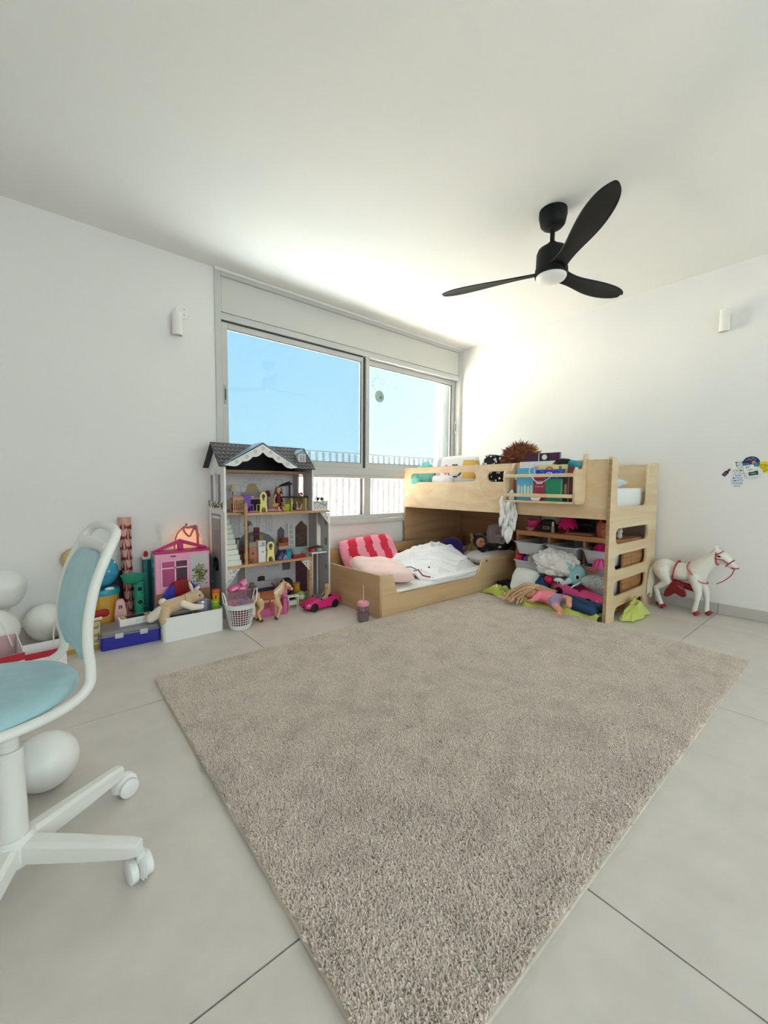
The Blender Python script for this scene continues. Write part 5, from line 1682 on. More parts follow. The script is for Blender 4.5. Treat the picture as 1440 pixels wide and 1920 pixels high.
for x_ in (-0.05, 0.044):
    G().box(x_, x_ + 0.004, -0.024, -0.0205, 0, 0.0445).obj('leg', mat('5b5b60', 0.4), t)
    G().box(x_, x_ + 0.004, 0.016, 0.02, 0, 0.0495).obj('leg', mat('5b5b60', 0.4), t)

# ------------------------------------------------------------ toys on the floor before the doll house
# laundry basket with a woven grid
t = thing('laundry_basket', 'small white mesh plastic laundry basket full of toys on the floor', 'basket', (-2.828, -0.578, 0))
BH = 0.165
def bw(z):
    return 0.062 + 0.030 * z / BH
g = G()
NB = 30
for k in range(NB):
    a = 2 * PI * k / NB
    g.tube([(bw(z) * math.cos(a), bw(z) * 0.95 * math.sin(a), z) for z in (0.018, 0.08, 0.14)], 0.0021, 5)
g.obj('upright', M_whitep, t, smooth=True)
g = G()
for k in range(8):
    z = 0.03 + 0.0152 * k
    g.tube([(bw(z) * math.cos(a), bw(z) * 0.95 * math.sin(a), z) for a in [2 * PI * i / 36 for i in range(36)]], 0.0019, 5, closed=True)
g.obj('hoop', M_whitep, t, smooth=True)
G().lathe([(0, 0), (0.058, 0), (0.0635, 0.006), (0.066, 0.026), (0.063, 0.026), (0.058, 0.008), (0, 0.006)], n=36, sy=0.95).obj('base', M_whitep, t, smooth=True)
G().lathe([(bw(.14) - 0.002, 0.138), (bw(.14) + 0.003, 0.138), (bw(BH) + 0.004, 0.160), (bw(BH) + 0.006, BH), (bw(BH) - 0.002, BH), (bw(.15) - 0.003, 0.15)], n=36, sy=0.95).obj('rim', M_whitep, t, smooth=True)
for s_ in (-1, 1):
    G().tube(curve_pts([(s_ * (bw(BH) + 0.001), -0.03, BH), (s_ * (bw(BH) + 0.012), -0.022, BH + 0.06), (s_ * (bw(BH) + 0.016), 0.0, BH + 0.078), (s_ * (bw(BH) + 0.012), 0.022, BH + 0.06), (s_ * (bw(BH) + 0.001), 0.03, BH)], 6), 0.004, 8).obj('handle', M_whitep, t, smooth=True)
cloth_heap('toy_heap_cloth', 'dark red cloth showing through the laundry basket mesh', 'cloth', (-2.828, -0.578, 0.0085), (0.050, 0.048, 0.13), '8e1f34', 21, n=14, vox=0.005)
t = thing('clear_pouch', 'clear pink zip pouch of doll things standing in the laundry basket', 'pouch', (-2.822, -0.575, 0.130), rot=(R(6), R(-7), R(4)))
g = G().box(-0.082, 0.078, -0.018, 0.018, 0, 0.115)
g.obj('clear_skin', glassy('f0d4de', 0.12, 0.12), t, bevel=0.012, segs=3)
for k, (x_, z_, r_, c) in enumerate(((-0.04, 0.04, 0.016, 'c8a0b0'), (0.01, 0.035, 0.018, '8fa8d0'), (0.045, 0.05, 0.014, '6f90c8'), (-0.02, 0.075, 0.013, 'b98aa0'))):
    G().ball((x_, 0, z_), (r_, 0.011, r_), 10, 7).obj('packed_toy', mat(c, 0.5), t, smooth=True)
for k, (x_, y_, z_, dx, dy, dz, c, ry, lab) in enumerate((
        (-2.865, -0.575, 0.262, 0.075, 0.035, 0.028, 'd84a8c', -18, 'hot pink toy block on the left top of the clear pouch'),
        (-2.815, -0.572, 0.256, 0.07, 0.035, 0.026, 'dc5f98', 10, 'pink toy block on the middle of the clear pouch'),
        (-2.80, -0.57, 0.286, 0.045, 0.03, 0.032, 'ee8ab4', -25, 'light pink toy cube topmost in the laundry basket'))):
    t = thing('toy_block', lab, 'toy block', (x_, y_, z_), rot=(0, R(ry), R(8 * k)))
    G().cbox((0, 0, 0), (dx, dy, dz)).obj('block', mat(c, 0.45), t, bevel=0.005)
    G().cbox((0, -dy / 2 - 0.0006, 0), (dx * 0.5, 0.001, dz * 0.4)).obj('inset', mat('f4b4cc', 0.45), t)
# horse builder, shared by the palomino and the big white horse
def horse(name, label, loc, rz, s, coat, mane_c, hoof_c, legs, tack):
    t = thing(name, label, 'toy horse', loc, rz)
    V = lambda x, y, z: (x * s, y * s, z * s)
    L = lambda pts, rs, n=12: g.limb([V(*p) for p in pts], [r * s for r in rs], n)
    g = G()
    g.ball(V(-0.20, 0, 0.60), (0.165 * s, 0.125 * s, 0.150 * s), 20, 14)
    g.ball(V(0.0, 0, 0.585), (0.23 * s, 0.118 * s, 0.135 * s), 20, 14)
    g.ball(V(0.18, 0, 0.60), (0.150 * s, 0.112 * s, 0.155 * s), 20, 14)
    L([(0.19, 0, 0.63), (0.31, 0, 0.765), (0.41, 0, 0.885)], [0.135, 0.105, 0.080], 14)
    L([(0.415, 0, 0.895), (0.485, 0, 0.87), (0.60, 0, 0.765)], [0.080, 0.076, 0.046], 14)
    g.ball(V(0.46, 0, 0.84), (0.068 * s, 0.050 * s, 0.070 * s), 14, 10)
    g.ball(V(0.612, 0, 0.752), (0.046 * s, 0.042 * s, 0.045 * s), 12, 8)
    for q in (-1, 1):
        g.tube([V(0.40, q * 0.04, 0.95), V(0.40, q * 0.048, 0.995), V(0.41, q * 0.05, 1.035)], [0.023 * s, 0.022 * s, 0.005 * s], 8)
    feet = []
    for (kind, y, pts) in legs:
        if kind == 'f':
            L([pts[0], pts[1], pts[2], pts[3]], [0.085, 0.050, 0.034, 0.036], 12)
            L([pts[1], pts[1]], [0.050, 0.050], 12)
        else:
            L([pts[0], pts[1], pts[2], pts[3]], [0.115, 0.062, 0.036, 0.037], 12)
        L([pts[3], pts[4]], [0.036, 0.033], 10)
        feet.append((pts[3], pts[4]))
    g.obj('body', coat, t, remesh=0.011 * s if s > 0.3 else 0.012 * s, relax=6)
    for a, b in feet:
        d = (Vector(b) - Vector(a)).normalized()
        bb = Vector(b)
        G().tube([V(*(bb + d * -0.012)), V(*(bb + d * 0.01)), V(*(bb + d * 0.042))], [0.037 * s, 0.041 * s, 0.050 * s], 14).obj('hoof', hoof_c, t, smooth=True)
    # tail and mane
    g = G()
    random.seed(31)
    for k in range(14):
        yy_ = random.uniform(-0.03, 0.03)
        xx_ = random.uniform(-0.03, 0.03)
        g.limb([V(-0.335, yy_ * 0.4, 0.655), V(-0.372 + xx_ * 0.4, yy_ - 0.02, 0.56), V(-0.365 + xx_ * 1.0, yy_ * 1.6 - 0.05, 0.36), V(-0.365 + xx_ * 1.1, yy_ * 1.8 - 0.08, 0.16 + random.uniform(-0.04, 0.06))], [0.022 * s, 0.026 * s, 0.023 * s, 0.009 * s], 7)
    g.obj('tail', mane_c, t, remesh=0.009 * s, relax=2)
    if tack == 'palomino':
        g = G()
        for k in range(16):
            u_ = k / 15
            p = Vector((0.365, 0, 0.95)).lerp(Vector((0.15, 0, 0.74)), u_)
            g.limb([V(p.x, 0, p.z), V(p.x - 0.02, -0.09, p.z - 0.04), V(p.x - 0.03, -0.115, p.z - 0.13)], [0.018 * s, 0.018 * s, 0.008 * s], 7)
        g.obj('mane', mane_c, t, remesh=0.010 * s, relax=2)
    return t
# palomino toy horse, rearing slightly, saddle of brown
legsP = [('f', -1, [(0.20, -0.07, 0.52), (0.30, -0.075, 0.33), (0.26, -0.075, 0.17), (0.215, -0.075, 0.06), (0.205, -0.075, 0.045)]),
         ('f', 1, [(0.20, 0.07, 0.52), (0.22, 0.07, 0.31), (0.21, 0.07, 0.16), (0.215, 0.07, 0.065), (0.22, 0.07, 0.045)]),
         ('h', -1, [(-0.22, -0.075, 0.55), (-0.17, -0.08, 0.38), (-0.27, -0.08, 0.26), (-0.21, -0.08, 0.065), (-0.195, -0.08, 0.045)]),
         ('h', 1, [(-0.22, 0.075, 0.55), (-0.20, 0.08, 0.38), (-0.31, 0.08, 0.27), (-0.28, 0.08, 0.065), (-0.265, 0.08, 0.045)])]
hp = horse('toy_horse', 'tan palomino toy horse with brown saddle standing before the pink sofa', (-2.625, -0.545, 0.0), R(-14), 0.262,
           mat('e2bf8e', 0.5), mat('efe0c4', 0.8), mat('4a3226', 0.5), legsP, 'palomino')
s = 0.262
M_sad = mat('9a4f22', 0.5, key='saddle_brown')
g = G()
g.sheet(lambda u, v: ((-0.22 + 0.36 * u) * s, 0.155 * s * math.sin((v - 0.5) * 3.4), (0.585 + 0.170 * math.cos((v - 0.5) * 3.4)) * s), 8, 18, 0.012 * s)
g.obj('saddle', M_sad, hp, smooth=True)
g = G()
g.tube([((0.02) * s, 0.142 * s * math.cos(a), (0.585 + 0.155 * math.sin(a)) * s) for a in [2 * PI * i / 20 for i in range(20)]], 0.012 * s, 6, closed=True)
for q in (-1, 1):
    g.tube([(0.03 * s, q * 0.15 * s, 0.56 * s), (0.035 * s, q * 0.158 * s, 0.36 * s)], 0.012 * s, 6)
    g.tube([((0.035 + 0.03 * math.cos(a)) * s, q * 0.158 * s, (0.33 + 0.03 * math.sin(a)) * s) for a in [2 * PI * i / 10 for i in range(10)]], 0.008 * s, 5, closed=True)
g.obj('girth', M_sad, hp, smooth=True)
def bridle(t, s, m, r, rein):
    g = G()
    ring = lambda c, d, ry, rz_, n=16: [tuple((Vector(c) + Vector((0, ry * math.cos(2 * PI * i / n), 0)) + d * (rz_ * math.sin(2 * PI * i / n))) * s) for i in range(n)]
    g.tube(ring((0.565, 0, 0.797), Vector((0.66, 0, 0.75)).normalized(), 0.066, 0.068), r, 6, closed=True)
    g.tube(ring((0.425, 0, 0.86), Vector((-0.10, 0, 1.0)).normalized(), 0.088, 0.105), r, 6, closed=True)
    for q in (-1, 1):
        g.tube([tuple(Vector(p) * s) for p in ((0.43, q * 0.088, 0.85), (0.50, q * 0.083, 0.845), (0.565, q * 0.066, 0.797))], r, 6)
        g.tube([tuple(Vector(p) * s) for p in ((0.42, q * 0.080, 0.905), (0.465, q * 0.072, 0.935), (0.485, 0.0, 0.955))], r, 6)
    g.obj('bridle', m, t, smooth=True)
    if rein:
        g = G()
        g.tube([tuple(p * s) for p in curve_pts([Vector(p) for p in rein], 8)], r * 0.8, 6)
        g.obj('rein', m, t, smooth=True)
bridle(hp, 0.262, mat('b83a5a', 0.5), 0.0022, [(0.57, -0.066, 0.78), (0.44, -0.11, 0.66), (0.25, -0.15, 0.66)])
for q in (-1, 1):
    G().ball((0.437 * s, q * 0.068 * s, 0.880 * s), 0.013 * s, 8, 6).obj('eye', mat('17110d', 0.2), hp, smooth=True)

# big white toy horse by the right wall
legsW = [('f', -1, [(0.19, -0.07, 0.54), (0.245, -0.08, 0.34), (0.235, -0.085, 0.20), (0.215, -0.085, 0.065), (0.23, -0.085, 0.042)]),
         ('f', 1, [(0.20, 0.07, 0.54), (0.30, 0.075, 0.33), (0.315, 0.075, 0.20), (0.315, 0.075, 0.065), (0.335, 0.075, 0.042)]),
         ('h', -1, [(-0.21, -0.07, 0.57), (-0.13, -0.085, 0.42), (-0.285, -0.085, 0.30), (-0.215, -0.085, 0.09), (-0.19, -0.085, 0.052)]),
         ('h', 1, [(-0.23, 0.07, 0.57), (-0.20, 0.08, 0.42), (-0.345, 0.08, 0.30), (-0.31, 0.08, 0.085), (-0.29, 0.08, 0.048)])]
sw = 0.50
M_hw = mat('eceae2', 0.35, key='white_vinyl', noise=0.02, nscale=6)
hw = horse('toy_horse', 'large white toy horse with red tack standing by the right wall', (-0.135, -2.245, 0.0), R(-92), sw, M_hw, mat('ddd6c8', 0.85, bump=0.6, bscale=120), mat('9a2b3c', 0.45), legsW, 'white')
M_tack = mat('b3203a', 0.45, key='red_strap')
bridle(hw, sw, M_tack, 0.0038, [(0.625, -0.04, 0.735), (0.60, -0.06, 0.65), (0.53, -0.07, 0.56), (0.45, -0.09, 0.50)])
bridle_part = G()
bridle_part.tube([((0.618 + 0.040 * math.cos(a)) * sw, 0.052 * sw * math.sin(a), 0.742 * sw) for a in [2 * PI * i / 12 for i in range(12)]], 0.004, 6, closed=True)
bridle_part.obj('bit', M_tack, hw, smooth=True)
G().tube([((-0.055) * sw + 0.012 * math.sin(a), 0.134 * sw * math.cos(a), (0.585 + 0.150 * math.sin(a)) * sw) for a in [2 * PI * i / 24 for i in range(24)]], 0.0125, 6, closed=True, flat=(1.0, 0.3)).obj('girth_strap', M_tack, hw, smooth=True)
G().tube([(tuple(p)) for p in curve_pts([Vector((0.10, 0.0, 0.745)) * sw, Vector((0.11, 0.128, 0.68)) * sw, Vector((0.17, 0.134, 0.60)) * sw, Vector((0.26, 0.115, 0.50)) * sw, Vector((0.335, 0.0, 0.47)) * sw, Vector((0.26, -0.115, 0.50)) * sw, Vector((0.17, -0.134, 0.60)) * sw, Vector((0.11, -0.128, 0.68)) * sw, Vector((0.10, 0.0, 0.745)) * sw], 6)], 0.0036, 6).obj('breast_strap', mat('c8433c', 0.45), hw, smooth=True)
# saddle slipped round under the belly, hanging on the room side
fl = [(-0.05, 0.46), (0.02, 0.455), (0.075, 0.40), (0.115, 0.32), (0.13, 0.265), (0.08, 0.235), (0.03, 0.25), (-0.02, 0.275), (-0.08, 0.225), (-0.13, 0.195), (-0.165, 0.215), (-0.15, 0.29), (-0.10, 0.38)]
G().prism([(x * sw, z * sw) for x, z in fl], 0.118 * sw, 0.150 * sw, frame((0, 0, 0), (1, 0, 0), (0, 0, 1))).obj('saddle_flap', mat('7d0f1f', 0.4), hw, bevel=0.007, segs=3)
g = G()
g.limb([(-0.12 * sw, 0.03 * sw, 0.40 * sw), (0.10 * sw, -0.02 * sw, 0.385 * sw), (0.23 * sw, -0.06 * sw, 0.345 * sw)], [0.05 * sw, 0.05 * sw, 0.026 * sw], 12)
g.limb([(0.0 * sw, -0.05 * sw, 0.40 * sw), (0.0, -0.12 * sw, 0.38 * sw)], [0.06 * sw, 0.04 * sw], 12)
g.obj('saddle', mat('8e1426', 0.4), hw, remesh=0.006)
G().tube([((0.02) * sw, -0.1515 * sw, 0.40 * sw), (0.075 * sw, -0.1515 * sw, 0.355 * sw)], 0.0016, 6).obj('saddle_gloss_line', mat('d9b9bc', 0.4), hw)
for q in (-1, 1):
    G().ball((0.455 * sw, q * 0.0735 * sw, 0.885 * sw), (0.024 * sw, 0.008 * sw, 0.012 * sw), 10, 8).obj('eye', mat('17110d', 0.2), hw, smooth=True)
    G().tube([(0.425 * sw, q * 0.079 * sw, 0.902 * sw), (0.455 * sw, q * 0.077 * sw, 0.905 * sw)], 0.004 * sw, 6).obj('brow', mat('4a4542', 0.4), hw)

# pink sofa, chair, stool, car
M_sofa = mat('d8699a', 0.45, key='rose_plastic')
t = thing('doll_sofa', 'rose pink plastic doll sofa on the floor behind the tan horse', 'toy sofa', (-2.57, -0.445, 0), R(-5))
G().box(-0.10, 0.10, -0.035, 0.035, 0.0, 0.055).obj('seat_base', M_sofa, t, bevel=0.005)
for x_ in (-0.115, 0.0855):
    G().box(x_, x_ + 0.03, -0.045, 0.04, 0.0, 0.115).obj('armrest', M_sofa, t, bevel=0.008, segs=3)
G().box(-0.085, 0.085, 0.0355, 0.055, 0.0, 0.16).obj('backrest', M_sofa, t, bevel=0.008, segs=3)
t = thing('toy_bicycle', 'magenta doll bicycle frame with a wheel behind the tan horse', 'toy bicycle', (-2.50, -0.46, 0.0555), R(70))
G().tube([(0.0, 0.032 * math.cos(a), 0.125 + 0.032 * math.sin(a)) for a in [2 * PI * i / 20 for i in range(20)]], 0.004, 6, closed=True).obj('wheel', mat('c4326e', 0.45), t, smooth=True)
G().tube([(0, 0, 0), (0, 0, 0.125)], 0.005, 8).obj('fork', mat('d2457f', 0.45), t, smooth=True)
for a in range(0, 180, 36):
    G().tube([(0, 0.03 * math.cos(R(a)), 0.125 + 0.03 * math.sin(R(a))), (0, -0.03 * math.cos(R(a)), 0.125 - 0.03 * math.sin(R(a)))], 0.001, 5).obj('spoke', mat('e9c0d2', 0.45), t)
t = thing('doll_chair', 'pink plastic doll chair between the sofa and the white stool', 'toy chair', (-2.438, -0.405, 0), R(-15))
G().box(-0.028, 0.028, -0.025, 0.025, 0.06, 0.068).obj('seat', M_sofa, t, bevel=0.002)
G().box(-0.028, 0.028, 0.0255, 0.031, 0.0, 0.155).obj('backrest', mat('e58ab0', 0.45), t, bevel=0.003)
for x_ in (-0.028, 0.021):
    G().box(x_, x_ + 0.007, -0.025, -0.018, 0, 0.0595).obj('leg', M_sofa, t)
t = thing('doll_stool', 'white doll side table beside the pink car', 'toy table', (-2.372, -0.405, 0), R(-8))
G().box(-0.045, 0.045, -0.025, 0.025, 0.088, 0.098).obj('top', M_whitep, t, bevel=0.002)
for x_ in (-0.042, 0.034):
    for y_ in (-0.022, 0.014):
        G().box(x_, x_ + 0.008, y_, y_ + 0.008, 0, 0.0875).obj('leg', M_whitep, t)
G().box(-0.033, 0.033, -0.018, 0.018, 0.03, 0.036).obj('shelf', M_whitep, t)
G().box(-0.03, 0.03, -0.015, 0.015, 0.0365, 0.06).obj('drawer', mat('d9d6d0', 0.5), t)
# convertible
def toy_car(name, label, loc, rot, m, wheel_m, L=0.30, W=0.115, Hh=0.085, windshield=True):
    t = thing(name, label, 'toy car', loc, rot=rot)
    # side profile lofted across the width; cabin tub left open
    nx = 20
    def top(u):
        return Hh * (0.62 + 0.30 * math.sin(min(1, u / 0.45) * PI * 0.5) + (0.10 * math.sin((u - 0.55) / 0.45 * PI) if u > 0.55 else 0) - (0.10 if u > 0.96 else 0))
    g = G()
    vs = []
    for i in range(nx + 1):
        u = i / nx
        x = -L / 2 + L * u
        pinch = 1 - 0.30 * (abs(2 * u - 1) ** 5)
        w = W / 2 * pinch
        zt = top(u)
        low = 0.020 + 0.010 * abs(2 * u - 1) ** 3
        tub = 0.40 < u < 0.80
        zi = 0.045 if tub else zt + 0.004
        vs += [(x, -w, low), (x, -w * 1.03, (low + zt) / 2), (x, -w * 0.93, zt * 0.97), (x, -w * 0.78, zt), (x, -w * 0.70, zi), (x, w * 0.70, zi), (x, w * 0.78, zt), (x, w * 0.93, zt * 0.97), (x, w * 1.03, (low + zt) / 2), (x, w, low)]
    k = 10
    fs = [(i * k + j, i * k + j + 1, (i + 1) * k + j + 1, (i + 1) * k + j) for i in range(nx) for j in range(k - 1)]
    fs += [(i * k + k - 1, i * k, (i + 1) * k, (i + 1) * k + k - 1) for i in range(nx)]
    fs += [tuple(range(k))[::-1], tuple(nx * k + j for j in range(k))]
    g.add(vs, fs).obj('car_body', m, t, smooth=True)
    for x in (-L * 0.30, L * 0.31):
        for sd in (-1, 1):
            y = sd * W * 0.49
            wh = G().tube([(x, y - sd * 0.012, 0.031), (x, y + sd * 0.003, 0.031), (x, y + sd * 0.005, 0.031)], [0.031, 0.031, 0.027], 24).obj('wheel', wheel_m, t, smooth=True)
            G().tube([(x, y + sd * 0.0052, 0.031), (x, y + sd * 0.0065, 0.031)], 0.012, 14).obj('hub_cap', mat('2c2a2e', 0.3, metal=0.3), wh)
    for sd in (-1, 1):
        G().ball((-L * 0.44, sd * W * 0.34, Hh * 0.62), (0.012, 0.010, 0.005), 10, 7, rot=(0, R(-25), sd * R(15))).obj('headlight', mat('e9c6d6', 0.2), t, smooth=True)
        G().ball((-L * 0.10, sd * W * 0.52, Hh * 0.97), (0.007, 0.008, 0.006), 8, 6).obj('mirror', mat('1c1a1d', 0.3), t, smooth=True)
    G().tube([(-L * 0.485, -W * 0.26, 0.035), (-L * 0.498, 0, 0.035), (-L * 0.485, W * 0.26, 0.035)], 0.006, 8, flat=(0.5, 1)).obj('grille', mat('2a1a24', 0.4), t, smooth=True)
    if windshield:
        g = G().sheet(lambda u, v: (-L * 0.12 + 0.03 * v + 0.012 * (2 * u - 1) ** 2, (u - 0.5) * W * 0.78, Hh * 0.90 + 0.028 * v), 8, 3, 0.0015)
        g.obj('windshield', glassy('cfd6dc', 0.15), t, smooth=True)
    for sd in (-1, 1):
        G().box(L * 0.07, L * 0.19, sd * W * 0.17 - 0.016, sd * W * 0.17 + 0.016, 0.046, 0.055).obj('seat', mat('26242a', 0.6), t, bevel=0.003)
        G().box(L * 0.195, L * 0.235, sd * W * 0.17 - 0.016, sd * W * 0.17 + 0.016, 0.046, 0.098).obj('seat_back', mat('1d1b20', 0.6), t, bevel=0.005)
    return t
toy_car('toy_convertible', 'hot pink toy convertible on the floor beside the wooden bed', (-2.206, -0.530, 0), (0, 0, R(4)), mat('e0267f', 0.35, key='hot_pink'), mat('131215', 0.5))
small_doll((-2.165, -0.545, 0.0555), R(-86), 'blonde doll sitting in the hot pink toy convertible', 'c9a272', 'caa98a', scale=0.82)
# ------------------------------------------------------------ plywood loft bed
from mathutils import noise as mnoise
M_ply = wood('ead6b4', 'dcbf95', (1.2, 5, 14), 0.42)
M_plyE = wood('c3a47a', '8d6f4c', (4, 4, 160), 0.5, 1.0)
LB = thing('loft_bed', 'pale plywood loft bed with ladder end panel along the right wall', 'bed', (-0.47, -1.03, 0))
XF = -0.907
YZf = lambda x: frame((x, 0, 0), (0, -1, 0), (0, 0, 1))      # local z points to -x
slot1 = rrect(0.130, 0.935, 0.955, 1.04, 0.042)
slot2 = rrect(1.055, 1.60, 0.955, 1.04, 0.042)
plate('front_guard', [(0.033, 0.70), (2.017, 0.70), (2.017, 1.105), (0.033, 1.095)], [slot1, slot2], 0.018, YZf(XF + 0.018), M_ply, LB, bevel=0.002)
XZf = lambda y: frame((0, y, 0), (1, 0, 0), (0, 0, 1))
ladder_out = [(-0.927, 0.0), (-0.79, 0.0), (-0.785, 0.06), (-0.765, 0.083), (-0.735, 0.09), (-0.29, 0.09), (-0.255, 0.085), (-0.235, 0.06), (-0.23, 0.0), (-0.034, 0.0)]
ladder_out += [(-0.034, 1.10), (-0.045, 1.112), (-0.09, 1.112), (-0.225, 1.10), (-0.24, 1.075), (-0.245, 0.835), (-0.255, 0.80), (-0.29, 0.785), (-0.77, 0.785), (-0.805, 0.80), (-0.82, 0.835), (-0.825, 1.07), (-0.84, 1.10), (-0.87, 1.115), (-0.927, 1.117)]
holes = [rrect(-0.815, -0.205, z0, z1, 0.045, 6) for z0, z1 in ((0.528, 0.637), (0.348, 0.455), (0.165, 0.272))]
plate('ladder_panel', ladder_out, holes, 0.022, frame((0, -2.0185, 0), (1, 0, 0), (0, 0, 1)), M_ply, LB, bevel=0.003)
plate('end_panel', [(-0.907, 0.0), (-0.034, 0.0), (-0.034, 1.09), (-0.888, 1.09), (-0.907, 0.70)], [], 0.016, XZf(-0.033), wood('c3a17a', 'ae8b64', (1.2, 5, 14), 0.5), LB)
G().box(-0.034, -0.016, -2.0, -0.018, 0.70, 1.10).obj('wall_guard', M_ply, LB, bevel=0.002, world=True)
G().box(-0.034, -0.018, -1.05, -0.018, 0.0, 0.698).obj('rear_panel', wood('b48f69', '9f7a56', (4, 1.2, 14), 0.5), LB, world=True)
G().box(-0.888, -0.035, -2.0, -0.018, 0.712, 0.728).obj('slat_base', M_ply, LB, world=True)
G().box(-0.886, -0.868, -1.98, -0.03, 0.70, 0.7115).obj('batten', M_ply, LB, world=True)
G().box(-0.928, -0.9275, -2.040, -2.0185, 0.0, 1.10).obj('ply_edge', M_plyE, LB, world=True)
mt = thing('loft_mattress', 'white fitted mattress on the loft bed seen through the ladder notch', 'mattress', (-0.46, -1.02, 0.7285))
G().prism(rrect(-0.415, 0.405, -0.965, 0.97, 0.05), 0, 0.185).obj('mattress_core', mat('eef1f2', 0.85, bump=0.5, bscale=14), mt, bevel=0.03, segs=3)
# book rack hooked on the guard
RK = thing('book_rack', 'plywood book rack hooked over the loft bed guard', 'book rack', (-0.99, -1.585, 0.80))
def rack_side(y):
    out = [(-1.060, 0.815), (-1.045, 0.80), (-0.925, 0.80), (-0.909, 0.82), (-0.909, 1.095), (-0.93, 1.095), (-0.96, 1.04), (-1.045, 1.04), (-1.060, 1.02)]
    return out
def rack_end(y):
    out = [(-1.062, 0.82), (-1.045, 0.80), (-0.93, 0.80), (-0.909, 0.82), (-0.909, 1.108), (-0.886, 1.108), (-0.886, 1.085), (-0.872, 1.085), (-0.872, 1.13), (-0.885, 1.148), (-0.915, 1.148), (-0.93, 1.13), (-0.932, 1.075), (-0.945, 1.045), (-0.97, 1.038), (-1.045, 1.038), (-1.062, 1.02)]
    return out
plate('side_panel', rack_side(0), [], 0.016, frame((0, -1.312, 0), (1, 0, 0), (0, 0, 1)), M_ply, RK, bevel=0.003)
plate('side_panel', rack_end(0), [], 0.018, frame((0, -1.850, 0), (1, 0, 0), (0, 0, 1)), M_ply, RK, bevel=0.003)
for z0, z1 in ((0.985, 1.010), (0.842, 0.868)):
    G().box(-1.060, -1.048, -1.8495, -1.3285, z0, z1).obj('front_rail', M_ply, RK, bevel=0.003, world=True)
G().box(-1.060, -0.925, -1.8495, -1.3285, 0.802, 0.816).obj('shelf_board', M_ply, RK, bevel=0.002, world=True)
# books in the rack: (name, y0, y1, x, thick, z0, z1, colour, label, extras)
def book(y0, y1, x0, th, z1, c, label, lean=0.0, z0=0.8165, pages=True):
    t = thing('book', label, 'book', (x0, (y0 + y1) / 2, z0), rot=(0, R(lean), 0), group='books in the rack')
    w, h = abs(y1 - y0), z1 - z0
    G().box(-th / 2, -th / 2 + 0.002, -w / 2, w / 2, 0, h).obj('front_cover', mat(c, 0.35), t)
    G().box(th / 2 - 0.002, th / 2, -w / 2, w / 2, 0, h).obj('back_cover', mat(c, 0.35), t)
    G().box(-th / 2 + 0.0021, th / 2 - 0.0021, -w / 2 + 0.003, w / 2 - 0.002, 0.002, h - 0.003).obj('pages', mat('e9e3d6', 0.8), t)
    return t, w, h, -th / 2
def cover(t, fx, boxes, c, name='cover_print'):
    g = G()
    for (y0, y1, z0, z1) in boxes:
        g.box(fx - 0.0006, fx - 0.0001, y0, y1, z0, z1)
    return g.obj(name, mat(c, 0.45), t)
YF_ = lambda x: frame((x, 0, 0), (0, -1, 0), (0, 0, 1))
t, w, h, fx = book(-1.42, -1.69, -0.925, 0.016, 1.165, '4a1440', 'tall plum book with black and white photo at the back of the rack')
cover(t, fx, [(-0.055, 0.02, h - 0.06, h - 0.004)], '1c1a1c')
G().ball((fx - 0.001, -0.018, h - 0.03), (0.001, 0.022, 0.02), 10, 6).obj('photo_spot', mat('e9e6e2', 0.5), t)
cover(t, fx, [(0.024, 0.03, 0.1, h)], 'd8d4d6', 'white_line')
t, w, h, fx = book(-1.385, -1.67, -0.947, 0.014, 1.105, 'e6e5ea', 'white picture book with faint red writing behind the light blue book')
scribble('writing_print', 0.10, 0.016, YF_(fx - 0.0004) @ Matrix.Translation((0.03, h - 0.045, 0)), mat('c4606a', 0.5), t)
t, w, h, fx = book(-1.36, -1.40, -0.98, 0.022, 1.02, 'a9493c', 'reddish brown narrow book left of the light blue book')
cover(t, fx, [(-0.015, 0.012, h - 0.05, h - 0.02)], 'e8e2da')
t, w, h, fx = book(-1.405, -1.545, -1.015, 0.018, 1.055, '5fb4dc', 'light blue book with pale candles printed on the cover')
cover(t, fx, [(0.05 - 0.026 * k - 0.008, 0.05 - 0.026 * k + 0.008, 0.03, 0.10 - 0.008 * (k % 2)) for k in range(5)], 'dfe7c9', 'candle_print')
g = G()
for k in range(5):
    z_ = 0.10 - 0.008 * (k % 2)
    g.add([(fx - 0.0007, 0.05 - 0.026 * k - 0.008, z_), (fx - 0.0007, 0.05 - 0.026 * k + 0.008, z_), (fx - 0.0007, 0.05 - 0.026 * k, z_ + 0.02)], [(0, 1, 2)])
g.obj('flame_print', mat('f0ecd0', 0.5), t)
scribble('title_print', 0.08, 0.008, YF_(fx - 0.0004) @ Matrix.Translation((0, h - 0.022, 0)), mat('2a6f98', 0.5), t, seed=3)
t, w, h, fx = book(-1.55, -1.765, -0.968, 0.016, 1.075, 'e9dc9a', 'cream book with an orange drawing peeking over the glitter book')
G().ball((fx - 0.0005, 0.02, h - 0.035), (0.0006, 0.032, 0.024), 14, 8).obj('orange_drawing', mat('dc7c38', 0.5), t)
G().ball((fx - 0.001, 0.02, h - 0.04), (0.0006, 0.018, 0.015), 12, 8).obj('face_drawing', mat('f2c9a0', 0.5), t)
cover(t, fx, [(-0.07, -0.05, h - 0.04, h - 0.01), (-0.095, -0.08, h - 0.055, h - 0.03)], '6c8a3a')
t, w, h, fx = book(-1.548, -1.755, -0.992, 0.016, 1.040, '1f3fd0', 'royal blue book with silver stars behind the top rail')
g = G()
random.seed(77)
for k in range(40):
    y_, z_ = random.uniform(-w / 2 + 0.01, w / 2 - 0.01), random.uniform(0.1, h - 0.006)
    g.ball((fx - 0.0004, y_, z_), (0.0005, 0.0026, 0.0026), 6, 4)
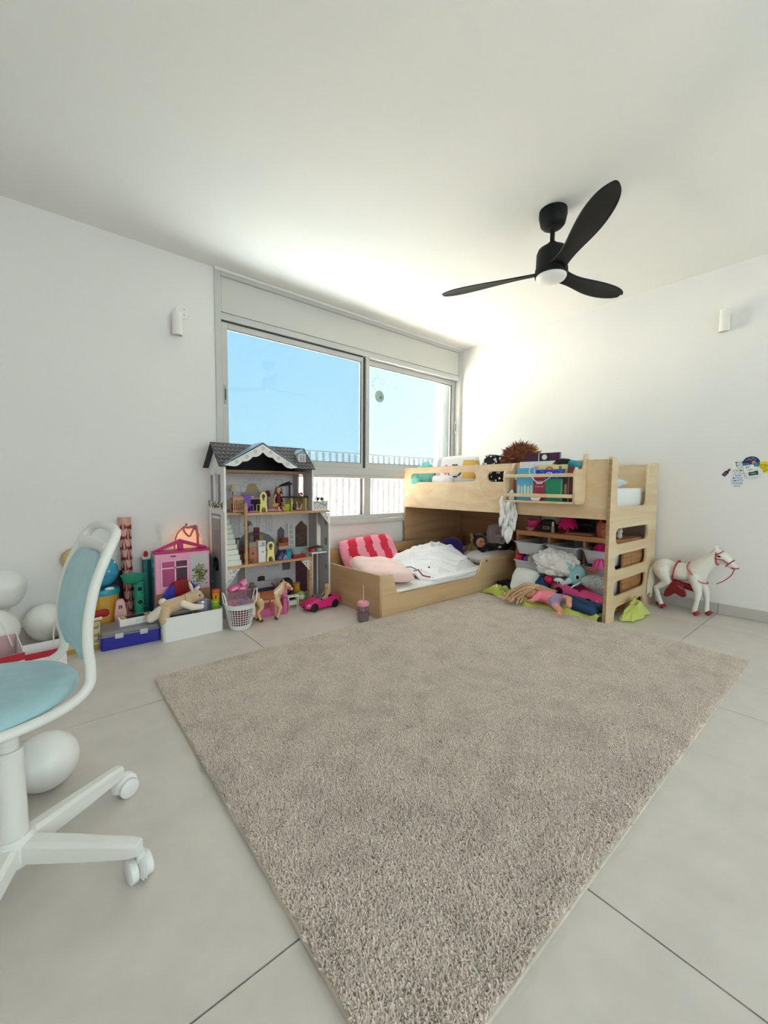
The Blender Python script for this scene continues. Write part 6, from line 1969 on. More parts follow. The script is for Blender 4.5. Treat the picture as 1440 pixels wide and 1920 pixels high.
stuff(g.obj('star_print', mat('c8d4f6', 0.3), t))
t, w, h, fx = book(-1.552, -1.64, -1.030, 0.016, 0.985, '9b2342', 'dark red book with big number 200 between blue and green books')
text('cover_number', '200', 0.034, YF_(fx - 0.0004) @ Matrix.Translation((0, 0.13, 0)), mat('f2e9ea', 0.5), t, world=False)
scribble('title_print', 0.06, 0.009, YF_(fx - 0.0004) @ Matrix.Translation((0, 0.102, 0)), mat('f2e9ea', 0.5), t, seed=4)
t, w, h, fx = book(-1.645, -1.765, -1.028, 0.014, 0.975, '1d8a62', 'green notebook standing right of the dark red number book')
cover(t, fx, [(-0.055, -0.052, 0.01, h - 0.01)], '9fd0b8')
t, w, h, fx = book(-1.772, -1.800, -1.005, 0.05, 0.985, '241b18', 'black brown narrow book by the right side of the rack')
cover(t, fx, [(-0.010, 0.009, 0.04, 0.12)], '9a7c5c')
t, w, h, fx = book(-1.805, -1.838, -0.985, 0.06, 1.055, '7a1a2a', 'dark red and black book leaning at the right rack side', lean=0)
cover(t, fx, [(-0.012, 0.0, 0.05, 0.2)], '1f1a1c')
t = thing('baseball_hat', 'black crumpled cap lying on the book tops near the right rack side', 'cap', (-0.94, -1.715, 1.080))
G().lathe([(0.05, 0.0), (0.052, 0.012), (0.04, 0.032), (0, 0.04)], n=20, sx=0.5, sy=1.3).obj('crown', mat('17171a', 0.8), t, smooth=True)
G().ball((-0.012, 0.03, 0.006), (0.012, 0.04, 0.005), 12, 6).obj('brim', mat('7a2420', 0.8), t, smooth=True)
t = thing('teal_pouch', 'teal crinkled pouch stuffed behind the right end of the rack', 'pouch', (-0.95, -1.80, 1.058), rot=(R(8), 0, 0))
g = G().limb([(0, -0.028, 0.012), (0, 0.02, 0.022)], [0.02, 0.024], 10)
g.ball((0, -0.002, 0.03), (0.018, 0.03, 0.014), 10, 8)
g.obj('pouch_skin', mat('1f93a4', 0.35, bump=0.6, bscale=60), t, remesh=0.004)
cloth_heap('paper_tissue', 'white tissue crumpled in the left bottom of the rack', 'tissue', (-1.015, -1.358, 0.8165), (0.025, 0.024, 0.07), 'ecebea', 44, vox=0.004)
cloth_heap('paper_tissue', 'white tissue crumpled before the dark red number book', 'tissue', (-1.046, -1.575, 0.8165), (0.006, 0.035, 0.05), 'f2f1ef', 47, vox=0.004)
t = thing('cord_loop', 'thin white cord looping over the front of the book rack', 'cord', (-1.065, -1.58, 1.0))
G().tube(curve_pts([(0.06, 0.055, 0.10), (0.03, 0.05, 0.065), (-0.004, 0.045, 0.02), (-0.008, -0.01, -0.045), (-0.008, -0.05, -0.055), (-0.006, -0.115, -0.015), (-0.002, -0.125, 0.01), (0.0, -0.105, 0.018), (-0.002, -0.085, 0.013)], 8), 0.0026, 6).obj('cord', mat('eef0f2', 0.6), t, smooth=True)

# ------------------------------------------------------------ white paper feather mobile
FM = thing('feather_mobile', 'white paper feather mobile hanging from a string on the loft bed', 'wall hanging', (-0.93, -1.27, 0.85))
G().tube(curve_pts([(-0.885, -0.93, 1.106), (-0.911, -0.945, 1.09), (-0.913, -0.965, 1.0), (-0.914, -0.985, 0.90), (-0.914, -1.04, 0.832), (-0.914, -1.12, 0.818), (-0.916, -1.20, 0.845), (-0.917, -1.235, 0.875)], 8), 0.0024, 6).obj('string', mat('f3ead2', 0.8), FM, smooth=True, world=True)
G().ball((-0.914, -0.985, 0.893), (0.004, 0.006, 0.006), 8, 6).obj('knot', mat('f3ead2', 0.8), FM, world=True)
M_fea = mat('f6f6f5', 0.8, key='white_paper')
random.seed(19)
fm_me = None
feathers = []
for row, (zz, cnt, spread, ln) in enumerate(((0.885, 3, 0.022, 0.09), (0.845, 5, 0.045, 0.10), (0.80, 7, 0.062, 0.10), (0.755, 7, 0.060, 0.10), (0.71, 6, 0.052, 0.10), (0.665, 5, 0.042, 0.095), (0.62, 4, 0.03, 0.10), (0.585, 3, 0.022, 0.11))):
    for k in range(cnt):
        y_ = -1.262 - 0.005 * row + (spread * (2 * k / (cnt - 1) - 1) if cnt > 1 else 0)
        feathers.append((-0.921 - 0.006 * (k % 3) - 0.0035 * row, y_, zz + random.uniform(-0.01, 0.01), ln, random.uniform(-14, 14), random.uniform(-6, 8)))
for i, (x, y, z, ln, tw, tp) in enumerate(feathers):
    if fm_me is None:
        g = G()
        outl = [(0, 0), (0.012, -0.02), (0.019, -0.05), (0.015, -0.075), (0, -0.11), (-0.015, -0.075), (-0.019, -0.05), (-0.012, -0.02)]
        vs = [(-0.004 * (abs(a) / 0.019), a, b) for a, b in outl] + [(-0.0006, 0, -0.05)]
        g.add(vs, [(k, (k + 1) % 8, 8) for k in range(8)])
        fo = g.obj('feather', M_fea, FM, smooth=True)
        md = fo.modifiers.new('thick', 'SOLIDIFY')
        md.thickness = 0.0012
        fm_me = fo
        o = fo
    else:
        o = fm_me.copy()
        COL.objects.link(o)
    o.location = Vector((x, y, z)) - FM.location
    o.rotation_euler = (R(tw), R(tp), 0)
    o.scale = (1, 1, ln / 0.10)
G().tube([(-0.919, -1.245, 0.87), (-0.921, -1.27, 0.72), (-0.935, -1.29, 0.56)], 0.0015, 6).obj('core_string', mat('f3ead2', 0.8), FM, world=True)

# ------------------------------------------------------------ things on the loft bed
def pillow(name, label, loc, rot, w, h, th, mats, stripes=None, cat='pillow', group=None, nu=24, nv=18, wrinkle=0.004, seed=0):
    t = thing(name, label, cat, loc, rot=rot, group=group)
    g = G()
    def fn(sd):
        def f(u, v):
            a, b = 2 * u - 1, 2 * v - 1
            pin = 1 - 0.06 * (a * a * b * b)
            k = max(0.0, (1 - a ** 4)) ** 0.5 * max(0.0, (1 - b ** 4)) ** 0.5
            n_ = mnoise.noise(Vector((a * 2.2 + seed, b * 2.2, sd))) * wrinkle * 2 * k
            return (a * w / 2 * pin * (1 - 0.05 * (1 - abs(b)) * 0 - 0.03 * b * b), b * h / 2 * pin * (1 - 0.03 * a * a), sd * (k * th / 2 + n_))
        return f
    for sd in (1, -1):
        n0 = len(g.f)
        g.sheet(fn(sd), nu, nv)
        if stripes:
            for i in range(nu):
                for j in range(nv):
                    g.mi[n0 + i * nv + j] = stripes(i / nu, j / nv)
    # weld the two skins
    bm = bmesh.new()
    me = bpy.data.meshes.new(name)
    me.from_pydata([tuple(v) for v in g.v], [], g.f)
    bm.from_mesh(me)
    for f_, m_ in zip(bm.faces, g.mi):
        f_.material_index = m_
        f_.smooth = True
    bmesh.ops.remove_doubles(bm, verts=bm.verts, dist=0.0006)
    bmesh.ops.recalc_face_normals(bm, faces=bm.faces)
    me2 = bpy.data.meshes.new('cover')
    bm.to_mesh(me2)
    bm.free()
    bpy.data.meshes.remove(me)
    for m_ in (mats if isinstance(mats, (list, tuple)) else [mats]):
        me2.materials.append(m_)
    o = bpy.data.objects.new('cover', me2)
    COL.objects.link(o)
    o.parent = t
    md = o.modifiers.new('sub', 'SUBSURF')
    md.levels = md.render_levels = 1
    return t
def fabric(c, **k):
    return mat(c, 0.92, bump=0.35, bscale=160, sheen=0.15, **k)
def spotted(base, dot, scale, size, key):
    k = ('spot', base, dot, scale, size)
    if k in MATS:
        return MATS[k]
    m = bpy.data.materials.new(key)
    m.use_nodes = True
    nt = m.node_tree
    b = nt.nodes['Principled BSDF']
    b.inputs['Roughness'].default_value = 0.92
    tc = nt.nodes.new('ShaderNodeTexCoord')
    v = nt.nodes.new('ShaderNodeTexVoronoi')
    v.inputs['Scale'].default_value = scale
    nt.links.new(tc.outputs['Object'], v.inputs['Vector'])
    lt = nt.nodes.new('ShaderNodeMath')
    lt.operation = 'LESS_THAN'
    lt.inputs[1].default_value = size
    nt.links.new(v.outputs['Distance'], lt.inputs[0])
    mx = nt.nodes.new('ShaderNodeMix')
    mx.data_type = 'RGBA'
    mx.inputs[6].default_value = lin(base)
    mx.inputs[7].default_value = lin(dot)
    nt.links.new(lt.outputs[0], mx.inputs[0])
    nt.links.new(mx.outputs[2], b.inputs['Base Color'])
    MATS[k] = m
    return m
t = cloth_heap('towel', 'teal waffle towel pushed out through the left guard slot', 'towel', (-0.80, -0.22, 0.914), (0.055, 0.12, 0.24), '86d6d0', 61, n=9, vox=0.008, m=mat('86d6d0', 0.95, bump=0.6, bscale=110))
g = G().limb([(-0.07, 0.06, 0.09), (-0.105, 0.055, 0.05), (-0.098, 0.0, 0.055)], [0.03, 0.032, 0.026], 10)
g.obj('towel_end', mat('86d6d0', 0.95, bump=0.6, bscale=110), t, remesh=0.006)
def pr(u, v):
    if (u - 0.32) ** 2 + (v - 0.5) ** 2 * 0.6 < 0.012:
        return 2
    if (u - 0.52) ** 2 + (v - 0.45) ** 2 * 0.6 < 0.026:
        return 1 if (u - 0.52) ** 2 + (v - 0.45) ** 2 * 0.6 > 0.018 else 0
    if u > 0.72 and v > 0.2 and v < 0.8:
        return 3
    if u < 0.18:
        return 4
    return 0
pillow('print_pillow', 'white pillow with pink, grey and yellow printed shapes by the guard slot', (-0.735, -0.58, 1.06), (R(84), 0, R(-87)), 0.50, 0.30, 0.13,
       [fabric('ececf0'), fabric('3d4048'), fabric('e077b4'), fabric('e8c06a'), fabric('b8bcc6')], pr, seed=3, nu=36, nv=22)
pillow('white_pillow', 'white pillow lying low behind the left guard slot', (-0.835, -0.49, 0.966), (R(88), 0, R(-89)), 0.26, 0.11, 0.075, fabric('eef0f6'), seed=5)
Mbw = spotted('151517', 'e8e6e2', 38, 0.36, 'black_white_print')
pillow('patterned_cushion', 'black and white patterned cushion left of the furry brown plush', (-0.69, -0.945, 1.06), (R(72), R(8), R(-80)), 0.21, 0.30, 0.11, Mbw, seed=8)
pillow('patterned_cushion', 'black and white patterned cushion behind the short guard slot', (-0.815, -1.19, 0.992), (R(88), 0, R(-88)), 0.34, 0.16, 0.10, Mbw, seed=11)
# brown long haired plush
t = thing('plush_lion', 'shaggy brown plush head resting on the loft bed beside the book rack', 'plush toy', (-0.62, -1.185, 1.065))
G().ball((0, 0, 0.08), (0.13, 0.14, 0.13), 20, 14).obj('head', mat('7a4630', 0.9), t, smooth=True)
G().limb([(0.02, 0.02, 0.0), (0.05, 0.03, -0.08)], [0.11, 0.09], 12).obj('body', mat('b98a4e', 0.9), t, remesh=0.01)
G().ball((0.02, -0.115, 0.16), (0.03, 0.024, 0.034), 12, 8).obj('ear', mat('cda24c', 0.9), t, smooth=True)
g = G()
random.seed(23)
for k in range(1500):
    th, ph = math.acos(random.uniform(-0.55, 1)), random.uniform(0, 2 * PI)
    d = Vector((math.sin(th) * math.cos(ph), math.sin(th) * math.sin(ph), math.cos(th)))
    p = Vector((d.x * 0.125, d.y * 0.135, 0.08 + d.z * 0.125))
    tip = d * random.uniform(0.03, 0.055) + Vector((random.uniform(-.02, .02), random.uniform(-.02, .02), random.uniform(-.025, .012)))
    sd = d.cross(Vector((random.uniform(-1, 1), random.uniform(-1, 1), random.uniform(-1, 1)))).normalized() * 0.0045
    g.use(random.choice((0, 0, 1)))
    g.add([p - sd, p + sd, p + tip * 0.6 + sd * 0.6 + Vector((0, 0, 0.003)), p + tip], [(0, 1, 2), (0, 2, 3)])
stuff(g.obj('fur', [mat('8a4f36', 0.8), mat('a86a4c', 0.8)], t, fix=False))
t = cloth_heap('folded_blanket', 'pale blue folded blanket on the loft mattress at the ladder end', 'blanket', (-0.60, -1.85, 0.915), (0.20, 0.12, 0.075), 'd4e4ea', 71, n=8, vox=0.008, m=fabric('d4e6ee'))

# ------------------------------------------------------------ lower plywood bed
BX0, BX1, BY0, BY1 = -2.03, -0.06, -1.015, -0.11
FB = thing('floor_bed', 'low plywood floor bed with cut-out side running under the loft bed', 'bed', (-1.05, -0.56, 0))
M_ply2 = wood('dfc29a', 'cfae82', (1.2, 5, 14), 0.42)
side_out = [(BX0 + 0.018, 0), (BX1, 0), (BX1, 0.292), (-0.865, 0.292), (-0.885, 0.286), (-0.90, 0.27), (-0.945, 0.175), (-0.96, 0.160), (-0.985, 0.152), (-1.845, 0.152), (-1.862, 0.158), (-1.872, 0.172), (-1.915, 0.298), (BX0 + 0.018, 0.302)]
plate('side_board', side_out, [], 0.018, frame((0, BY0 + 0.018, 0), (1, 0, 0), (0, 0, 1)), M_ply2, FB, bevel=0.0015)
plate('end_board', [(-BY0, 0), (-BY1, 0), (-BY1, 0.292), (-BY0, 0.303)], [], 0.018, frame((BX0 + 0.018, 0, 0), (0, -1, 0), (0, 0, 1)), wood('d3b48a', 'c5a278', (5, 1.2, 14), 0.42), FB, bevel=0.0015)
G().box(BX0 + 0.019, BX1, BY1 - 0.018, BY1, 0, 0.36).obj('back_board', wood('c39d6f', 'a9855a', (1.2, 5, 14), 0.45), FB, world=True)
G().box(BX0 + 0.019, BX1, BY0 + 0.019, BY1 - 0.019, 0.03, 0.045).obj('base_board', M_ply2, FB, world=True)
g = G().tube([(-0.835, BY0 - 0.0005, 0.272), (-0.835, BY0 - 0.002, 0.272)], 0.010, 18)
lg = g.obj('round_badge', mat('3a1c16', 0.5), FB, world=True)
G().tube([(-0.835, BY0 - 0.0021, 0.272), (-0.835, BY0 - 0.0026, 0.272)], 0.0045, 12).obj('badge_dot', mat('b98a6a', 0.5), lg, world=True)
t = thing('bed_mattress', 'white mattress in the low plywood bed', 'mattress', (-1.03, -0.56, 0.0455))
G().prism(rrect(-0.975, 0.955, -0.43, 0.425, 0.03), 0, 0.125).obj('mattress_core', fabric('f0efec'), t, bevel=0.02, segs=3)
G().tube(curve_pts([(-0.85, -0.437, 0.116), (-0.5, -0.440, 0.120), (0.0, -0.437, 0.124), (0.08, -0.435, 0.14)], 6), 0.009, 8).obj('piping', fabric('e8e6e2'), t, smooth=True)
# duvet
t = thing('duvet', 'white duvet with tiny dark stars heaped on the low bed', 'duvet', (-1.20, -0.55, 0.0))
def smooth01(x):
    x = min(1, max(0, x))
    return x * x * (3 - 2 * x)
def duvet_fn(u, v):
    x = -1.66 + 0.94 * u
    y = -0.975 + 0.80 * v
    # left hem curls diagonally towards the front
    x += 0.16 * (1 - v) * (1 - u) * 1.2
    hump = 0.155 * math.exp(-((x + 0.86) / 0.34) ** 2 - ((y + 0.46) / 0.30) ** 2) + 0.055 * math.exp(-((x + 1.25) / 0.3) ** 2 - ((y + 0.55) / 0.3) ** 2)
    z = 0.205 + hump
    z -= 0.035 * (1 - smooth01((x + 1.75) / 0.25)) * 1
    z -= 0.095 * (1 - smooth01((y + 0.985) / 0.20)) ** 1.2
    z -= 0.08 * smooth01((x + 0.80) / 0.10)
    n1 = mnoise.noise(Vector((x * 4 + y * 2.5, y * 5.0 - x * 1.2, 0.3)))
    n2 = mnoise.noise(Vector((x * 9 - y * 3, y * 15 + x * 4, 2.1)))
    n3 = abs(mnoise.noise(Vector((x * 6 + y * 7, y * 3, 5.7))))
    amp = smooth01((y + 0.99) / 0.06)
    n4 = abs(mnoise.noise(Vector((x * 3.2 - y * 6, x * 2.5, 9.1))))
    z += (0.024 * n1 + 0.016 * n2 - 0.034 * (1 - n3) ** 6 + 0.020 * (1 - n4) ** 7) * (0.35 + 0.65 * amp)
    z = max(z, 0.192)
    return (x + 1.20, y + 0.55, z)
M_duv = spotted('f3f5f9', '33343c', 8.0, 0.085, 'starry_cotton')
g = G().sheet(duvet_fn, 84, 60, 0.02)
g.obj('duvet_cover', M_duv, t, smooth=True)
g = G()
for (a, b) in ((0.02, 0.55), (0.05, 0.35), (0.10, 0.2)):
    pts = []
    for k in range(12):
        u_, v_ = a + 0.02 * math.sin(k), b + 0.045 * k * (1 if b < 0.5 else 0.8)
        p = Vector(duvet_fn(u_, min(0.98, v_)))
        pts.append(p + Vector((0, 0, 0.004)))
    g.tube(pts, 0.0035, 6)
g.obj('grey_trim', mat('6a6266', 0.85), t, smooth=True)
g = G().tube([Vector(duvet_fn(0.05, v_)) + Vector((0, 0, 0.006)) for v_ in (0.06, 0.1, 0.15, 0.2, 0.25)], 0.006, 6)
g.obj('red_trim', mat('b4505c', 0.85), t, smooth=True)
# pillows
pillow('pale_pillow', 'pale pink pillow at the front left of the low bed', (-1.735, -0.66, 0.256), (R(3), R(6), R(-22)), 0.44, 0.56, 0.125, fabric('efcfc9', h2='f3dbd6', nscale=6), seed=15, wrinkle=0.008)
M_p1, M_p2 = fabric('ee9aae'), fabric('d0203f')
pillow('striped_pillow', 'pink and red striped pillow leaning on the wall end of the low bed', (-1.50, -0.215, 0.312), (R(62), R(-4), R(-3)), 0.60, 0.32, 0.13, [M_p1, M_p2],
       lambda u, v: 1 if int((u + 0.05 * math.sin(v * 3)) * 7) % 2 == 1 else 0, seed=21, nu=42)
pillow('grey_pillow', 'pale grey lilac pillow standing in the far corner of the low bed', (-0.125, -0.66, 0.395), (R(80), R(-8), R(-96)), 0.34, 0.30, 0.12, fabric('c9c2cc'), seed=25)
# plush toys and bits on the bed
def plush(name, label, loc, rz, parts, extra=(), vox=0.005, cat='plush toy'):
    t = thing(name, label, cat, loc, rz)
    for (nm, c, shapes) in parts:
        g = G()
        for sh in shapes:
            if not isinstance(sh[0], list):
                g.ball(sh[0], sh[1], 14, 10)
            else:
                g.limb(sh[0], sh[1], 12)
        g.obj(nm, c if not isinstance(c, str) else mat(c, 0.95, bump=0.4, bscale=150, sheen=0.3), t, remesh=vox)
    for (nm, c, p, r_) in extra:
        G().ball(p, r_, 10, 7).obj(nm, mat(c, 0.3), t, smooth=True)
    return t
pillow('bed_pillow', 'flat white pillow under the black cloth doll on the low bed', (-0.38, -0.75, 0.232), (0, 0, R(8)), 0.58, 0.36, 0.12, fabric('e6e2e2'), seed=41)
plush('purple_plush', 'dark purple round plush lying behind the duvet', (-0.50, -0.33, 0.172), R(10), [
    ('body', '3a1f8c', [((0, 0, 0.11), (0.145, 0.11, 0.105))]), ('belly', '8d6fb0', [((0.10, -0.06, 0.07), (0.06, 0.05, 0.05))])], [('beak', 'd9b9a0', (0.07, -0.105, 0.10), (0.018, 0.012, 0.026))])
plush('plush_cat', 'lilac grey small plush beside the purple plush', (-0.365, -0.42, 0.172), R(-20), [
    ('body', 'a99bb4', [([(0, 0, 0.03), (0, 0, 0.10)], [0.05, 0.03]), ([(0.015, -0.01, 0.10), (0.025, -0.012, 0.14)], [0.018, 0.006])])], [('eye', '1a1a1a', (-0.012, -0.035, 0.09), 0.005)])
plush('plush_bear', 'pale yellow plush bear sitting against the rear panel', (-0.27, -0.46, 0.20), R(-35), [
    ('body', 'd0b777', [((0, 0, 0.06), (0.075, 0.06, 0.07)), ((0, -0.02, 0.155), (0.062, 0.056, 0.055)), ([(-0.045, 0, 0.20), (-0.045, 0, 0.205)], [0.02, 0.02]), ([(0.045, 0, 0.20), (0.045, 0, 0.205)], [0.02, 0.02]), ([(-0.06, -0.02, 0.09), (-0.09, -0.06, 0.05)], [0.025, 0.02]), ([(0.06, -0.02, 0.09), (0.09, -0.06, 0.05)], [0.025, 0.02]), ([(-0.04, -0.05, 0.03), (-0.05, -0.11, 0.03)], [0.03, 0.026]), ([(0.04, -0.05, 0.03), (0.05, -0.11, 0.03)], [0.03, 0.026])]),
    ('muzzle', 'dccb98', [((0, -0.072, 0.145), (0.025, 0.018, 0.02))])], [('eye', '17120d', (-0.022, -0.071, 0.165), 0.005), ('eye', '17120d', (0.022, -0.071, 0.165), 0.005), ('nose', '3a2a1e', (0, -0.09, 0.15), 0.006)])
plush('spotted_plush', 'white spotted flat plush between bear and black cloth doll', (-0.44, -0.53, 0.172), R(20), [('body', spotted('e3d9d6', '5e5a60', 60, 0.25, 'spotted_plush'), [((0, 0, 0.045), (0.10, 0.07, 0.045)), ((-0.08, -0.01, 0.06), (0.04, 0.04, 0.04))])])
plush('bunny_pillow_toy', 'white and pink plush rabbit leaning on the grey lilac pillow', (-0.20, -0.70, 0.262), R(-60), [
    ('body', 'dcd3d6', [((0, 0, 0.06), (0.055, 0.05, 0.06)), ((0, -0.02, 0.13), (0.042, 0.04, 0.04)), ([(-0.02, 0, 0.165), (-0.03, 0, 0.215)], [0.014, 0.012]), ([(0.02, 0, 0.165), (0.03, 0, 0.215)], [0.014, 0.012])]),
    ('ear_lining', 'c9839c', [([(-0.022, -0.012, 0.17), (-0.031, -0.01, 0.208)], [0.008, 0.007]), ([(0.022, -0.012, 0.17), (0.031, -0.01, 0.208)], [0.008, 0.007])])], [('eye', '2a2024', (-0.015, -0.058, 0.135), 0.004), ('eye', '2a2024', (0.015, -0.058, 0.135), 0.004)])
# black cloth doll with a painted face
plush('cloth_doll', 'cloth doll in black hooded suit with an orange cheek on the bed edge', (-0.44, -0.74, 0.268), R(-22), [
    ('body', '121216', [((0, 0, 0.05), (0.12, 0.06, 0.05)), ([(0.08, 0.0, 0.05), (0.20, 0.02, 0.035), (0.27, 0.03, 0.075)], [0.045, 0.035, 0.042]), ([(-0.04, -0.03, 0.05), (-0.10, -0.07, 0.03)], [0.03, 0.022]), ((-0.09, 0.0, 0.115), (0.075, 0.065, 0.068)), ([(-0.14, 0.0, 0.15), (-0.155, 0.0, 0.175)], [0.018, 0.01]), ([(-0.04, 0.0, 0.17), (-0.03, 0.0, 0.195)], [0.018, 0.01])]),
    ('face', 'c98f72', [((-0.105, -0.042, 0.112), (0.05, 0.03, 0.048))])],
    [('eye', '17131a', (-0.122, -0.073, 0.122), (0.007, 0.004, 0.009)), ('eye', '17131a', (-0.088, -0.073, 0.122), (0.007, 0.004, 0.009)), ('cheek', 'e5692f', (-0.132, -0.068, 0.098), (0.012, 0.004, 0.011)), ('cheek', 'e5692f', (-0.083, -0.071, 0.098), (0.010, 0.004, 0.010)), ('mouth', '8a2f30', (-0.106, -0.074, 0.091), (0.010, 0.003, 0.003)), ('white_badge', 'e9e6e2', (0.10, -0.055, 0.06), (0.022, 0.012, 0.012))])
cloth_heap('dark_garment', 'black crumpled garment on the low bed by the back board', 'garment', (-0.83, -0.235, 0.172), (0.13, 0.07, 0.15), '15151a', 81, n=8, vox=0.008)
cloth_heap('red_garment', 'dark red and black crumpled cloth between striped pillow and duvet', 'garment', (-1.13, -0.285, 0.20), (0.10, 0.06, 0.10), '5e1422', 83, n=7, vox=0.007)
cloth_heap('white_garment', 'small white crumpled cloth next to the striped pillow', 'garment', (-1.27, -0.31, 0.195), (0.07, 0.05, 0.06), 'eceae8', 85, n=6, vox=0.006)

# ------------------------------------------------------------ jar with straw before the bed
t = thing('straw_jar', 'clear drinking jar with pink lid and straw on the floor by the bed end', 'jar', (-2.135, -0.965, 0))
G().lathe([(0, 0), (0.036, 0.0), (0.041, 0.008), (0.042, 0.09), (0.036, 0.108), (0.036, 0.112)], n=28, cap=False).obj('glass', glassy('e6d6da', 0.12, 0.05, 1.5), t, smooth=True)
G().lathe([(0, 0.004), (0.034, 0.004), (0.037, 0.06), (0, 0.06)], n=20).obj('content', glassy('cdbcc4', 0.3, 0.1), t, smooth=True)
G().lathe([(0.0385, 0.109), (0.0395, 0.111), (0.0395, 0.130), (0.036, 0.134), (0, 0.134)], n=28).obj('lid', mat('eda0b4', 0.4), t, smooth=True)
G().tube([(0.004, 0, 0.02), (0.002, 0, 0.135), (0.0, 0, 0.245)], 0.0032, 8).obj('straw', mat('d9a9a0', 0.5), t, smooth=True)
g = G()
random.seed(41)
for k in range(30):
    a, z_ = random.uniform(0, 2 * PI), random.uniform(0.03, 0.10)
    g.cbox((0.0425 * math.cos(a), 0.0425 * math.sin(a), z_), (0.0015, 0.010, 0.008), (0, 0, a))
stuff(g.obj('dark_print', mat('6a505c', 0.5), t))
# ------------------------------------------------------------ pine storage frame with tubs
M_pn = wood('cf9a6a', 'b07a4c', (40, 3, 40), 0.5, 1.0, True)
SF = thing('storage_unit', 'pine storage frame holding plastic tubs under the loft bed', 'storage unit', (-0.33, -1.565, 0))
SX0, SX1, SY0, SY1 = -0.55, -0.11, -2.0, -1.12
def sp(name, *b, m=M_pn):
    return G().box(*b).obj(name, m, SF, bevel=0.002, world=True)
sp('top_board', SX0 - 0.004, SX1, SY0, SY1, 0.495, 0.535)
posts = [SY1 - 0.0, -1.415, -1.705, SY0 + 0.018]
for k, y_ in enumerate(posts):
    y0 = y_ - 0.018
    M_side = wood('c4915f', 'a06b3f', (3, 40, 40), 0.5, 1.0, True)
    for q, (a, b) in enumerate(((SX0, SX0 + 0.142), (SX0 + 0.149, SX0 + 0.291), (SX0 + 0.298, SX1))):
        G().box(a, b, y0, y0 + 0.018, 0.03 if q != 1 else 0.03, 0.4945).obj('side_plank', M_side, SF, bevel=0.002, world=True)
    sp('foot', SX0, SX0 + 0.05, y0, y0 + 0.018, 0.0, 0.0295)
    sp('foot', SX1 - 0.05, SX1, y0, y0 + 0.018, 0.0, 0.0295)
sp('lower_rail', SX1 - 0.02, SX1, SY0 + 0.02, SY1 - 0.02, 0.035, 0.09)
M_tub = mat('d4d6de', 0.35, key='milky_plastic')
def tub(label, y0, y1, zt, h, x0=-0.64):
    t = thing('storage_tub', label, 'storage tub', ((x0 - 0.15) / 2, (y0 + y1) / 2, zt - h), 0, 'plastic storage tubs')
    L_, W_ = (-0.15 - x0) / 2, (y1 - y0) / 2
    top, bot = rrect(-L_, L_, -W_, W_, 0.03), rrect(-L_ + 0.035, L_ - 0.03, -W_ + 0.028, W_ - 0.028, 0.03)
    topi = rrect(-L_ + 0.012, L_ - 0.012, -W_ + 0.014, W_ - 0.014, 0.024)
    boti = rrect(-L_ + 0.038, L_ - 0.033, -W_ + 0.031, W_ - 0.031, 0.027)
    n = len(top)
    under = rrect(-L_ + 0.010, L_ - 0.010, -W_ + 0.012, W_ - 0.012, 0.025)
    vs = [(x, y, 0) for x, y in bot] + [(x, y, h - 0.010) for x, y in under] + [(x, y, h - 0.008) for x, y in top] + [(x, y, h) for x, y in top] + [(x, y, h) for x, y in topi] + [(x, y, 0.003) for x, y in boti]
    fs = [tuple(range(n))[::-1], tuple(range(5 * n, 6 * n))]
    for k in range(5):
        fs += [(k * n + q, k * n + (q + 1) % n, (k + 1) * n + (q + 1) % n, (k + 1) * n + q) for q in range(n)]
    G().add(vs, fs).obj('tub_shell', M_tub, t, smooth=True)
    G().box(-L_ - 0.006, -L_ + 0.002, -W_ * 0.25, W_ * 0.25, h - 0.012, h - 0.001).obj('grip', M_tub, t, bevel=0.002)
    return t
tub('upper left white tub beside the post near the low bed', -1.405, -1.142, 0.445, 0.105)
tub('upper middle white tub above the white towel', -1.700, -1.437, 0.445, 0.105)
tub('upper right white tub by the ladder holding a magenta thing', -1.977, -1.727, 0.445, 0.105)
tub('lower left white tub filled with purple and pink toys', -1.405, -1.142, 0.285, 0.20)
tub('lower middle white tub hidden behind the heaped white towel', -1.700, -1.437, 0.285, 0.20)
tub('lower right white tub with a pink helmet by the ladder', -1.977, -1.727, 0.320, 0.22)
# what is on and in it
def simple(name, label, cat, loc, prof, c, rot=(0, 0, 0), n=24, sx=1, sy=1, rough=0.4, part='body', group=None):
    t = thing(name, label, cat, loc, rot=rot, group=group)
    G().lathe(prof, n=n, sx=sx, sy=sy).obj(part, mat(c, rough), t, smooth=True)
    return t
ZT = 0.5355
simple('toy_bowl', 'magenta plastic bowl on the storage frame near the feather mobile', 'bowl', (-0.40, -1.215, ZT), [(0, 0), (0.045, 0), (0.062, 0.03), (0.068, 0.085), (0.063, 0.085), (0.055, 0.03), (0, 0.012)], 'e0308c')
simple('small_dish', 'small beige pink dish before the magenta bowl', 'dish', (-0.50, -1.222, ZT), [(0, 0), (0.022, 0), (0.04, 0.026), (0.036, 0.027), (0.02, 0.006), (0, 0.005)], 'd9a59a')
t = thing('black_radio', 'black and dark red toy oven box on the storage frame', 'toy', (-0.42, -1.345, ZT), R(-80))
G().box(-0.075, 0.075, -0.05, 0.05, 0, 0.06).obj('case', mat('3a1218', 0.4), t, bevel=0.006)
G().lathe([(0.06, 0.0), (0.055, 0.03), (0.035, 0.04), (0, 0.042)], (0, 0, 0.0605), 20, sy=0.7).obj('black_top', mat('141416', 0.5), t, smooth=True)
G().box(-0.025, 0.025, -0.0525, -0.0505, 0.02, 0.042).obj('front_plate', mat('b9b0b2', 0.3), t)
G().box(-0.02, 0.02, -0.0533, -0.0526, 0.025, 0.037).obj('dark_window', mat('2c1418', 0.3), t)
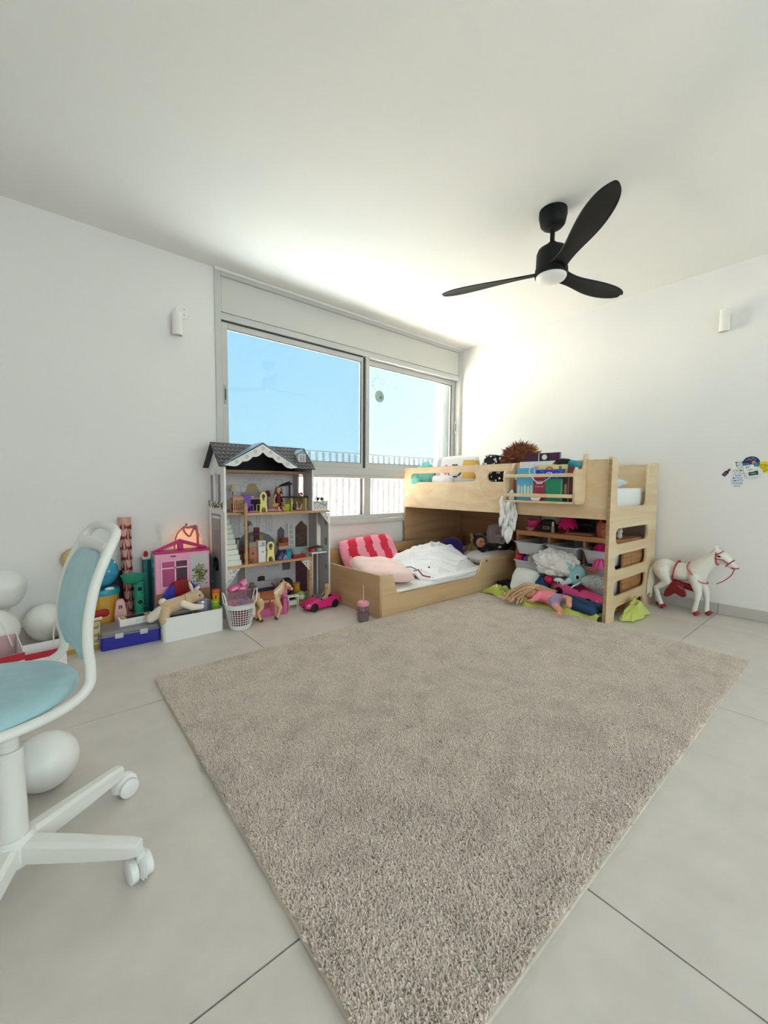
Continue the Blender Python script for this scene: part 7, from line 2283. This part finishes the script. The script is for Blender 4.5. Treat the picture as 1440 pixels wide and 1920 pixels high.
t = thing('glue_bottle', 'slim white and grey bottle on the front edge of the storage frame', 'bottle', (-0.515, -1.437, ZT))
G().lathe([(0, 0), (0.013, 0), (0.013, 0.045), (0.009, 0.054), (0, 0.054)], n=18).obj('bottle', mat('a9adb0', 0.3), t, smooth=True)
G().lathe([(0.0095, 0.0545), (0.0095, 0.085), (0.005, 0.092), (0, 0.092)], n=16).obj('cap', mat('eceae6', 0.4), t, smooth=True)
t = thing('toy_tutu_hat', 'magenta scalloped plastic lamp shade toy on the storage frame', 'toy', (-0.44, -1.525, ZT + 0.045))
prof = [(0.078, 0.0), (0.066, 0.04), (0.048, 0.08), (0.03, 0.098), (0, 0.10)]
g = G()
n = 40
vs, fs = [], []
for i, (r_, z_) in enumerate(prof[:-1]):
    for k in range(n):
        a = 2 * PI * k / n
        sc = 1 + 0.07 * math.sin(8 * a) * (1 - i / 3.5)
        vs.append((r_ * sc * math.cos(a), r_ * sc * math.sin(a), z_ - (0.012 * math.sin(8 * a) if i == 0 else 0)))
fs = [(i * n + k, i * n + (k + 1) % n, (i + 1) * n + (k + 1) % n, (i + 1) * n + k) for i in range(3) for k in range(n)]
fs.append(tuple(3 * n + k for k in range(n)))
g.add(vs, fs).obj('shade', mat('e0187c', 0.35), t, smooth=True)
G().lathe([(0, -0.044), (0.02, -0.044), (0.016, -0.01), (0.012, 0.08), (0, 0.08)], n=14).obj('stem', mat('b01060', 0.4), t, smooth=True)
G().limb([(-0.02, -0.02, 0.09), (0.0, -0.045, 0.10)], [0.009, 0.012], 8).obj('ribbon', mat('e9a9b8', 0.6), t, remesh=0.003)
t = thing('black_game_box', 'flat black game box standing at the back of the storage frame', 'box', (-0.22, -1.62, ZT), R(-88))
G().box(-0.22, 0.22, -0.03, 0.03, 0, 0.13).obj('carton', mat('121216', 0.4), t, bevel=0.003)
G().box(-0.10, 0.02, -0.0312, -0.0302, 0.06, 0.065).obj('silver_line', mat('7c828c', 0.4), t)
t = thing('red_folder', 'thin red and beige folders lying on the storage frame edge', 'folder', (-0.45, -1.63, ZT), R(-84))
G().box(-0.11, 0.11, -0.085, 0.075, 0, 0.006).obj('folder', mat('a8281e', 0.5), t, bevel=0.001)
G().box(-0.09, 0.115, -0.08, 0.07, 0.0065, 0.012).obj('sheets', mat('c99a78', 0.6), t, bevel=0.001)
t = thing('cat_planter', 'terracotta cat faced pot on the storage frame by the ladder panel', 'pot', (-0.45, -1.832, ZT), R(-65))
G().lathe([(0, 0), (0.058, 0), (0.068, 0.02), (0.07, 0.08), (0.064, 0.112), (0.058, 0.112), (0.058, 0.03), (0, 0.02)], n=28).obj('pot', mat('c06a55', 0.5), t, smooth=True)
for q in (-1, 1):
    G().tube([(q * 0.04, -0.045, 0.10), (q * 0.046, -0.046, 0.138)], [0.02, 0.002], 8).obj('ear', mat('c06a55', 0.5), t, smooth=True)
    G().tube([(q * 0.016, -0.0685, 0.07), (q * 0.026, -0.0672, 0.066), (q * 0.036, -0.063, 0.07)], 0.0018, 6).obj('closed_eye', mat('3a1d18', 0.5), t)
G().tube([(-0.012, -0.070, 0.038), (-0.006, -0.0712, 0.034), (0, -0.0715, 0.040), (0.006, -0.0712, 0.034), (0.012, -0.070, 0.038)], 0.0016, 6).obj('mouth', mat('3a1d18', 0.5), t)
G().ball((0, -0.0705, 0.05), (0.004, 0.002, 0.003), 8, 6).obj('nose', mat('3a1d18', 0.5), t)
plush('crochet_animal', 'tiny white crochet animal seen through the top ladder opening', (-0.58 + 0.10, -1.938, ZT), R(-60), [('body', mat('d9d9d6', 0.9, bump=0.9, bscale=140), [((0, 0, 0.022), (0.02, 0.018, 0.022)), ((0, -0.006, 0.055), (0.02, 0.018, 0.018)), ((0.012, 0, 0.074), (0.007, 0.005, 0.008)), ((-0.012, 0, 0.074), (0.007, 0.005, 0.008))])], [('eye', '1a1a1a', (0.007, -0.023, 0.058), 0.003), ('eye', '1a1a1a', (-0.007, -0.023, 0.058), 0.003)], vox=0.003)
def toy_ball(label, loc, r_, c, c2=None):
    t = thing('toy_ball', label, 'ball', loc)
    G().ball((0, 0, 0), r_, 20, 14).obj('ball_skin', mat(c, 0.35), t, smooth=True)
    G().tube([(r_ * 1.0 * math.cos(a), r_ * 1.0 * math.sin(a), 0) for a in [2 * PI * i / 24 for i in range(24)]], r_ * 0.03, 5, closed=True).obj('seam', mat(c2 or c, 0.4), t, smooth=True)
    return t
toy_ball('crimson ball in the lower left tub beside the post', (-0.585, -1.182, 0.300), 0.038, 'cf1c4c')
toy_ball('purple ball at the front of the lower left tub', (-0.595, -1.262, 0.290), 0.036, '5c3fb0')
toy_ball('crimson ball on the toy heap under the white towel', (-0.775, -1.555, 0.198), 0.036, 'c4103c')
t = plush('doll_head_bits', 'gold and white tinsel doll bits in the lower left tub', (-0.57, -1.325, 0.265), 0, [('bundle', 'd9cfae', [((0, 0, 0.03), (0.05, 0.045, 0.03))]), ('silver_shape', 'b9b9c2', [((-0.03, 0.03, 0.03), (0.03, 0.03, 0.035))]), ('dark_shape', '1b1b20', [((-0.02, -0.045, 0.03), (0.04, 0.03, 0.03))])], cat='toy')
g = G()
random.seed(51)
for k in range(120):
    p = Vector((random.uniform(-.05, .03), random.uniform(-.05, .05), 0.05))
    d = Vector((random.uniform(-.02, .02), random.uniform(-.025, .025), random.uniform(.01, .05)))
    g.tube([p, p + d], 0.0014, 4)
stuff(g.obj('tinsel', mat('e2d29a', 0.4), t))
cloth_heap('magenta_cloth', 'magenta cloth in the upper right tub by the ladder', 'cloth', (-0.55, -1.87, 0.40), (0.05, 0.07, 0.10), 'd41a78', 91, n=6, vox=0.006)
t = thing('toy_helmet', 'pink toy helmet with vents in the lower right tub', 'helmet', (-0.625, -1.875, 0.325))
g = G().lathe([(0.058, 0.0), (0.06, 0.015), (0.05, 0.045), (0.03, 0.062), (0, 0.066)], n=24)
g.obj('shell', mat('e85a98', 0.45), t, smooth=True)
for a in (150, 185, 220):
    G().tube([(0.06 * math.cos(R(a)), 0.06 * math.sin(R(a)), 0.012), (0.05 * math.cos(R(a)), 0.05 * math.sin(R(a)), 0.045), (0.03 * math.cos(R(a)), 0.03 * math.sin(R(a)), 0.0615)], 0.004, 6).obj('vent', mat('b8226a', 0.5), t, smooth=True)
t = thing('orange_fish_clip', 'small orange plastic clip hanging on the lower right tub rim', 'toy', (-0.662, -1.82, 0.30), R(-85))
G().ball((0, 0, 0), (0.028, 0.008, 0.013), 12, 8).obj('clip_body', mat('ee5a2c', 0.4), t, smooth=True)
G().prism([(0.024, 0), (0.046, 0.012), (0.046, -0.012)], -0.003, 0.003, frame((0, 0, 0), (1, 0, 0), (0, 0, 1))).obj('clip_tail', mat('ee5a2c', 0.4), t)

# ------------------------------------------------------------ heap on the floor under the loft bed
M_lime = mat('c9d06a', 0.95, bump=0.5, bscale=70, sheen=0.3, key='lime_fleece')
def draped(name, label, cat, loc, poly_fn, nu, nv, m, th=0.006, rz=0, part='cloth'):
    t = thing(name, label, cat, loc, rz)
    G().sheet(poly_fn, nu, nv, th).obj(part, m, t, smooth=True)
    return t
def lime_fn(u, v):
    y = 0.50 - 0.96 * u
    wv = 0.045 * math.sin(u * 9) + 0.03 * math.sin(u * 21 + 1)
    x = -0.175 + wv * (1 - v) + 0.40 * v - 0.06 * u
    n_ = mnoise.noise(Vector((u * 9, v * 4, 1.5)))
    n2 = 1 - abs(mnoise.noise(Vector((u * 7 + v * 6, v * 3, 4.5))))
    z = 0.018 + (0.034 + 0.03 * (1 - u) ** 3) * (n_ + 0.55) * (1 - abs(2 * v - 0.5) * 0.4) + 0.034 * n2 ** 6 * (1 - v * 0.5)
    if v < 0.08:
        z *= (0.25 + v / 0.08 * 0.75)
    return (x, y, max(z, 0.0085))
draped('lime_blanket', 'yellow green fleece blanket spread on the floor under the toy heap', 'blanket', (-0.76, -1.53, 0), lime_fn, 90, 36, M_lime)
def lime2_fn(u, v):
    a, b = 2 * u - 1, 2 * v - 1
    x = -0.585 + 0.165 * a + 0.02 * math.sin(v * 7 + u * 3)
    y = -2.095 + 0.052 * b + 0.010 * math.sin(u * 11) * (1 - v)
    n_ = mnoise.noise(Vector((a * 1.6, b * 1.8, 3.3)))
    n2 = 1 - abs(mnoise.noise(Vector((a * 2.4 + b * 2.0, b * 1.2 - a, 8.1))))
    edge = max(0.0, 1 - abs(a) ** 3) * max(0.0, 1 - abs(b) ** 4)
    z = 0.008 + edge * (0.050 + 0.035 * n_ + 0.05 * n2 ** 5 + 0.035 * math.exp(-((a - 0.15) / 0.4) ** 2))
    return (x + 0.56, y + 2.095, z)
draped('lime_cloth', 'yellow green cloth bunched on the floor outside the ladder panel', 'cloth', (-0.56, -2.095, 0), lime2_fn, 60, 30, M_lime)
cloth_heap('black_garment', 'black garment on the floor between low bed and white cushion', 'garment', (-0.70, -1.13, 0.035), (0.08, 0.075, 0.07), '141418', 97, n=7, vox=0.007)
pillow('round_cushion', 'round off white cushion leaning on the lower left tub', (-0.80, -1.365, 0.150), (R(0), R(-72), R(-20)), 0.225, 0.235, 0.15, fabric('dfe0dc'), seed=33, wrinkle=0.004)
cloth_heap('navy_bag', 'navy blue cloth between the white cushion and crimson ball', 'cloth', (-0.77, -1.49, 0.06), (0.06, 0.06, 0.16), '27466e', 99, n=8, vox=0.008)
cloth_heap('white_towel', 'white towel heaped on the storage tubs under the loft bed', 'towel', (-0.735, -1.575, 0.235), (0.075, 0.155, 0.20), 'f0efec', 103, n=14, fold=1.35, vox=0.008, m=mat('f0efec', 0.95, bump=0.6, bscale=60))
plush('panda_paw', 'white plush paw with dark toes under the white towel', (-0.785, -1.64, 0.178), R(-90), [('paw', 'e6e4e0', [((0, 0, 0.025), (0.042, 0.03, 0.026))])], [('toe', '1d1a1c', (-0.022, -0.029, 0.02), (0.006, 0.004, 0.010)), ('toe', '1d1a1c', (-0.004, -0.031, 0.018), (0.006, 0.004, 0.011)), ('toe', '1d1a1c', (0.016, -0.029, 0.02), (0.006, 0.004, 0.010))], vox=0.004)
plush('plush_fish', 'light teal plush fish standing on the toy heap', (-0.73, -1.745, 0.185), R(-70), [('body', '9fd3d8', [((0, 0, 0.075), (0.062, 0.04, 0.085)), ([(-0.03, -0.01, 0.13), (-0.06, -0.02, 0.165)], [0.03, 0.012])]), ('fin', 'cfe6e6', [([(-0.045, -0.02, 0.03), (-0.09, -0.03, 0.0)], [0.025, 0.012])])], [('eye', '141418', (0.012, -0.043, 0.068), (0.012, 0.006, 0.016)), ('eye_ring', 'dfeeee', (0.012, -0.039, 0.068), (0.018, 0.006, 0.022))])
t = plush('knit_whale', 'grey white knitted plush with striped frill beside the ladder panel', (-0.74, -1.845, 0.17), R(-75), [('body', mat('ccd2d3', 0.9, bump=1.0, bscale=45, h2='9aa6a8', nscale=70), [((0.035, 0, 0.06), (0.095, 0.055, 0.055))])], [])
for k in range(5):
    a = -0.5 + 0.25 * k
    G().tube([(-0.05, -0.03 + 0.012 * k, 0.055), (-0.085, -0.045 + 0.012 * k, 0.03 - 0.004 * k), (-0.11, -0.06 + 0.016 * k, 0.012)], [0.010, 0.010, 0.012], 6, flat=(1, 0.4)).obj('frill', mat('2f7d72' if k % 2 else 'eef2f0', 0.9), t, smooth=True)
toy_car('toy_car_long', 'pink toy car lying tilted on the blue jeans under the loft bed', (-0.74, -1.765, 0.085), (R(-4), R(-9), R(84)), mat('f05a96', 0.4, key='candy_pink'), mat('131215', 0.5), L=0.38, W=0.12, Hh=0.095, windshield=False)
t = thing('blue_jeans', 'crumpled blue jeans lying in front of the pink toy car', 'trousers', (-0.85, -1.83, 0.03))
g = G()
g.limb([(0.02, 0.15, 0.05), (-0.02, 0.02, 0.05), (-0.04, -0.11, 0.035)], [0.045, 0.05, 0.042], 12)
g.limb([(0.05, 0.12, 0.05), (0.04, -0.02, 0.045), (0.02, -0.12, 0.04)], [0.045, 0.045, 0.04], 12)
g.v = [(v[0], v[1], max(0.002, v[2])) for v in g.v]
g.obj('legs', mat('2c4a6e', 0.95, bump=0.5, bscale=60), t, remesh=0.008)
G().tube(curve_pts([(-0.03, 0.12, 0.094), (-0.05, 0.02, 0.10), (-0.06, -0.09, 0.078)], 6), 0.0022, 6).obj('seam', mat('1f3550', 0.9), t, smooth=True)
# big doll face down on the blanket
t = thing('baby_doll', 'long haired toy doll in pink top lying face down on the lime blanket', 'doll', (-0.93, -1.62, 0.042), R(0))
M_skin = mat('e0a184', 0.55, key='doll_vinyl')
# body axis runs from head (+y, left in view) to feet (-y)
g = G()
g.limb([(0.0, 0.045, 0.055), (0.0, -0.01, 0.06), (-0.005, -0.055, 0.055)], [0.042, 0.043, 0.042], 14)
g.limb([(0, 0.05, 0.06), (0.0, 0.075, 0.062)], [0.022, 0.02], 10)
g.ball((0.0, 0.125, 0.068), (0.06, 0.065, 0.06), 18, 12)
g.limb([(0.035, -0.07, 0.055), (0.03, -0.14, 0.072), (-0.01, -0.18, 0.085)], [0.034, 0.026, 0.020], 12)
g.limb([(-0.01, -0.175, 0.085), (-0.06, -0.20, 0.055)], [0.020, 0.022], 10)
g.limb([(-0.04, -0.07, 0.045), (-0.095, -0.135, 0.03), (-0.135, -0.185, 0.02)], [0.034, 0.025, 0.018], 12)
g.limb([(-0.135, -0.185, 0.014), (-0.185, -0.20, 0.012)], [0.019, 0.02], 10)
g.limb([(-0.045, 0.04, 0.055), (-0.08, 0.065, 0.03), (-0.07, 0.115, 0.012)], [0.018, 0.015, 0.012], 10)
g.v = [(v[0], v[1], max(0.0, v[2])) for v in g.v]
g.obj('body', M_skin, t, remesh=0.006)
g = G()
g.limb([(0.0, 0.055, 0.056), (0.0, 0.0, 0.062), (-0.003, -0.045, 0.056)], [0.047, 0.050, 0.055], 14)
g.limb([(-0.04, 0.042, 0.058), (-0.062, 0.055, 0.045)], [0.024, 0.022], 10)
g.v = [(v[0], v[1], max(0.0, v[2])) for v in g.v]
g.obj('pink_top', mat('f08a98', 0.9, bump=0.4, bscale=60), t, remesh=0.006)
g = G()
g.limb([(0.0, -0.06, 0.055), (-0.002, -0.08, 0.053)], [0.052, 0.05], 14)
g.limb([(0.033, -0.075, 0.057), (0.032, -0.105, 0.063)], [0.039, 0.036], 12)
g.limb([(-0.038, -0.075, 0.047), (-0.065, -0.105, 0.04)], [0.039, 0.036], 12)
g.v = [(v[0], v[1], max(0.0, v[2])) for v in g.v]
g.obj('lilac_shorts', mat('a58fb4', 0.9, bump=0.4, bscale=60), t, remesh=0.006)
M_h1, M_h2 = mat('c9a47e', 0.6, bump=0.6, bscale=200), mat('e0c39e', 0.6, bump=0.6, bscale=200)
random.seed(61)
g1, g2 = G(), G()
for k in range(54):
    a = random.uniform(-1, 1)
    gg = g1 if k % 3 else g2
    x0, y0 = 0.055 * a, 0.125 + random.uniform(-0.03, 0.05)
    z0 = 0.068 + 0.058 * math.sqrt(max(0, 1 - a * a * 0.9))
    fan = random.uniform(-1, 1)
    x1, y1 = x0 - 0.055 + 0.05 * fan, y0 + 0.03 + random.uniform(0, 0.06)
    x2, y2 = x1 - 0.045 + 0.06 * fan, y1 + random.uniform(-0.05, 0.12)
    gg.tube(curve_pts([(x0, y0 - 0.03, z0), (x0 - 0.01, y0, z0 + 0.004), (x1, y1, max(0.03, z0 * 0.55)), (x1 * 0.5 + x2 * 0.5, (y1 + y2) / 2, 0.03), (x2, y2, 0.012 + random.uniform(0, 0.012))], 4), [0.0075, 0.0085, 0.0085] + [0.007] * 13 + [0.003], 6)
for k in range(16):      # strands over the shoulders
    a = random.uniform(-1, 1)
    g1.tube(curve_pts([(0.04 * a, 0.12, 0.125), (0.055 * a + 0.02, 0.07, 0.115), (0.06 * a + 0.045, 0.02, 0.10 + random.uniform(-.01, .01)), (0.07 * a + 0.06, -0.02, 0.085)], 4), [0.007] * 12 + [0.003], 6)
g1.obj('hair', M_h1, t, smooth=True)
g2.obj('blonde_strand', M_h2, t, smooth=True)

# ------------------------------------------------------------ stickers on the right wall and window
YZs = lambda y, z, a=0: frame((-0.0012, y, z), (0, -math.cos(R(a)), math.sin(R(a))), (0, math.sin(R(a)), math.cos(R(a))))
def wall_sticker(label, y, z, poly, c, lines=(), a=0, dz=0.0):
    t = thing('sticker', label, 'sticker', (-0.0005 - dz, y, z), group='stickers on the right wall')
    FR = frame((0, 0, 0), (0, -1, 0), (0, 0, 1)) @ Matrix.Rotation(R(a), 4, 'Z')
    G().prism(poly, 0, 0.0008, FR).obj('paper', mat(c, 0.45), t)
    for (w, sz, x, yy_, col) in lines:
        text('lettering', w, sz, FR @ Matrix.Translation((x, yy_, 0.0011)), mat(col, 0.5), t, world=False)
    return t, FR
circ = lambda r_, sx=1.0, n=28: [(r_ * sx * math.cos(2 * PI * k / n), r_ * math.sin(2 * PI * k / n)) for k in range(n)]
H_ = lambda s_: s_[::-1]        # Hebrew is set right to left
wall_sticker('white sticker with four lines of green lettering, left of the blue round one', -2.523, 1.070, rrect(-0.038, 0.038, -0.04, 0.04, 0.008), 'f4f5f2', [(H_('תמיד'), 0.025, 0, 0.027, '5f7a55'), (H_('ללמוד'), 0.022, 0.004, 0.008, '5f7a55'), (H_('הכל'), 0.022, 0.004, -0.010, '5f7a55'), (H_('מהתחלה'), 0.022, 0.0, -0.029, '4f6a48')], a=4)
_st = wall_sticker('white strip sticker with a red word under the green lettering', -2.517, 1.0235, rrect(-0.045, 0.045, -0.006, 0.006, 0.003), 'f2eeee', [], a=2)
scribble('word_print', 0.05, 0.007, _st[1] @ Matrix.Translation((0, 0, 0.001)), mat('b8384a', 0.5), _st[0])
wall_sticker('white sticker with light blue lettering, lowest of the group', -2.514, 0.981, rrect(-0.032, 0.032, -0.036, 0.036, 0.006), 'e9f0f6', [(H_('שומרי'), 0.018, 0, 0.027, '3e6ea8'), (H_('גבולות'), 0.021, 0, 0.008, '3e6ea8'), (H_('ללמידה'), 0.021, 0, -0.011, '2f5c98'), (H_('ושמחה'), 0.021, 0, -0.029, '2f5c98')], dz=0.0009)
wall_sticker('tiny dark green lettered sticker below the light blue lettering', -2.514, 0.933, rrect(-0.021, 0.021, -0.010, 0.010, 0.003), 'eef1ee', [(H_('בטוב'), 0.018, 0, 0, '3d5a3c')])
t, FR = wall_sticker('small dark purple bottle shaped sticker at the far left of the group', -2.452, 1.030, [(-0.012, -0.03), (0.012, -0.03), (0.013, 0.002), (0.007, 0.012), (0.006, 0.03), (-0.006, 0.03), (-0.007, 0.012), (-0.013, 0.002)], '4a3244', a=-38)
G().prism([(-0.008, -0.022), (0.008, -0.022), (0.008, -0.004), (-0.008, -0.004)], 0.0009, 0.0012, FR).obj('print', mat('75586c', 0.5), t)
t, FR = wall_sticker('round navy and blue sticker with white lettering on top of the group', -2.582, 1.095, circ(0.043, 1.05), '16365e', [], a=4, dz=0.0018)
scribble('lettering_print', 0.026, 0.007, FR @ Matrix.Translation((0, 0.031, 0.0011)), mat('f4f6f8', 0.5), t, seed=5)
scribble('lettering_print', 0.055, 0.007, FR @ Matrix.Translation((0, 0.020, 0.0011)), mat('f4f6f8', 0.5), t, seed=6)
G().prism([(0.044 * math.cos(R(q)), 0.042 * math.sin(R(q))) for q in range(180, 361, 12)], 0.0009, 0.0012, FR).obj('blue_half', mat('1f78a8', 0.5), t)
for (x, y_, c, r_) in ((-0.004, -0.001, '7a1f38', 0.010), (0.013, 0.0, 'cf8f98', 0.012), (0.022, -0.018, '2fa0b8', 0.013), (0.010, -0.024, '3d6a58', 0.009)):
    G().prism([(x + r_ * math.cos(2 * PI * k / 14), y_ + r_ * math.sin(2 * PI * k / 14)) for k in range(14)], 0.0013, 0.0016, FR).obj('print_spot', mat(c, 0.5), t)
wall_sticker('white sticker with dark red and navy lettering below the round navy one', -2.572, 1.055, rrect(-0.028, 0.028, -0.026, 0.024, 0.008), 'f5f4f4', [(H_('יש'), 0.026, -0.004, 0.010, '7a2a34'), (H_('ליגה'), 0.018, 0.004, -0.012, '40405c')], a=10, dz=0.0036)
t, FR = wall_sticker('round grey white sticker with a dark green label strip', -2.598, 1.022, circ(0.046, 1.05), 'e4e4e6', [], a=10, dz=0.0027)
scribble('lettering_print', 0.034, 0.005, FR @ Matrix.Translation((0.002, -0.03, 0.0011)), mat('6a6a70', 0.5), t, seed=7)
G().prism(rrect(-0.026, 0.024, -0.014, 0.014, 0.002), 0.0009, 0.0012, FR).obj('green_label', mat('35584c', 0.5), t)
G().prism(rrect(-0.014, 0.012, -0.003, 0.0, 0.001), 0.0013, 0.0016, FR).obj('label_line', mat('dfe8e2', 0.5), t)
t, FR = wall_sticker('round yellow sticker with black lettering at the right of the group', -2.647, 1.060, circ(0.041, 1.05), 'f0d51e', [(H_('ישראל'), 0.022, -0.004, 0.014, '2b2a16'), (H_('בליבי'), 0.020, -0.004, -0.006, '2b2a16')], a=-4, dz=0.0009)
G().prism([(-0.028 + 0.05 * k / 8, -0.022 + 0.010 * (k / 8 - 0.5) ** 2 * 4 - 0.002) for k in range(9)] + [(0.022 - 0.05 * k / 8, -0.026 + 0.010 * (0.5 - k / 8) ** 2 * 4 - 0.002) for k in range(9)], 0.0009, 0.0012, FR).obj('smile_line', mat('3a3420', 0.5), t)
# disc and dots hung on the right window pane
t = thing('window_disc', 'round translucent patterned disc stuck on the right window pane', 'sticker', (-1.168, 0.066, 1.80))
G().tube([(0, 0, 0), (0, -0.0015, 0)], 0.058, 36).obj('disc', mat('a5b9ae', 0.5, h2='8fb4b8', nscale=14, noise=0.1), t)
G().tube([(0.014, -0.0016, -0.008), (0.014, -0.0026, -0.008)], 0.016, 16).obj('centre_dot', mat('4f7a86', 0.4), t)
g = G()
for k in range(5):
    a = 1.2 + 0.5 * k
    g.tube([(0.006 + 0.012 * math.cos(a + i * 0.35) + 0.006 * i * math.cos(a), -0.002, -0.004 + 0.012 * math.sin(a + i * 0.35) + 0.006 * i * math.sin(a)) for i in range(6)], 0.0022, 5)
stuff(g.obj('swirl_print', mat('cfc9a0', 0.5), t))
random.seed(8)
for k in range(19):
    x, z = -1.27 + random.uniform(0, 0.34), 1.86 + random.uniform(0, 0.15) * (1 - 0.3 * k / 19)
    tt = tag(G().tube([(x, 0.0690, z), (x, 0.0682, z)], 0.0055, 10).obj('bird_sticker', mat('9fb9bd', 0.5), None), 'tiny pale grey dot sticker on the upper right window pane', 'sticker', 'dot stickers on the right pane')
# puff of mist from the humidifier behind the pink house
mist = bpy.data.materials.new('mist')
mist.use_nodes = True
nt = mist.node_tree
nt.nodes.clear()
o_ = nt.nodes.new('ShaderNodeOutputMaterial')
tc = nt.nodes.new('ShaderNodeTexCoord')
v_ = nt.nodes.new('ShaderNodeVolumeScatter')
v_.inputs['Color'].default_value = (1, 1, 1, 1)
sx = nt.nodes.new('ShaderNodeSeparateXYZ')
nt.links.new(tc.outputs['Object'], sx.inputs[0])
rm = nt.nodes.new('ShaderNodeMapRange')
rm.inputs[1].default_value = 0.0
rm.inputs[2].default_value = 0.16
rm.inputs[3].default_value = 6.0
rm.inputs[4].default_value = 0.0
nt.links.new(sx.outputs['Z'], rm.inputs[0])
nt.links.new(rm.outputs[0], v_.inputs['Density'])
nt.links.new(v_.outputs[0], o_.inputs['Volume'])
t = thing('mist_plume', 'faint white plume of mist rising behind the pink toy house roof', 'mist', (-3.175, -0.075, 0.515))
stuff(G().lathe([(0.004, 0), (0.012, 0.04), (0.028, 0.10), (0.045, 0.155), (0.02, 0.17), (0, 0.172)], n=18).obj('vapour', mist, t, smooth=True))
